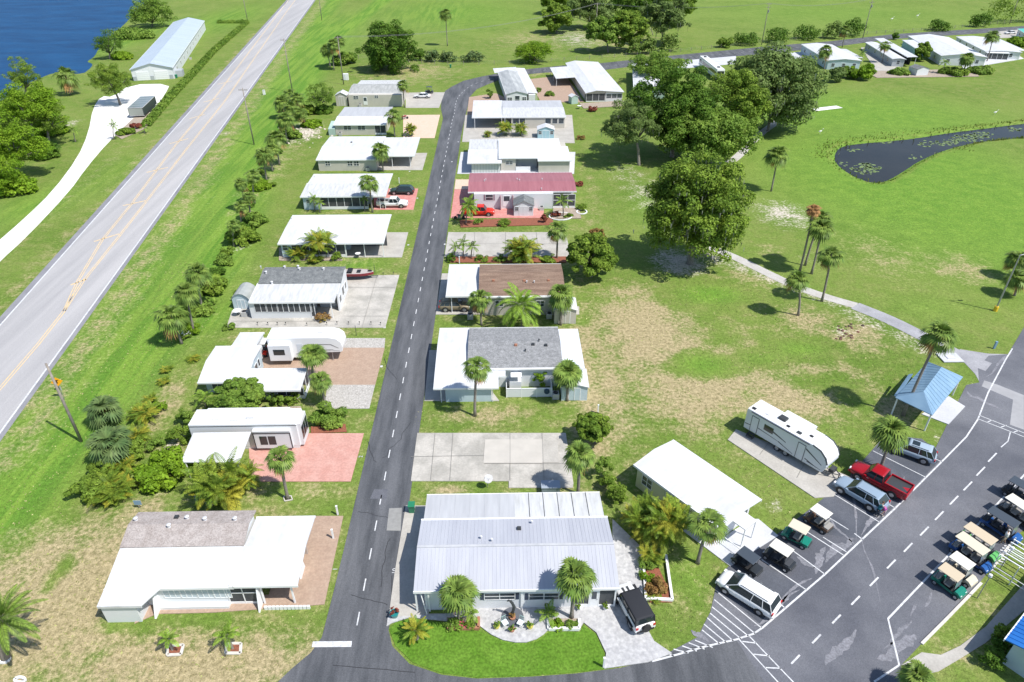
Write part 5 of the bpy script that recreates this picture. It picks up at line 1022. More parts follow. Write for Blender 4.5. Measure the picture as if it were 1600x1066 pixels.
# ---- yard equipment on the visible sides of the homes
def condenser(p, label, kind='condenser_unit'):
    x, y = G(*p); t = empty(kind, (x, y, .05), 0, label, 'air conditioner', 'air conditioners beside the homes'); MB().box(-.4, .4, -.4, .4, 0, .75).build('casing', mat('ac_grey', (.45, .45, .44), .6), t, bevel=.02); MB().tube([(0, 0, .75), (0, 0, .79)], .31, 12).build('fan_grille', black, t)
for p, lab in (((532, 212), 'air conditioner at the left corner of the half-white-roofed small home'), ((575, 267), 'air conditioner before the white-roofed beige home'), ((563, 167), 'air conditioner before the farthest left home'), ((846, 206), 'air conditioner beside the pale blue shed'), ((735, 498), 'air conditioner under the near edge of the bright carport'), ((858, 497), 'air conditioner between the brown-roofed home and its shed'), ((383, 494), 'air conditioner on the patio left of the row of dark windows'), ((868, 622), 'air conditioner between the low fence and the blue-grey shed')): condenser(p, lab)
bt = [((372, 493), 'patio table with chairs on the concrete left of the dark windows', .6), ((905, 170), 'patio table before the gabled porch', .6), ((560, 403), 'small table before the plain white-roofed home', .45)]
for p, lab, r_ in bt:
    x, y = G(*p); t = empty('patio_table', (x, y, .1), 0, lab, 'table', 'patio tables'); MB().tube([(0, 0, .70), (0, 0, .74)], r_, 14).build('table_top', trim, t); MB().tube([(0, 0, 0), (0, 0, .7)], .05, 6).build('leg', dark_metal, t)
# ================================================================= VEHICLES
car_glass = mat('car_glass', (.02, .03, .035), .08, spec=.7); chrome = mat('wheel_metal', (.45, .46, .48), .35, metal=.7)
lampm = mat('lamp_lens', (.75, .76, .78), .15); tailm = mat('tail_lens', (.45, .02, .02), .25)
def wheel(par, x, y, r=.34, w_=.22, z=None):
    s = 1 if y > 0 else -1; z = r if z is None else z
    o = MB().tube([(x, y - s * w_, z), (x, y - s * .02, z), (x, y, z)], [r, r, r * .9], 16).build('wheel', rubber, par); MB().tube([(x, y, z), (x, y + s * .015, z)], [r * .62, r * .5], 12).build('rim', chrome, o); return o
def ring(x, w_, zb, zt, crown=.03, tuck=.9):
    h = zt - zb; half = [(w_ * tuck, zb), (w_ * .99, zb + h * .22), (w_, zb + h * .55), (w_ * .985, zt - h * .14), (w_ * .90, zt - h * .02), (w_ * .5, zt + crown * .7), (0, zt + crown)]
    pts = [(x, y, z) for y, z in half] + [(x, -y, z) for y, z in reversed(half[:-1])]; return pts
def car(name, label, cat, A, B, col, kind='sedan', L=None, W=1.85, H=None, group='parked cars', wb=None, soft=None, sunroof=False, bed_dark=True):
    """A: photo point under the front, B: photo point under the rear"""
    a, b = Vector(G(*A)), Vector(G(*B)); d = a - b; ang = math.atan2(d.y, d.x); L = L or d.length; c = (a + b) / 2
    t = empty(name, (c.x, c.y, .06), ang, label, cat, group); m = col; f = L / 2
    S = dict(sedan=(1.45, [(.00, .5, .62), (.06, .86, .72), (.28, .95, .84), (.30, .97, .86), (.62, 1, .90), (.84, .97, .92), (.96, .9, .86), (1, .7, .72)], (.27, .40, .68, .86)),
             suv=(1.66, [(.00, .6, .72), (.04, .88, .84), (.10, .95, .95), (.25, .98, 1.02), (.60, 1, 1.04), (.9, .98, 1.06), (.97, .93, 1.02), (1, .8, .8)], (.25, .41, .87, .975)),
             van=(1.72, [(.00, .6, .66), (.04, .86, .80), (.10, .95, .90), (.20, .98, .98), (.60, 1, 1.02), (.9, .98, 1.04), (.98, .95, 1.02), (1, .85, .8)], (.17, .35, .91, .98)),
             pickup=(1.85, [(.00, .65, .80), (.03, .90, .95), (.08, .96, 1.05), (.25, .98, 1.10), (.58, 1, 1.10), (.59, 1, 1.10), (.97, 1, 1.12), (1, .97, 1.08)], (.25, .35, .56, .59)),
             jeep=(1.80, [(.00, .82, .95), (.02, .84, 1.04), (.24, .90, 1.12), (.27, .98, 1.14), (.60, 1, 1.14), (.96, 1, 1.14), (.985, .98, 1.12), (1, .97, 1.0)], (.27, .31, .93, .96)))[kind]
    H = H or S[0]; zb = .30 if kind in ('sedan', 'van') else .40; w2 = W / 2
    body = MB().loft([ring(f - x * L, w2 * k, zb + (.10 if x in (0, 1) else 0), zt, .03 if kind != 'jeep' else .01) for x, k, zt in S[1]])
    bo = body.build('body', m, t)
    for p in bo.data.polygons: p.use_smooth = len(p.vertices) == 4
    zbelt = S[1][4][2] - .02; x0, x1, x2, x3 = [f - q * L for q in S[2]]; wb_, wt = w2 * .93, w2 * (.74 if kind in ('sedan', 'suv', 'van') else .80); zt = H - .06
    if kind == 'jeep': wt = w2 * .90
    rm = soft or m
    # the glass house: windscreen, side windows and rear window, each its own pane, then roof and pillars
    def quadp(nm, P, mm, off=0): b_ = MB(); n = len(P); b_.add(P, [tuple(range(n))]); return b_.build(nm, mm, t)
    def sq(y0, y1, xa, xb, xc, xd): return
    side = soft if soft else car_glass
    quadp('windshield', [(x0, -wb_, zbelt), (x0, wb_, zbelt), (x1, wt, zt), (x1, -wt, zt)], car_glass); quadp('rear_window', [(x3, wb_, zbelt), (x3, -wb_, zbelt), (x2, -wt, zt), (x2, wt, zt)], car_glass)
    for s in (1, -1): quadp('side_window', [(x0, s * wb_, zbelt), (x3, s * wb_, zbelt), (x2, s * wt, zt), (x1, s * wt, zt)], side if kind != 'jeep' else car_glass)
    xm = (x1 + x2) / 2; r_ = MB().loft([[(x, y * wt, z) for y, z in ((-1, zt - .02), (-1.03, zt), (-.85, zt + .045 + c_), (-.4, zt + .065 + c_), (.4, zt + .065 + c_), (.85, zt + .045 + c_), (1.03, zt), (1, zt - .02))] for x, c_ in ((x1 + .05, -.03), (x1 - .15, 0), (xm, .015), (x2 + .15, 0), (x2 - .05, -.03))]); ro = r_.build('roof', rm, t)
    for p in ro.data.polygons: p.use_smooth = len(p.vertices) == 4
    for s in (1, -1):
        for (xa, xb) in ((x0, x1), (x3, x2), ((x0 * .45 + x3 * .55), (x1 * .5 + x2 * .5))) + (((x0 * .2 + x3 * .8), (x1 * .22 + x2 * .78)),) * (kind in ('suv', 'van')):
            MB().tube([(xa, s * (wb_ + .004), zbelt - .02), (xb, s * (wt + .004), zt + .01)], .03 if soft is None else .06, 6).build('pillar', rm, t)
    if kind in ('suv', 'van'):
        rb = MB(); [rb.tube([(x1 - .2, s * wt * .86, zt + .10), (x2 + .25, s * wt * .86, zt + .10)], .025, 6) for s in (1, -1)]; rb.build('roof_rails', dark_metal, t)
    if sunroof: MB().box(x1 - .25, x1 - .95, -wt * .55, wt * .55, zt + .07, zt + .088).build('sunroof', car_glass, t)
    wr = .33 if kind in ('sedan', 'van') else (.39 if kind != 'jeep' else .40); fa, ra = f - L * .19, -f + L * (.21 if kind != 'pickup' else .22)
    for x in (fa, ra):
        for s in (1, -1): MB().tube([(x, s * (w2 * .97), wr), (x, s * (w2 + .006), wr)], wr * 1.22, 16).build('wheel_arch', black, t); wheel(t, x, s * (w2 + .02), wr)
    for s in (1, -1):
        MB().box(f - .22, f - .03, s * w2 * .52, s * w2 * .84, S[1][1][2] - .16, S[1][1][2] - .01).build('headlight', lampm, t); MB().box(-f - .01, -f + .12, s * w2 * .70, s * w2 * .95, S[1][-2][2] - .28, S[1][-2][2] - .04).build('tail_light', tailm, t)
        MB().box(x0 - .35, x0 - .12, s * (w2 + .0), s * (w2 + .17), zbelt - .02, zbelt + .13).build('mirror', m, t)
        MB().box(f * .35, f * .35 - .18, s * w2, s * (w2 + .02), zbelt - .18, zbelt - .14).build('door_handle', chrome if kind == 'pickup' else m, t)
    MB().box(f - .08, f + .04, -w2 * .8, w2 * .8, zb + .02, zb + .22).build('bumper', m if kind != 'jeep' else black, t); MB().box(-f - .05, -f + .08, -w2 * .82, w2 * .82, zb + .05, zb + .24).build('bumper', m if kind not in ('pickup', 'jeep') else chrome if kind == 'pickup' else black, t)
    MB().box(f - .02, f + .02, -w2 * .42, w2 * .42, zb + .24, S[1][1][2] - .12).build('grille', black, t)
    if kind == 'pickup':
        bx0, bx1 = x3 - .12, -f + .1; bb = MB(); z = 1.14; bb.box(bx1 + .05, bx0, -w2 * .84, w2 * .84, z, z + .004); bb.build('bed_liner', dark_metal, t)
        rl = MB(); rl.box(bx1, bx0, w2 * .84, w2 * .97, 1.05, 1.33); rl.box(bx1, bx0, -w2 * .97, -w2 * .84, 1.05, 1.33); rl.box(bx0 - .06, bx0, -w2 * .84, w2 * .84, 1.05, 1.33); rl.build('bed_side', m, t); MB().box(bx1 - .06, bx1, -w2 * .97, w2 * .97, 1.0, 1.33).build('tailgate', m, t)
    if kind == 'jeep':
        MB().tube([(-f - .02, 0, .98), (-f - .24, 0, .98)], .38, 18).build('spare_wheel', rubber, t); fl = MB()
        for x in (fa, ra):
            for s in (1, -1): fl.box(x - .52, x + .52, s * w2 * .9, s * (w2 + .16), .80, .88)
        fl.build('fenders', black, t); hb = MB(); [hb.box(f - .45, f - .95, s * .12, s * .3, 1.11, 1.135) for s in (1, -1)]; hb.build('hood_vents', dark_metal, t)
    return t
pw = paint('white_car_paint', (.78, .79, .80), .25); pblue = paint('steel_blue_car_paint', (.26, .34, .43), .25); psilver = paint('silver_car_paint', (.34, .42, .50), .25); pred = paint('dark_red_car_paint', (.33, .010, .018), .25)
pred2 = paint('bright_red_car_paint', (.62, .03, .015), .28); pgold = paint('gold_brown_car_paint', (.24, .20, .13), .3); pgreen = paint('dark_green_car_paint', (.025, .055, .055), .25); soft_ = mat('black_soft_top', (.018, .02, .026), .8)
car('minivan', 'white minivan parked beside the hatched strip', 'minivan', (1131, 912), (1203, 957), pw, 'van', L=5.1, W=1.98)
car('suv', 'steel blue SUV with roof rails parked beside the red pickup', 'SUV', (1312, 761), (1373, 797), pblue, 'suv', L=4.9, W=1.95)
car('pickup_truck', 'dark red crew-cab pickup truck with open bed in the parking lot', 'pickup truck', (1340, 741), (1405, 775), pred, 'pickup', L=5.7, W=2.0)
car('suv', 'silver SUV with dark sunroof parked alone under the palm by the pavilion', 'SUV', (1394, 701), (1449, 721), psilver, 'suv', L=4.6, W=1.85, sunroof=True)
car('off_road_car', 'white off-road car with black soft top and rear spare wheel on the pale driveway', 'jeep', (972, 928), (1005, 988), pw, 'jeep', L=4.3, W=1.85, soft=soft_)
car('sedan', 'white sedan parked on concrete at the far end of the left row', 'car', (643, 153), (677, 153), pw, 'sedan', L=4.9, W=1.85)
car('pickup_truck', 'white crew-cab pickup truck half under a carport on red pavers', 'pickup truck', (640, 323), (587, 323), pw, 'pickup', L=5.8, W=2.0)
car('suv', 'dark green SUV behind the white pickup on red pavers', 'SUV', (610, 303), (647, 303), pgreen, 'suv', L=4.8, W=1.9)
car('pickup_truck', 'bright red pickup truck half under a palm on red pavers', 'pickup truck', (776, 336), (722, 336), pred2, 'pickup', L=5.6, W=1.95)
car('sedan', 'gold-brown sedan under the white carport of the brown-roofed home', 'car', (734, 484), (688, 484), pgold, 'suv', L=4.5, W=1.8, H=1.6)
car('sedan', 'white car parked far off by the teal-roofed home', 'car', (1566, 54), (1590, 53), pw, 'sedan', L=4.9)
car('sedan', 'dark car in the shade of the farther carports, near the two narrow white roofs', 'car', (1366, 71), (1376, 78), pgreen, 'sedan', L=4.6)

# ---- recreational vehicles
def rv(name, label, cat, A, B, L, W, H, zb, nose=None, tail=.1, group='camping vehicles', m=None, step=None):
    a, b = Vector(G(*A)), Vector(G(*B)); d = a - b; c = (a + b) / 2; t = empty(name, (c.x, c.y, .06), math.atan2(d.y, d.x), label, cat, group); f = L / 2
    P = [(-f, zb), (-f, H - .15), (-f + .12, H)] + (nose(f, H, zb) if nose else [(f - .12, H), (f, H - .15), (f, zb)]); b_ = MB().ext([(x, z) for x, z in P], -W / 2, W / 2, 'y'); b_.build('body', m or pw, t, bevel=.06)
    return t, f
roofw = mat('rv_roof_white', (.78, .79, .79), .5, (.70, .71, .71), .6); graphic = mat('charcoal_graphic', (.05, .06, .075), .4); rv_blue = mat('rv_side', (.62, .66, .70), .35, (.58, .62, .66), .5)
# travel trailer in the field
t, f = rv('travel_trailer', 'white travel trailer with curved nose and charcoal side stripes on its own concrete strip', 'travel trailer', (1275, 742), (1172, 677), 9.6, 2.45, 3.25, .62, lambda f, H, zb: [(f - 1.7, H), (f - 1.0, H - .18), (f - .35, H - .75), (f - .05, H - 1.35), (f, H - 1.7), (f - .25, zb + .15), (f - .4, zb)], m=rv_blue)
t.location = (*[(G(1238, 734)[i] + G(1205, 672)[i]) / 2 for i in (0, 1)], .06); a_, b_ = Vector(G(1287, 737)), Vector(G(1170, 665)); 
aa = Vector(G(1272, 742)) ; bb = Vector(G(1170, 681)); dd = aa - bb; t.rotation_euler = (0, 0, math.atan2(dd.y, dd.x)); nrm = Vector((-dd.y, dd.x)).normalized(); cc = (aa + bb) / 2 + nrm * 1.25; t.location = (cc.x, cc.y, .06)
y = -1.225
MB().box(-f + .05, f - 1.75, -1.2, 1.2, 3.25, 3.27).build('roof', roofw, t); b = MB(); P = [(f - 1.75, 3.27), (f - .98, 3.10), (f - .30, 2.52), (f + .0, 1.92), (f - .05, 1.9), (f - .36, 2.48), (f - 1.0, 3.05), (f - 1.75, 3.22)]; b.ext(P, -1.12, 1.12, 'y'); b.build('front_cap', roofw, t)
b = MB(); [b.ext([(f - 1.9, 3.30), (f - .95, 3.13), (f - .25, 2.55), (f + .05, 1.9), (f - .05, 1.9), (f - .35, 2.48), (f - 1.0, 3.03), (f - 1.9, 3.2)], s * 1.12, s * 1.25, 'y') for s in (1, -1)]; b.build('cap_edge', graphic, t)
for x0, x1, z0, z1, nm in ((-f + .95, -f + 1.5, 1.95, 2.5, 'window'), (-f + 2.3, -f + 3.4, 1.8, 2.55, 'window')): MB().box(x0, x1, y - .02, y, z0, z1).build(nm, car_glass, t)
for x0 in (-f + .8, f - 3.3):
    o = MB().box(x0, x0 + .78, y - .025, y, .75, 2.7).build('door', rv_blue, t); b = MB(); b.box(x0 - .05, x0, y - .04, y, .72, 2.75); b.box(x0 + .78, x0 + .83, y - .04, y, .72, 2.75); b.box(x0, x0 + .78, y - .04, y, 2.7, 2.75); b.build('door_frame', graphic, o)
b = MB()
for (p, q, w_) in (((-f + 1.7, 1.55), (-f + 4.2, 1.35), .05), ((-f + 4.2, 1.35), (f - 3.6, .85), .06), ((-f + 3.4, 2.15), (-f + 5.0, 1.75), .10), ((f - 2.3, 1.2), (f - .9, .9), .06), ((-f + .1, 1.3), (-f + 1.7, 1.55), .05), ((f - 2.4, 2.4), (f - .5, 1.5), .10), ((f - 2.0, 1.0), (f - .5, .9), .05)):
    b.ext([(p[0], p[1] - w_), (q[0], q[1] - w_ * .4), (q[0], q[1] + w_ * .4), (p[0], p[1] + w_)], y - .012, y, 'y')
b.build('side_graphic', graphic, t); MB().tube([(-f + .6, y - .08, 3.18), (f - 2.2, y - .08, 3.18)], .06, 8).build('awning', graphic, t)
for x in (-f + 4.2, -f + 5.2):
    for s in (1, -1): wheel(t, x, s * 1.2, .36)
MB().box(-f + 2.9, f - 3.2, 1.2, 1.95, .85, 3.1).build('slide_out', rv_blue, t, bevel=.03); MB().box(-f + 2.9, f - 3.2, 1.2, 1.97, 3.1, 3.16).build('slide_out_roof', roofw, t)
for x, yy, w_, m_ in ((-f + .5, -.75, .22, black), (-f + 2.0, -.45, .2, vent_mat), (-f + 3.5, .1, .42, dark_metal), (-f + 4.5, -.55, .18, black), (-f + 5.8, -.6, .25, dark_metal), (-f + 6.9, -.1, .18, black)): MB().box(x - w_, x + w_, yy - w_ * .8, yy + w_ * .8, 3.26, 3.26 + (.28 if w_ > .4 else .1)).build('roof_air_conditioner' if w_ > .4 else 'roof_vent', m_, t, bevel=.02)
b = MB(); b.tube([(f - .4, .9, .6), (f + 1.1, 0, .6)], .05, 6); b.tube([(f - .4, -.9, .6), (f + 1.1, 0, .6)], .05, 6); b.box(f + .0, f + .5, -.4, .4, .55, 1.0); b.tube([(f + 1.0, 0, .0), (f + 1.0, 0, .8)], .05, 6); b.build('hitch', dark_metal, t)
b = MB(); [b.box(-f + .8 + .0, -f + 1.55, y - .25 - k * .28, y - .0 - k * .28, .5 - k * .2, .54 - k * .2) for k in range(2)]; b.box(-f + .8, -f + .84, y - .5, y, .1, .5); b.box(-f + 1.5, -f + 1.54, y - .5, y, .1, .5); b.build('step', dark_metal, t)
# fifth wheel
t, f = rv('fifth_wheel', 'white fifth-wheel camper with slide-out beside the white-roofed home', 'camper', (540, 562), (430, 562), 9.3, 2.5, 3.6, .6, lambda f, H, zb: [(f - 1.6, H), (f - .7, H - .2), (f - .15, H - .7), (f, H - 1.4), (f - .1, 1.5), (f - .3, 1.4), (f - 2.4, 1.35), (f - 2.5, zb)])
va = G(480, 566)[1]; t.location = (G(484, 560)[0], va + 1.3, .06); t.rotation_euler = (0, 0, 0)
MB().box(-f + .05, f - 1.6, -1.2, 1.2, 3.6, 3.62).build('roof', roofw, t); sx0, sx1 = -f + .25, -f + 3.0; MB().box(sx0, sx1, -2.15, -1.25, .75, 2.95).build('slide_out', pw, t, bevel=.04); MB().box(sx0 + .0, sx1, -2.17, -1.2, 2.95, 3.0).build('slide_out_roof', roofw, t)
MB().box(sx0 + .6, sx0 + 2.0, -2.17, -2.15, 1.65, 2.45).build('window', car_glass, t, bevel=0); MB().box(-f + 3.6, -f + 4.3, -1.28, -1.25, .8, 2.7).build('door', rv_blue, t)
MB().box(-f + .7, -f + 3.6, 1.25, 1.95, .9, 3.2).build('slide_out', pw, t)
b = MB()
for (p, q, w_) in (((-f + 5.2, 2.0), (f - .4, 1.6), .05), ((-f + 5.6, 1.75), (f - 1.2, 1.8), .04), ((-f + 3.3, 1.2), (-f + 5.2, 1.2), .05), ((f - 2.6, 1.55), (f - 1.6, 1.62), .05)): b.ext([(p[0], p[1] - w_), (q[0], q[1] - w_ * .4), (q[0], q[1] + w_ * .4), (p[0], p[1] + w_)], -1.262, -1.25, 'y')
b.build('side_graphic', steel, t); b = MB(); [b.tube([(f - 1.5, s * 1.0, 0), (f - 1.5, s * 1.0, 1.35)], .05, 6) for s in (1, -1)]; b.build('landing_legs', steel, t)
for x in (-f + 4.6, -f + 5.6):
    for s in (1, -1): wheel(t, x, s * 1.22, .37)
for x in (-f + 1.5, -f + 3.3, -f + 6.5): MB().box(x - .3, x + .3, -.25, .25, 3.61, 3.75).build('roof_vent', vent_mat, t, bevel=.02)
b = MB(); b.ext([(-f + 4.9, 2.7), (f - 1.4, 2.6), (f - .45, 2.0), (f - .6, 2.0), (f - 1.5, 2.5), (-f + 4.9, 2.6)], -1.265, -1.25, 'y'); b.build('cap_line', steel, t)
# park-model trailer with awning roof
t, f = rv('park_trailer', 'long white park trailer with side awning roof on the salmon driveway', 'park trailer', (462, 700), (300, 700), 11.2, 2.6, 3.35, .3, m=siding_white)
va = G(420, 706)[1]; u0, u1 = G(289.5, 673, 3.35)[0], G(459, 673, 3.35)[0]; f = (u1 - u0) / 2; t.location = ((u0 + u1) / 2, va + 1.75, .06); t.rotation_euler = (0, 0, 0)
for o in [q for q in COL.objects if q.parent == t]: o.data.transform(Matrix.Scale(f / 5.6, 4, (1, 0, 0)))
MB().box(-f, f - .05, -1.3, 1.3, 3.35, 3.38).build('roof', roofw, t); MB().box(-f + 1.0, f - 1.4, 1.3, 1.75, .5, 3.2).build('slide_out', siding_white, t); sx = f - 4.6
MB().box(sx, f - .7, -1.75, -1.3, .45, 2.75).build('slide_out', siding_white, t); MB().box(sx, f - .7, -1.78, -1.28, 2.75, 2.82).build('slide_out_roof', roofw, t)
b = MB(); b.box(sx - .02, f - .66, -1.80, -1.75, 2.5, 2.58); b.box(sx, sx + .08, -1.8, -1.75, .4, 2.55); b.box(f - .74, f - .66, -1.8, -1.75, .4, 2.55); b.box(-f, f, -1.33, -1.3, 3.15, 3.2); b.build('trim_line', black, t)
for x in (sx + .6, sx + 1.5): o = MB().box(x, x + .78, -1.77, -1.75, .95, 2.1).build('window', car_glass, t)
b = MB(); b.box(f, f + .35, -1.1, 1.1, .3, 3.2); b.build('front_bay', siding_white, t); [MB().box(f + .35, f + .37, y0, y0 + .62, 1.0, 2.7).build('window', car_glass, t) for y0 in (-1.05, -.33, .39)]
for x, yy in ((-f + 2.6, -.2), (-f + 6.2, -.1), (f - 2.6, -.1), (-f + 4.6, -.4)): MB().box(x - .4, x + .4, yy - .3, yy + .3, 3.37, 3.5 if x != -f + 6.2 else 3.62).build('roof_vent', vent_mat, t, bevel=.03)
h = Home('x'); h.off = (t.location.x, t.location.y, 0); h.e = t
o = h.rpoly([(302, 677, 2.95), (392, 675.5, 2.95), (374, 723, 2.25), (282.5, 723, 2.25)], white_roof, name='awning_roof'); ax0, ay0 = G(284, 723, 2.25); ax1 = G(372, 723, 2.25)[0]
for x in (ax0 + .3, (ax0 + ax1) / 2, ax1 - .2): h.post(x, ay0 + .1, 2.25)
b = MB(); [b.box(ax0 + .3, ax1 - .5, ay0 + 1.0 * k, ay0 + 1.0 * k + .03, 2.25 + .22 * k + .02, 2.25 + .22 * k + .06) for k in range(0)]
h.part('skirting', MB().box(u0 + .1, u1 - .1, va + .47, va + .49, 0, .5), siding_white)
# motorhome and enclosed trailer
t, f = rv('motorhome', 'white motorhome parked by the far road behind the oaks', 'motorhome', (1120, 118), (1090, 96), 9.5, 2.5, 3.4, .5); aa, bb = Vector(G(1127, 109, 3.4)), Vector(G(1099, 87.5, 3.4)); d = aa - bb; f2 = d.length / 2; t.location = (*((aa + bb) / 2), .06); t.rotation_euler = (0, 0, math.atan2(d.y, d.x)); k = f2 / f
for o in [q for q in COL.objects if q.parent == t]: o.data.transform(Matrix.Scale(k, 4, (1, 0, 0)))
f = f2; MB().box(-f + .1, f - .1, -1.2, 1.2, 3.4, 3.44).build('roof', roofw, t)
for s in (1, -1):
    MB().box(-f + .6, -f + 3.2, s * 1.25, s * 1.27, 1.7, 2.6).build('window', car_glass, t); MB().box(-f + 4.4, f - .8, s * 1.25, s * 1.27, 1.7, 2.6).build('window', car_glass, t); MB().box(-f, f, s * 1.25, s * 1.262, .9, 1.1).build('side_graphic', siding_green, t)
    for x in (-f + 2.2, f - 2): wheel(t, x, s * 1.22, .42)
for x in (-f + 2.5, f - 3): MB().box(x - .5, x + .5, -.4, .4, 3.42, 3.7).build('roof_air_conditioner', black, t, bevel=.03)
MB().box(f, f + .02, -1.1, 1.1, 1.6, 2.9).build('windshield', car_glass, t)
t, f = rv('enclosed_trailer', 'dark grey enclosed cargo trailer parked on the white shell drive', 'trailer', (240, 158), (213, 183), 6.0, 2.3, 2.6, .5, m=mat('charcoal_trailer', (.055, .065, .07), .35)); A0, A1, A2 = G(209, 165, 2.6), G(229, 167, 2.6), G(246, 152, 2.6)
fr, bk = G(227, 184), G(246, 165); d = Vector(bk) - Vector(fr); t.rotation_euler = (0, 0, math.atan2(d.y, d.x)); k = d.length / 6.0; n_ = Vector((-d.y, d.x)).normalized(); c_ = (Vector(fr) + Vector(bk)) / 2 + n_ * 1.9; t.location = (c_.x, c_.y, .05)
for o in [q for q in COL.objects if q.parent == t]: o.data.transform(Matrix.Diagonal((k, 1.65, 1, 1)))
f = d.length / 2; W_ = 1.9; tr_rf = mat('trailer_roof', (.20, .24, .25), .35, (.15, .19, .20), 1); b = MB(); n = 5
MB().box(-f + .05, f - .05, -W_ + .05, W_ - .05, 2.6, 2.62).build('roof', tr_rf, t); b = MB(); [b.box(-f + (i) * 2 * f / n - .04, -f + i * 2 * f / n + .04, -W_ + .04, W_ - .04, 2.62, 2.65) for i in range(1, n)]; [b.box(-f, f, s * W_ - .05, s * W_ + .02, 2.55, 2.66) for s in (1, -1)]; b.box(-f - .02, -f + .05, -W_, W_, .5, .6); b.box(-f - .02, -f + .05, -W_, W_, 2.55, 2.66); b.build('corner_trim', vent_mat, t)
MB().box(-f - .02, -f, -W_ + .15, W_ - .15, .65, 2.45).build('rear_door', mat('trailer_door', (.30, .33, .30), .5), t)
for x in (-.5, .5):
    for s in (1, -1): wheel(t, x, s * (W_ + .03), .33)
b = MB(); b.tube([(f, .8, .5), (f + 1.2, 0, .5)], .05, 6); b.tube([(f, -.8, .5), (f + 1.2, 0, .5)], .05, 6); b.build('hitch', dark_metal, t)
# boat on its trailer
c = G(555, 441); t = empty('bass_boat', (c[0], c[1] + 1.2, .06), 0, 'dark red bass boat on a trailer sticking out behind the dark shingle home', 'boat', None)
def hull(x): return max(.02, 1.0 * (1 - max(0, (x - .2) / 2.7) ** 2.2))
b = MB(); xs_ = [-3.0, -2, -1, 0, .8, 1.5, 2.1, 2.5, 2.75]; b.loft([[(x, -hull(x), 1.15), (x, -hull(x) * .9, .75), (x, -hull(x) * .4, .5 + max(0, x - 1) * .1), (x, hull(x) * .4, .5 + max(0, x - 1) * .1), (x, hull(x) * .9, .75), (x, hull(x), 1.15)] for x in xs_]); b.build('hull', paint('maroon_gelcoat', (.22, .02, .03), .2), t)
b = MB(); P = [(x, -hull(x) * .86) for x in xs_] + [(x, hull(x) * .86) for x in reversed(xs_)]; b.ext(P, 1.152, 1.17, 'z'); b.build('deck', mat('boat_carpet', (.42, .38, .36), .9), t)
MB().box(-1.2, -.5, -.7, .7, 1.17, 1.45).box(.2, .8, -.5, .5, 1.17, 1.24).build('seats', black, t); b = MB(); b.box(-3, 3.4, -.06, .06, .3, .4); b.box(-2, -1.9, -1.1, 1.1, .3, .4); b.build('trailer_frame', dark_metal, t); MB().box(-3.5, -3.05, -.25, .25, .6, 1.6).build('outboard_motor', black, t); MB().box(1.9, 2.5, -.12, .12, 1.18, 1.36).build('trolling_motor', black, t)
[wheel(t, -1.5, s * 1.15, .3) for s in (1, -1)]

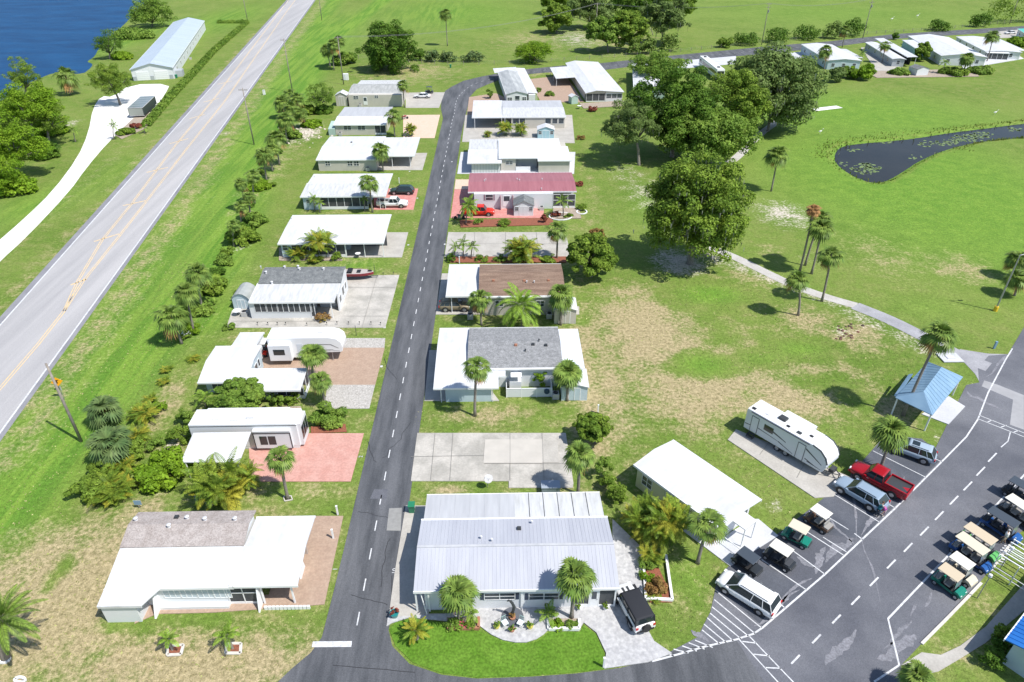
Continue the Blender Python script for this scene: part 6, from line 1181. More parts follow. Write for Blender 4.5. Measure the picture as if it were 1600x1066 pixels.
# ---- golf carts
cream = paint('cream_canopy', (.62, .56, .44), .5); tan_c = paint('tan_canopy', (.55, .46, .33), .5); ivory = paint('ivory_canopy', (.74, .71, .62), .5); dkc = paint('dark_canopy', (.05, .065, .085), .5); seatm = mat('cart_seat', (.30, .29, .27), .8); seat_dk = mat('dark_cart_seat', (.045, .05, .06), .8)
def golf_cart(label, A, B, roofc, bodyc, seats=1, L=2.5, roofL=None, windshield=True, bare=False, seatc=None, nm='golf_cart', W=1.2, hr=1.85, back=False):
    """A: photo point under the front, B: under the rear"""
    a, b = Vector(G(*A)), Vector(G(*B)); d = (a - b); t = empty(nm, (*((a + b) / 2), .035), math.atan2(d.y, d.x), label, 'golf cart', 'golf carts in the parking lot'); f = L / 2; w2 = W / 2; seatc = seatc or seatm
    b_ = MB(); b_.ext([(-f, .38), (-f, .72), (-f + .7, .74), (-f + .75, .42), (f - .75, .36), (f - .62, .80), (f - .35, .78), (f - .04, .55), (f, .36)], -w2 + .04, w2 - .04, 'y'); b_.build('body', bodyc, t, bevel=.03)
    MB().box(-f + .74, f - .64, -w2 + .05, w2 - .05, .41, .44).build('floor_mat', black, t)
    xs0 = f - 1.55
    for k in range(seats):
        x = xs0 - k * .85
        if k and k == seats - 1: o = MB().box(x - .1, x + .35, -w2 + .1, w2 - .1, .72, .86).build('seat', seatc, t, bevel=.03); MB().box(x + .33, x + .43, -w2 + .1, w2 - .1, .86, 1.25).build('backrest', seatc, t, bevel=.03)
        else: MB().box(x, x + .48, -w2 + .1, w2 - .1, .72, .86).build('seat', seatc, t, bevel=.03); MB().box(x - .10, x, -w2 + .1, w2 - .1, .80, 1.28).build('backrest', seatc, t, bevel=.03)
    MB().tube([(f - .66, .25, .78), (f - .86, .25, .98)], .02, 6).build('steering_column', black, t); c_ = Vector((f - .88, .25, 1.0)); ax = Vector((-.7, 0, .7)); u = Vector((0, 1, 0)); v = ax.cross(u).normalized(); P = [c_ + (u * math.cos(q) + v * math.sin(q)) * .17 for q in [i * math.pi / 6 for i in range(13)]]
    MB().tube([tuple(p) for p in P], .015, 5, cap=False).build('steering_wheel', black, t)
    rl = roofL or L * .66; rx1 = f - .42 if not back else -f + .15 + rl; rx0 = rx1 - rl
    if roofc:
        MB().box(rx0, rx1, -w2 - .02, w2 + .02, hr, hr + .07).build('canopy', roofc, t, bevel=.035)
        for x in (rx0 + .15, rx1 - .1):
            for s in (1, -1): MB().tube([(x + (.12 if x > 0 else -.02), s * (w2 - .07), .6), (x, s * (w2 - .07), hr)], .02, 6).build('post', black, t)
        if windshield: MB().add([(rx1 + .02, -w2 + .1, .85), (rx1 + .02, w2 - .1, .85), (rx1 - .08, w2 - .1, hr), (rx1 - .08, -w2 + .1, hr)], [(0, 1, 2, 3)]).build('windshield', mat('clear_plastic', (.20, .24, .26), .1), t)
    for x in (f - .42, -f + .42):
        for s in (1, -1): wheel(t, x, s * (w2 - .0), .23, .18)
    for s in (1, -1): MB().box(f - .14, f - .06, s * w2 * .45, s * w2 * .8, .50, .60).build('headlight', lampm, t)
    MB().box(-f - .12, -f + .3, -w2 + .15, w2 - .15, .45, .52).build('rear_rack', dark_metal, t)
    return t
pg = paint('green_cart_paint', (.01, .20, .14), .3); pbr = paint('brown_cart_paint', (.14, .08, .05), .3); pbk = paint('black_cart_paint', (.03, .035, .04), .3); pbl = paint('blue_cart_paint', (.02, .10, .32), .3); pcr = paint('cream_cart_paint', (.62, .57, .45), .3); plg = paint('lime_cart_paint', (.12, .42, .12), .3)
golf_cart('golf cart with cream canopy and teal green body, left of the lawn-edge pair', (1228, 838), (1256, 853), cream, pg, 1)
golf_cart('golf cart with pale canopy and brown body, right of the lawn-edge pair', (1262, 812), (1290, 831), ivory, pbr, 2)
golf_cart('white-canopied golf cart with bag rack, between the patio and the white minivan', (1198, 868), (1232, 890), ivory, pbk, 2, L=2.7, seatc=seat_dk)
golf_cart('black uncovered utility cart squeezed beside the white minivan', (1150, 876), (1180, 898), dkc, pbk, 1, L=2.6, seatc=seat_dk, hr=1.55, nm='golf_cart')
golf_cart('golf cart with tan canopy and green front, end of the row nearest the picture bottom', (1496, 932), (1464, 909), tan_c, pg, 2, L=2.6, back=True)
golf_cart('golf cart with cream canopy and ivory nose, second from the picture-bottom end of the row', (1513, 914), (1481, 891), ivory, pcr, 2, L=2.6, back=True)
golf_cart('long cream-canopied golf cart with blue nose, middle of the row', (1536, 892), (1492, 860), cream, pbl, 3, L=3.5, roofL=2.5, back=True)
golf_cart('long tan-canopied golf cart with bright green nose on the hatched lines', (1549, 876), (1504, 845), tan_c, plg, 3, L=3.5, roofL=2.5, back=True)
golf_cart('dark-canopied golf cart with people beside it', (1583, 847), (1540, 820), dkc, pbl, 3, L=3.4, roofL=2.5, back=True, seatc=seat_dk)
golf_cart('white-canopied long golf cart cut by the right edge of the picture', (1612, 829), (1568, 799), ivory, pbk, 3, L=3.5, roofL=2.6, back=True)
golf_cart('dark-canopied golf cart at the far end of the row by the right edge', (1616, 796), (1574, 772), dkc, pbk, 3, L=3.4, roofL=2.5, back=True, seatc=seat_dk)
golf_cart('bright red little cart with white canopy beside the fifth-wheel camper', (417, 545), (410, 560), paint('white_canopy', (.78, .78, .76), .5), pred2, 1, L=2.3, seatc=seat_dk)
golf_cart('dark little cart parked behind the white sedan at the far end of the left row', (678, 146), (664, 146), dkc, pbk, 1, seatc=seat_dk)
# motorcycle by the red pickup, small tricycle by the small home
def moto(label, A, B, col):
    a, b = Vector(G(*A)), Vector(G(*B)); d = a - b; t = empty('motorcycle', (*((a + b) / 2), .06), math.atan2(d.y, d.x), label, 'motorcycle', None)
    for x in (.72, -.72): MB().tube([(x, -.07, .31), (x, .07, .31)], .31, 16).build('wheel', rubber, t)
    MB().loft([[(x, -w_, z - h_), (x, w_, z - h_), (x, w_ * .8, z + h_), (x, -w_ * .8, z + h_)] for x, w_, z, h_ in ((.5, .05, .8, .06), (.2, .17, .85, .13), (-.1, .15, .82, .1), (-.8, .14, .74, .06))]).build('body', col, t)
    MB().box(-.7, .0, -.16, .16, .78, .86).build('seat', black, t, bevel=.02); MB().box(-.25, .35, -.2, .2, .25, .62).build('engine', steel, t)
    b_ = MB(); b_.tube([(.72, 0, .31), (.42, 0, 1.0)], .03, 6); b_.tube([(.38, -.38, 1.05), (.45, 0, 1.0), (.38, .38, 1.05)], .02, 6); b_.build('handlebar', steel, t); return t
moto('black motorcycle parked in front of the bright red pickup', (712, 343), (724, 343), black)
moto('dark motorcycle on the peach driveway of the small half-white-roofed home', (637, 186), (628, 187), pred)
moto('dark motorcycle at the edge of the fixed carport of the white-roofed beige home', (648, 237), (648, 246), black)
# ================================================================= TREES, PALMS AND SHRUBS IN PLACE
tree('oak_tree', 'big oak hung with moss between the golf course path and the brown-roofed home', 'oak tree', (1078, 412), (1092, 325), 81, leaf_oak, 1, ratio=1.0, nl=15000, nb=75, low=-.8, group='big oaks by the golf course', moss_n=700, trunk_r=.5)
tree('oak_tree', 'pale green broad oak just behind the moss-hung oak', 'oak tree', (1112, 255), (1110, 212), 70, leaf_bright, 2, ratio=.58, nl=10500, nb=54, low=-.6, group='big oaks by the golf course')
tree('oak_tree', 'large dark dense oak in the middle of the oak group', 'oak tree', (1050, 245), (1050, 172), 64, leaf_dark, 3, ratio=1.0, nl=12000, nb=56, low=-.8, group='big oaks by the golf course', trunk_r=.45)
tree('oak_tree', 'dark oak at the right of the dense one, glossy low crown', 'oak tree', (1140, 222), (1142, 165), 56, leaf_oak, 4, ratio=.95, nl=9500, nb=46, low=-.8, group='big oaks by the golf course')
tree('oak_tree', 'grey-green mossy oak at the right end of the group, beside the pale blue home', 'oak tree', (1200, 205), (1205, 138), 76, leaf_grey, 5, ratio=.82, nl=12000, nb=60, low=-.8, group='big oaks by the golf course', moss_n=500)
tree('oak_tree', 'smaller oak with bare lit trunk on bare ground, left end of the oak group', 'oak tree', (998, 258), (985, 198), 46, leaf_grey, 6, ratio=.85, nl=6500, nb=34, group='big oaks by the golf course', moss_n=200)
tree('oak_tree', 'light green oak hiding the pale green home, back of the oak group', 'oak tree', (1022, 132), (1030, 108), 44, leaf_bright, 7, ratio=.6, nl=4500, group='big oaks by the golf course')
tree('oak_tree', 'round dark oak standing alone on the grass above the left row', 'oak tree', (618, 110), (614, 78), 50, leaf_dark, 8, ratio=.85, nl=7500, nb=44, low=-.8, group='oaks in the far field')
tree('broad_tree', 'lone bright green bushy tree by the pasture fence', 'tree', (835, 98), (835, 84), 31, leaf_lime, 9, ratio=.55, nl=3800, group='oaks in the far field', low=-.1)
for i, (bx, by, cx, cy, r, m, lab) in enumerate([(870, 52, 868, 32, 27, leaf_oak, 'oak standing left of the clump in the pasture'), (950, 82, 945, 52, 30, leaf_bright, 'pale green oak at the front left of the pasture clump'), (985, 80, 980, 45, 32, leaf_oak, 'oak at the front centre of the pasture clump'),
        (1035, 70, 1035, 28, 40, leaf_grey, 'spreading mossy oak at the right of the pasture clump'), (985, 30, 990, 5, 46, leaf_dark, 'dark oak at the back of the pasture clump, cut by the picture top'), (925, 45, 920, 18, 36, leaf_grey, 'grey-green oak at the back left of the pasture clump'), (1060, 40, 1062, 10, 28, leaf_oak, 'oak at the back right of the pasture clump'), (865, 22, 872, 2, 26, leaf_oak, 'oak cut by the picture top left of the pasture clump')]):
    tree('oak_tree', lab, 'oak tree', (bx, by), (cx, cy), r, m, 30 + i, ratio=.8, nl=4200, group='oaks in the pasture clump', moss_n=150 if i in (3, 5) else 0, leaf=.42)
tree('broad_tree', 'dark leafy tree standing on the shell drive before the long white building', 'tree', (188, 164), (172, 128), 31, leaf_oak, 50, ratio=0.9, nl=4800, group='trees on the lake shore')
tree('broad_tree', 'dark green tree at the tip of the lake bank', 'tree', (172, 92), (170, 70), 21, leaf_dark, 51, ratio=1.08, nl=3000, group='trees on the lake shore')
tree('broad_tree', 'dark green tree rising above the bright bushes on the left shore', 'tree', (42, 152), (38, 120), 25, leaf_oak, 52, ratio=1.2, nl=3500, group='trees on the lake shore')
tree('broad_tree', 'bright green willow-like tree, middle of the left shore thicket', 'tree', (55, 225), (50, 170), 48, leaf_lime, 53, ratio=0.84, nl=6500, nb=44, group='trees on the lake shore', low=-.6)
tree('broad_tree', 'darker green tree on the inland edge of the left shore thicket', 'tree', (78, 228), (76, 190), 26, leaf_oak, 54, ratio=1.08, nl=3500, group='trees on the lake shore', low=-.6)
tree('broad_tree', 'brightest lime green tree at the left picture edge of the thicket', 'tree', (28, 278), (24, 232), 46, leaf_lime, 55, ratio=0.9, nl=6800, nb=44, group='trees on the lake shore', low=-.6)
tree('broad_tree', 'lime green bush-like tree lowest on the left picture edge', 'tree', (-2, 305), (-2, 272), 30, leaf_lime, 56, ratio=1.08, nl=3500, group='trees on the lake shore', low=-.6)
tree('broad_tree', 'tree half outside the left picture edge behind the thicket', 'tree', (-5, 215), (-8, 185), 34, leaf_bright, 57, ratio=0.96, nl=3500, group='trees on the lake shore', low=-.6)
tree('broad_tree', 'broad pale green tree by the water behind the long white building', 'tree', (238, 42), (236, 22), 34, leaf_bright, 58, ratio=0.66, nl=4500, group='trees on the lake shore', low=-.5)
tree('broad_tree', 'leafy round tree in front of the white-roofed home with the camper', 'tree', (376, 640), (375, 622), 41, leaf_bright, 60, ratio=.55, nl=5200, group='garden trees', low=-.5, leaf=.17)
tree('broad_tree', 'dark glossy tree beside the back of the brown-roofed home', 'tree', (922, 432), (926, 396), 38, leaf_oak, 61, ratio=.85, nl=5200, group='garden trees', low=-.6, leaf=.22)
tree('broad_tree', 'yellow-tinged tree behind the first row of palms at the top left', 'tree', (497, 176), (500, 150), 22, leaf_bright, 62, ratio=1.0, nl=2600, group='garden trees', low=-.6)
tree('broad_tree', 'small spreading tree at the far right end of the empty slab', 'tree', (930, 690), (925, 668), 29, leaf_oak, 63, ratio=.75, nl=2600, group='garden trees', low=-.5, leaf=.18)
bush((930, 378), 26, 2.2, 'bronze-leaved shrub behind the dark glossy tree', leaf_orange, 64)
for i, (x, y, wd, hh, m, lab) in enumerate([(1133, 74, 26, 3, leaf_oak, 'first'), (1165, 70, 40, 4, leaf_dark, 'second'), (1214, 66, 44, 5, leaf_dark, 'third'), (1260, 62, 44, 5, leaf_dark, 'fourth'), (1300, 60, 30, 6, leaf_palm, 'fifth'), (1330, 56, 40, 6, leaf_dark, 'sixth'), (1465, 48, 36, 4, leaf_dark, 'seventh'), (1530, 42, 30, 5, leaf_dark, 'eighth'), (1558, 36, 50, 9, leaf_oak, 'ninth'), (1595, 34, 50, 11, leaf_oak, 'tenth and largest')]):
    bush((x, y), wd, hh, lab + ' shrub from the left along the far road right of the pasture clump', m, 70 + i, group='shrubs along the far road', nl=900, leaf=.35)
for i, (x, y, wd, hh, lab) in enumerate([(990, 84, 26, 5, 'left'), (1012, 84, 28, 5, 'middle'), (1045, 80, 34, 6, 'right')]):
    bush((x, y), wd, hh, lab + ' one of three palmetto shrubs under the pasture clump', leaf_palm, 90 + i, group='palmettos under the pasture clump', nl=900, leaf=.35)
for i, (x, y, wd, hh, m) in enumerate([(652, 94, 26, 3, leaf_dark), (676, 96, 26, 3.5, leaf_palm_dk), (700, 96, 26, 3.5, leaf_palm_dk), (738, 96, 32, 3.0, leaf_palm_dk)]):
    bush((x, y), wd, hh, ('first', 'second', 'third', 'fourth')[i] + ' shrub from the lone oak along the pasture fence', m, 95 + i, group='shrubs along the pasture fence', nl=800, leaf=.3)
for i, (x, y, wd, hh, m, lab) in enumerate([(15, 205, 70, 3.5, leaf_bright, 'bright undergrowth by the water in the left shore thicket'), (70, 245, 50, 2.5, leaf_dark, 'dark undergrowth on the inland side of the left shore thicket'), (25, 300, 60, 3.0, leaf_lime, 'lime undergrowth at the low end of the left shore thicket'), (80, 210, 50, 3.5, leaf_lime, 'lime undergrowth at the top end of the left shore thicket')]):
    bush((x, y), wd, hh, lab, m, 290 + i, group='undergrowth of the shore thicket', nl=2600)
# hedge and greenery by the shell drive
hedge([(228, 198), (262, 158), (300, 118), (335, 80), (386, 36)], 2.4, 1.5, 'long clipped green hedge between the shell drive and the highway', leaf_bright, 4, dens=150, leaf=.26)
hedge([(386, 36), (340, 36)], 2.4, 1.5, 'short hedge end turning to the far corner of the long white building', leaf_bright, 5, dens=120, leaf=.26)
bush((198, 210), 26, 1.4, 'low green shrub beside the shell drive', leaf_oak, 101); bush((214, 202), 18, 1.6, 'dark red shrub beside the shell drive', leaf_red, 102)
bush((205, 60), 60, 2.6, 'tall reedy growth on the lake bank beside the long white building', leaf_bright, 103, nl=1800, kind='reed_bank', cat='reeds'); bush((190, 92), 30, 1.8, 'pale reeds at the corner of the lake bank', leaf_lime, 104, kind='reed_bank', cat='reeds')

# cabbage palms: foot, crown centre, label, crown half width
PALMS = [((742, 650), (745, 572), 'tall palm on the lawn in front of the grey shingle home, left', 25), ((886, 626), (887, 580), 'palm leaning over the pale blue-grey shed', 26), ((903, 772), (906, 708), 'palm at the right end of the stained slab, behind the big home', 26),
 ((752, 508), (750, 464), 'palm in front of the bright carport roof of the brown-roofed home', 21), ((876, 508), (877, 458), 'palm at the right end of the brown-roofed home by its shed', 22), ((870, 404), (871, 357), 'palm at the right end of the clean empty slab', 18),
 ((717, 970), (714, 924), 'palm in the flower bed before the left half of the big home', 33), ((893, 966), (899, 898), 'palm in the flower bed before the right half of the big home', 32), ((450, 780), (437, 714), 'palm on the lawn below the salmon driveway', 25),
 ((490, 600), (489, 552), 'bushy palm in front of the camper', 23), ((508, 632), (500, 592), 'palm on the gravel just below the camper', 18), ((582, 332), (576, 283), 'palm in front of the ribbed-roof home with the pickup', 18), ((599, 268), (594, 232), 'palm by the carport of the white-roofed beige home', 15),
 ((617, 214), (614, 179), 'palm beside the peach driveway', 14), ((632, 168), (629, 131), 'palm between the far end home and the white sedan', 11),
 ((1247, 493), (1247, 434), 'short palm on the near side of the cart path', 19), ((1284, 471), (1299, 397), 'palm leaning right over the cart path, foot nearest the path', 21), ((1268, 428), (1285, 355), 'palm second from the front in the golf course cluster', 21), ((1205, 299), (1216, 240), 'lone palm on the golf course below the pond', 20),
 ((1411, 649), (1470, 520), 'very tall palm leaning far over the blue pavilion', 30), ((1376, 731), (1394, 671), 'palm growing in the parking lot between the red pickup and the silver SUV', 28), ((1090, 880), (1107, 817), 'palm on the lawn before the yellow cottage', 29),
 ((1590, 434), (1592, 403), 'palm at the right picture edge, upper one on the golf course', 20), ((1436, 1085), (1435, 1056), 'palm whose crown is cut by the picture bottom near the sidewalk', 28),
 ((284, 537), (267, 492), 'palm with its trunk clear of the bushes, leftmost of the highway row', 27), ((304, 520), (290, 455), 'second palm of the three by the white flowers', 22), ((318, 490), (308, 424), 'third palm of the three, tallest crown above the bushes', 21),
 ((378, 352), (376, 320), 'palm crown at the lower end of the middle highway row', 13), ((386, 330), (375, 285), 'palm in the middle highway row left of the ribbed roof', 12), ((398, 318), (395, 272), 'palm with tall crown in the middle highway row', 14), ((417, 283), (412, 240), 'palm standing free before the white-roofed beige home', 18), ((437, 258), (430, 214), 'palm right of the free-standing one, same height', 18),
 ((449, 225), (445, 185), 'palm below the top cluster of the highway row', 16), ((460, 200), (455, 168), 'palm in the lower part of the top cluster', 15), ((443, 185), (440, 158), 'leftmost palm in the top cluster of the highway row', 15), ((470, 190), (463, 152), 'palm at the right of the top cluster', 14), ((480, 200), (468, 175), 'low palm at the right of the top cluster', 12),
 ((366, 385), (364, 350), 'short palm at the bottom of the middle highway row', 12), ((393, 345), (388, 306), 'palm between the two middle-row crowns by the bright shrub', 13), ((426, 268), (424, 232), 'palm squeezed behind the free-standing palm of the highway row', 13), ((459, 178), (452, 146), 'highest crown at the back of the top cluster', 13), ((516, 105), (510, 76), 'left palm of the three by the utility pole', 12), ((522, 110), (520, 68), 'middle palm of the three by the utility pole', 12), ((530, 103), (529, 62), 'right palm of the three by the utility pole', 12), ((699, 72), (696, 20), 'tall lone palm on the field at the top of the picture', 11),
 ((110, 148), (102, 117), 'palm on the lake shore', 19), ((1316, 74), (1322, 45), 'palm by the road left of the two narrow white roofs', 10), ((1286, 118), (1291, 78), 'palm in front of the pale blue-walled home', 12), ((1378, 98), (1384, 70), 'palm between the pale blue home and the narrow roofs', 10),
 ((1504, 117), (1512, 90), 'palm before the largest far home', 12), ((1542, 96), (1552, 55), 'tall palm between the two rightmost far homes', 12), ((998, 165), (998, 140), 'palm standing in front of the oak group', 12),
 ((1035, 60), (1015, 22), 'palm rising inside the pasture clump', 11), ((1020, 55), (1008, 35), 'second palm inside the pasture clump, lower crown', 10)]
for b_, c_, lab, r_ in PALMS: sabal(b_, c_, lab, rpx=r_)
sabal((1250, 423), (1272, 326), 'palm with a brown dead crown in the golf course cluster', rpx=14, dead=True); sabal((1258, 415), (1283, 338), 'green palm behind the dead-crowned one', rpx=17)
sabal((160, 662), (159, 636), 'low spreading palm right of the road sign pole', rpx=30, dk=True); sabal((170, 722), (168, 690), 'low dark palm with grey dead leaves below it', rpx=36, dk=True); sabal((1585, 462), (1590, 432), 'lower palm at the right picture edge beside the lamp', rpx=20)
t = feather((815, 512), (814, 478), QUEEN, 'large drooping feather palm over the eave of the brown-roofed home', 1.32); feather((728, 350), (732, 322), QUEEN, 'feather palm over the bright red pickup', .82)
feather((10, 1030), (2, 968), PHOENIX, 'feather palm with arching fronds at the lower left picture edge', 1.12, tr=.3)
feather((270, 1017), (263, 998), SMALLF, 'small thin palm in the left mulch square on the dry lawn', .85); feather((364, 1015), (354, 992), SMALLF, 'small bright palm in the right mulch square on the dry lawn', 1.05)
feather((226, 208), (225, 200), SMALLF, 'tiny palm on the mulch beside the shell drive', 1.3) ; feather((178, 218), (177, 196), ROYAL, 'small feather palm where the shell drive bends', .8); feather((118, 222), (114, 203), ROYAL, 'small feather palm on the grass left of the shell drive', .8)
feather((880, 338), (879, 315), ROYAL, 'small palm at the right end of the rose-roofed home', 1.0); feather((710, 404), (712, 387), ROYAL, 'left of the small thin palms by the clean empty slab', .75); feather((724, 402), (724, 380), ROYAL, 'middle of the small thin palms by the clean empty slab', .75); feather((736, 404), (738, 386), ROYAL, 'right of the small thin palms by the clean empty slab', .75)
feather((322, 636), (320, 622), SMALLF, 'tiny palm at the corner of the home with the camper', 1.4); feather((650, 997), (650, 985), SAGO, 'golden sago palm with stubby trunk at the corner of the trimmed lawn', 1.15, tr=.28); feather((492, 330), (490, 312), ROYAL, 'small palm by the left end of the dark screened porch', .75); feather((500, 332), (499, 318), ROYAL, 'second small palm by the dark screened porch', .7)
feather((856, 968), (857, 958), SMALLF, 'round green potted palm on the front patio', 1.0); feather((1345, 100), (1348, 84), ROYAL, 'small palm by the left narrow white roof', 1.0); feather((1473, 115), (1476, 98), ROYAL, 'small palm by the grass-edge shed', 1.1)
feather((570, 330), (569, 312), ROYAL, 'small palm near the foot of the tall one by the ribbed-roof home', .6); feather((740, 968), (735, 958), SMALLF, 'little palm in the left flower bed before the big home', .8)
clump((350, 785), 104, 'large clump of golden-green palms at the end of the home with the awning', 1, 1.25); clump((385, 762), 60, 'right side of the golden-green clump by the palm on the lawn', 0, 1.1) ; clump((1006, 838), 88, 'big feathery palm clump between the big home and the cottage, left', 1, 1.35); clump((1040, 850), 88, 'big feathery palm clump between the big home and the cottage, right', 0, 1.5)
clump((1016, 880), 46, 'lower palm clump above the bromeliad bed', 2, .9); clump((817, 408), 66, 'wide feathery clump between the clean slab and the brown roof', 0, .9); clump((505, 402), 60, 'feathery palm clump in front of the plain white-roofed home', 0, 1.1); clump((465, 404), 40, 'left clump of fronds before the plain white-roofed home', 2, .8); clump((495, 410), 30, 'yellow fronds at the foot of the clump before the plain white roof', 2, .5)
clump((790, 212), 32, 'left frond clump in front of the long white home', 0, 1.0); clump((812, 212), 30, 'yellow frond clump beside the pale blue shed', 2, 1.0); clump((762, 214), 18, 'small frond clump near the carport of the long white home', 2, .8); clump((642, 212), 26, 'frond clump on the grass beside the peach driveway', 2, 1.1)
clump((230, 655), 54, 'top clump of the yellow-green thicket along the highway side', 0, .75); clump((215, 690), 56, 'second clump of the yellow-green thicket', 2, .7); clump((180, 775), 80, 'lowest clump of the yellow-green thicket', 1, .62); clump((190, 735), 60, 'clump in the thicket just below the low dark palm', 0, .6); clump((238, 628), 30, 'small clump at the upper tip of the thicket', 2, .7)
bush((142, 775), 60, 2.2, 'glossy dark green shrub at the lower left of the thicket', leaf_oak, 120, nl=2400); bush((262, 745), 82, 2.6, 'bright lime shrub left of the golden-green palm clump', leaf_lime, 121, nl=3200); bush((282, 690), 34, 2.0, 'green shrub against the left end of the park trailer', leaf_oak, 122)
clump((1020, 935), 34, 'bronze and green spiky plant at the low end of the bromeliad bed', 2, .35); bush((1022, 925), 36, 1.1, 'bronze-leaved shrub at the low end of the long bed', leaf_orange, 123, nl=1200); bush((1010, 905), 24, .8, 'yellow-green bromeliads in the long bed', leaf_lime, 124); bush((1012, 885), 30, .9, 'green bromeliads in the upper long bed', leaf_bright, 125)
bush((515, 660), 52, 1.9, 'rounded green shrub between the gravel and the salmon driveway', leaf_bright, 126, nl=2200); bush((435, 632), 26, 1.5, 'left shrub in front of the porch beside the camper home', leaf_bright, 127); bush((455, 630), 26, 1.4, 'right shrub in front of the porch beside the camper home', leaf_oak, 128)
bush((942, 745), 30, 2.6, 'upper leafy shrub between the stained slab and the cottage', leaf_bright, 129, nl=1200); bush((960, 785), 36, 2.4, 'dark leafy shrub behind the right end of the big home', leaf_oak, 130, nl=1400); bush((950, 765), 30, 2.0, 'leafy shrub in the middle of the three right of the stained slab', leaf_oak, 131)
bush((844, 604), 24, 2.4, 'round bright shrub behind the low white fence', leaf_lime, 132, nl=900)
clump((262, 580), 26, 'upper yellow-green clump on the grass left of the camper home', 2, .45); clump((258, 598), 28, 'lower yellow-green clump on the grass left of the camper home', 2, .45); clump((302, 563), 26, 'frond clump near the back corner of the camper home', 2, .45)
for i, (x, y, wd, hh, m, lab) in enumerate([(325, 455, 60, 1.8, leaf_oak, 'dark shrubs behind the three palms, upper'), (312, 485, 54, 1.5, leaf_bright, 'green shrubs at the foot of the three palms'), (380, 378, 46, 2.4, leaf_oak, 'dense shrub at the lower end of the middle highway row'), (398, 350, 40, 1.8, leaf_bright, 'bright shrub in the middle highway row'),
      (400, 295, 40, 2.0, leaf_lime, 'yellow-green shrub under the middle highway palms'), (425, 292, 16, .8, leaf_oak, 'small round shrub left of the ribbed-roof home'), (476, 178, 30, 2.2, leaf_oak, 'shrub beneath the top palm cluster'), (488, 198, 30, 1.4, leaf_lime, 'yellow-green shrub by the rocky bed at the top palm cluster'),
      (505, 176, 30, 1.6, leaf_dark, 'dark shrub under the yellow-tinged tree'), (358, 514, 20, .9, leaf_bright, 'small round shrub below the patio corner'), (374, 468, 22, 1.6, leaf_oak, 'shrub left of the dome-roofed shed'), (357, 398, 24, 1.2, leaf_oak, 'small shrub on the grass above the dome-roofed shed'),
      (526, 406, 18, 1.2, leaf_oak, 'right end shrub before the plain white roof'), (752, 408, 20, 1.0, leaf_oak, 'low shrub right of the small thin palms'), (780, 408, 20, .9, leaf_bright, 'low bright shrub left of the wide feathery clump'), (858, 408, 24, 1.1, leaf_oak, 'low shrub right of the wide feathery clump'),
      (705, 408, 16, 1.2, leaf_dark, 'dark low shrub at the street corner of the small palms'), (788, 352, 20, 1.1, leaf_oak, 'shrub in the mulch bed in front of the grey-gabled shed'), (850, 348, 12, 1.8, leaf_red, 'red-leaved shrub at the right end of the mulch bed'), (748, 350, 16, .8, leaf_bright, 'low plants in the left end of the mulch bed'),
      (867, 338, 18, .8, leaf_red, 'reddish plant in the white-ringed bed'), (888, 340, 14, .7, leaf_oak, 'green plant in the white-ringed bed'), (909, 328, 16, 1.2, leaf_oak, 'small shrub in a white ring at the right end of the rose-roofed home'), (904, 290, 14, .9, leaf_red, 'brown-red shrub at the back right corner of the rose-roofed home'),
      (765, 154, 12, 3.0, leaf_bright, 'upright clipped shrub left of the narrow gabled home'), (841, 144, 10, 1.2, leaf_bright, 'round clipped shrub between the two gabled homes'), (858, 150, 16, 1.2, leaf_bright, 'hedge-like shrub beside the side carport'), (925, 174, 14, 1.6, leaf_red, 'bronze shrub in front of the gabled porch'),
      (907, 218, 12, 1.0, leaf_orange, 'lone brown shrub on the lawn right of the long white home'), (1305, 128, 26, 4.0, leaf_grey, 'grey-green flowering shrub before the pale blue-walled home'), (1345, 124, 34, 4.5, leaf_lime, 'yellow-green tree-like shrub right of the pale blue home'), (1325, 122, 24, 3.2, leaf_bright, 'shrub between the two before the pale blue home'),
      (1438, 95, 26, 5.5, leaf_oak, 'rounded dark tree-like shrub behind the grass-edge shed'), (1405, 116, 28, 1.4, leaf_bright, 'low shrubs at the end of the narrow-roofed home'), (1490, 116, 40, 1.6, leaf_oak, 'dark shrubs at the foot of the largest far home'), (1532, 114, 34, 1.6, leaf_bright, 'pale rocky shrubs right of the largest far home'), (1590, 72, 30, 3.0, leaf_lime, 'yellow-green shrubs at the right picture edge by the teal roof'), (1398, 62, 12, 2.5, leaf_dark, 'small dark tree by the driveway of the largest far home'),
      (1575, 1020, 46, 1.8, leaf_dark, 'dark shrubs against the blue-roofed building, upper'), (1545, 1036, 40, 1.4, leaf_dark, 'dark low plants beside the sidewalk in the lower right'), (1560, 1000, 30, 1.5, leaf_oak, 'green shrub nearest the sidewalk by the blue-roofed building'), (710, 980, 26, .6, leaf_bright, 'low green plants in the left flower bed'), (736, 979, 22, .6, leaf_oak, 'leafy plants in the left flower bed by the red flowers'), (870, 980, 24, .5, leaf_lime, 'low plants in the right flower bed, left half'), (893, 979, 20, .5, leaf_bright, 'low plants in the right flower bed, right half'),
      (505, 500, 22, .9, leaf_orange, 'brownish potted plants at the open porch end'), (442, 212, 1, .1, leaf_oak, '')]):
    if lab: bush((x, y), wd, hh, lab, m, 140 + i)

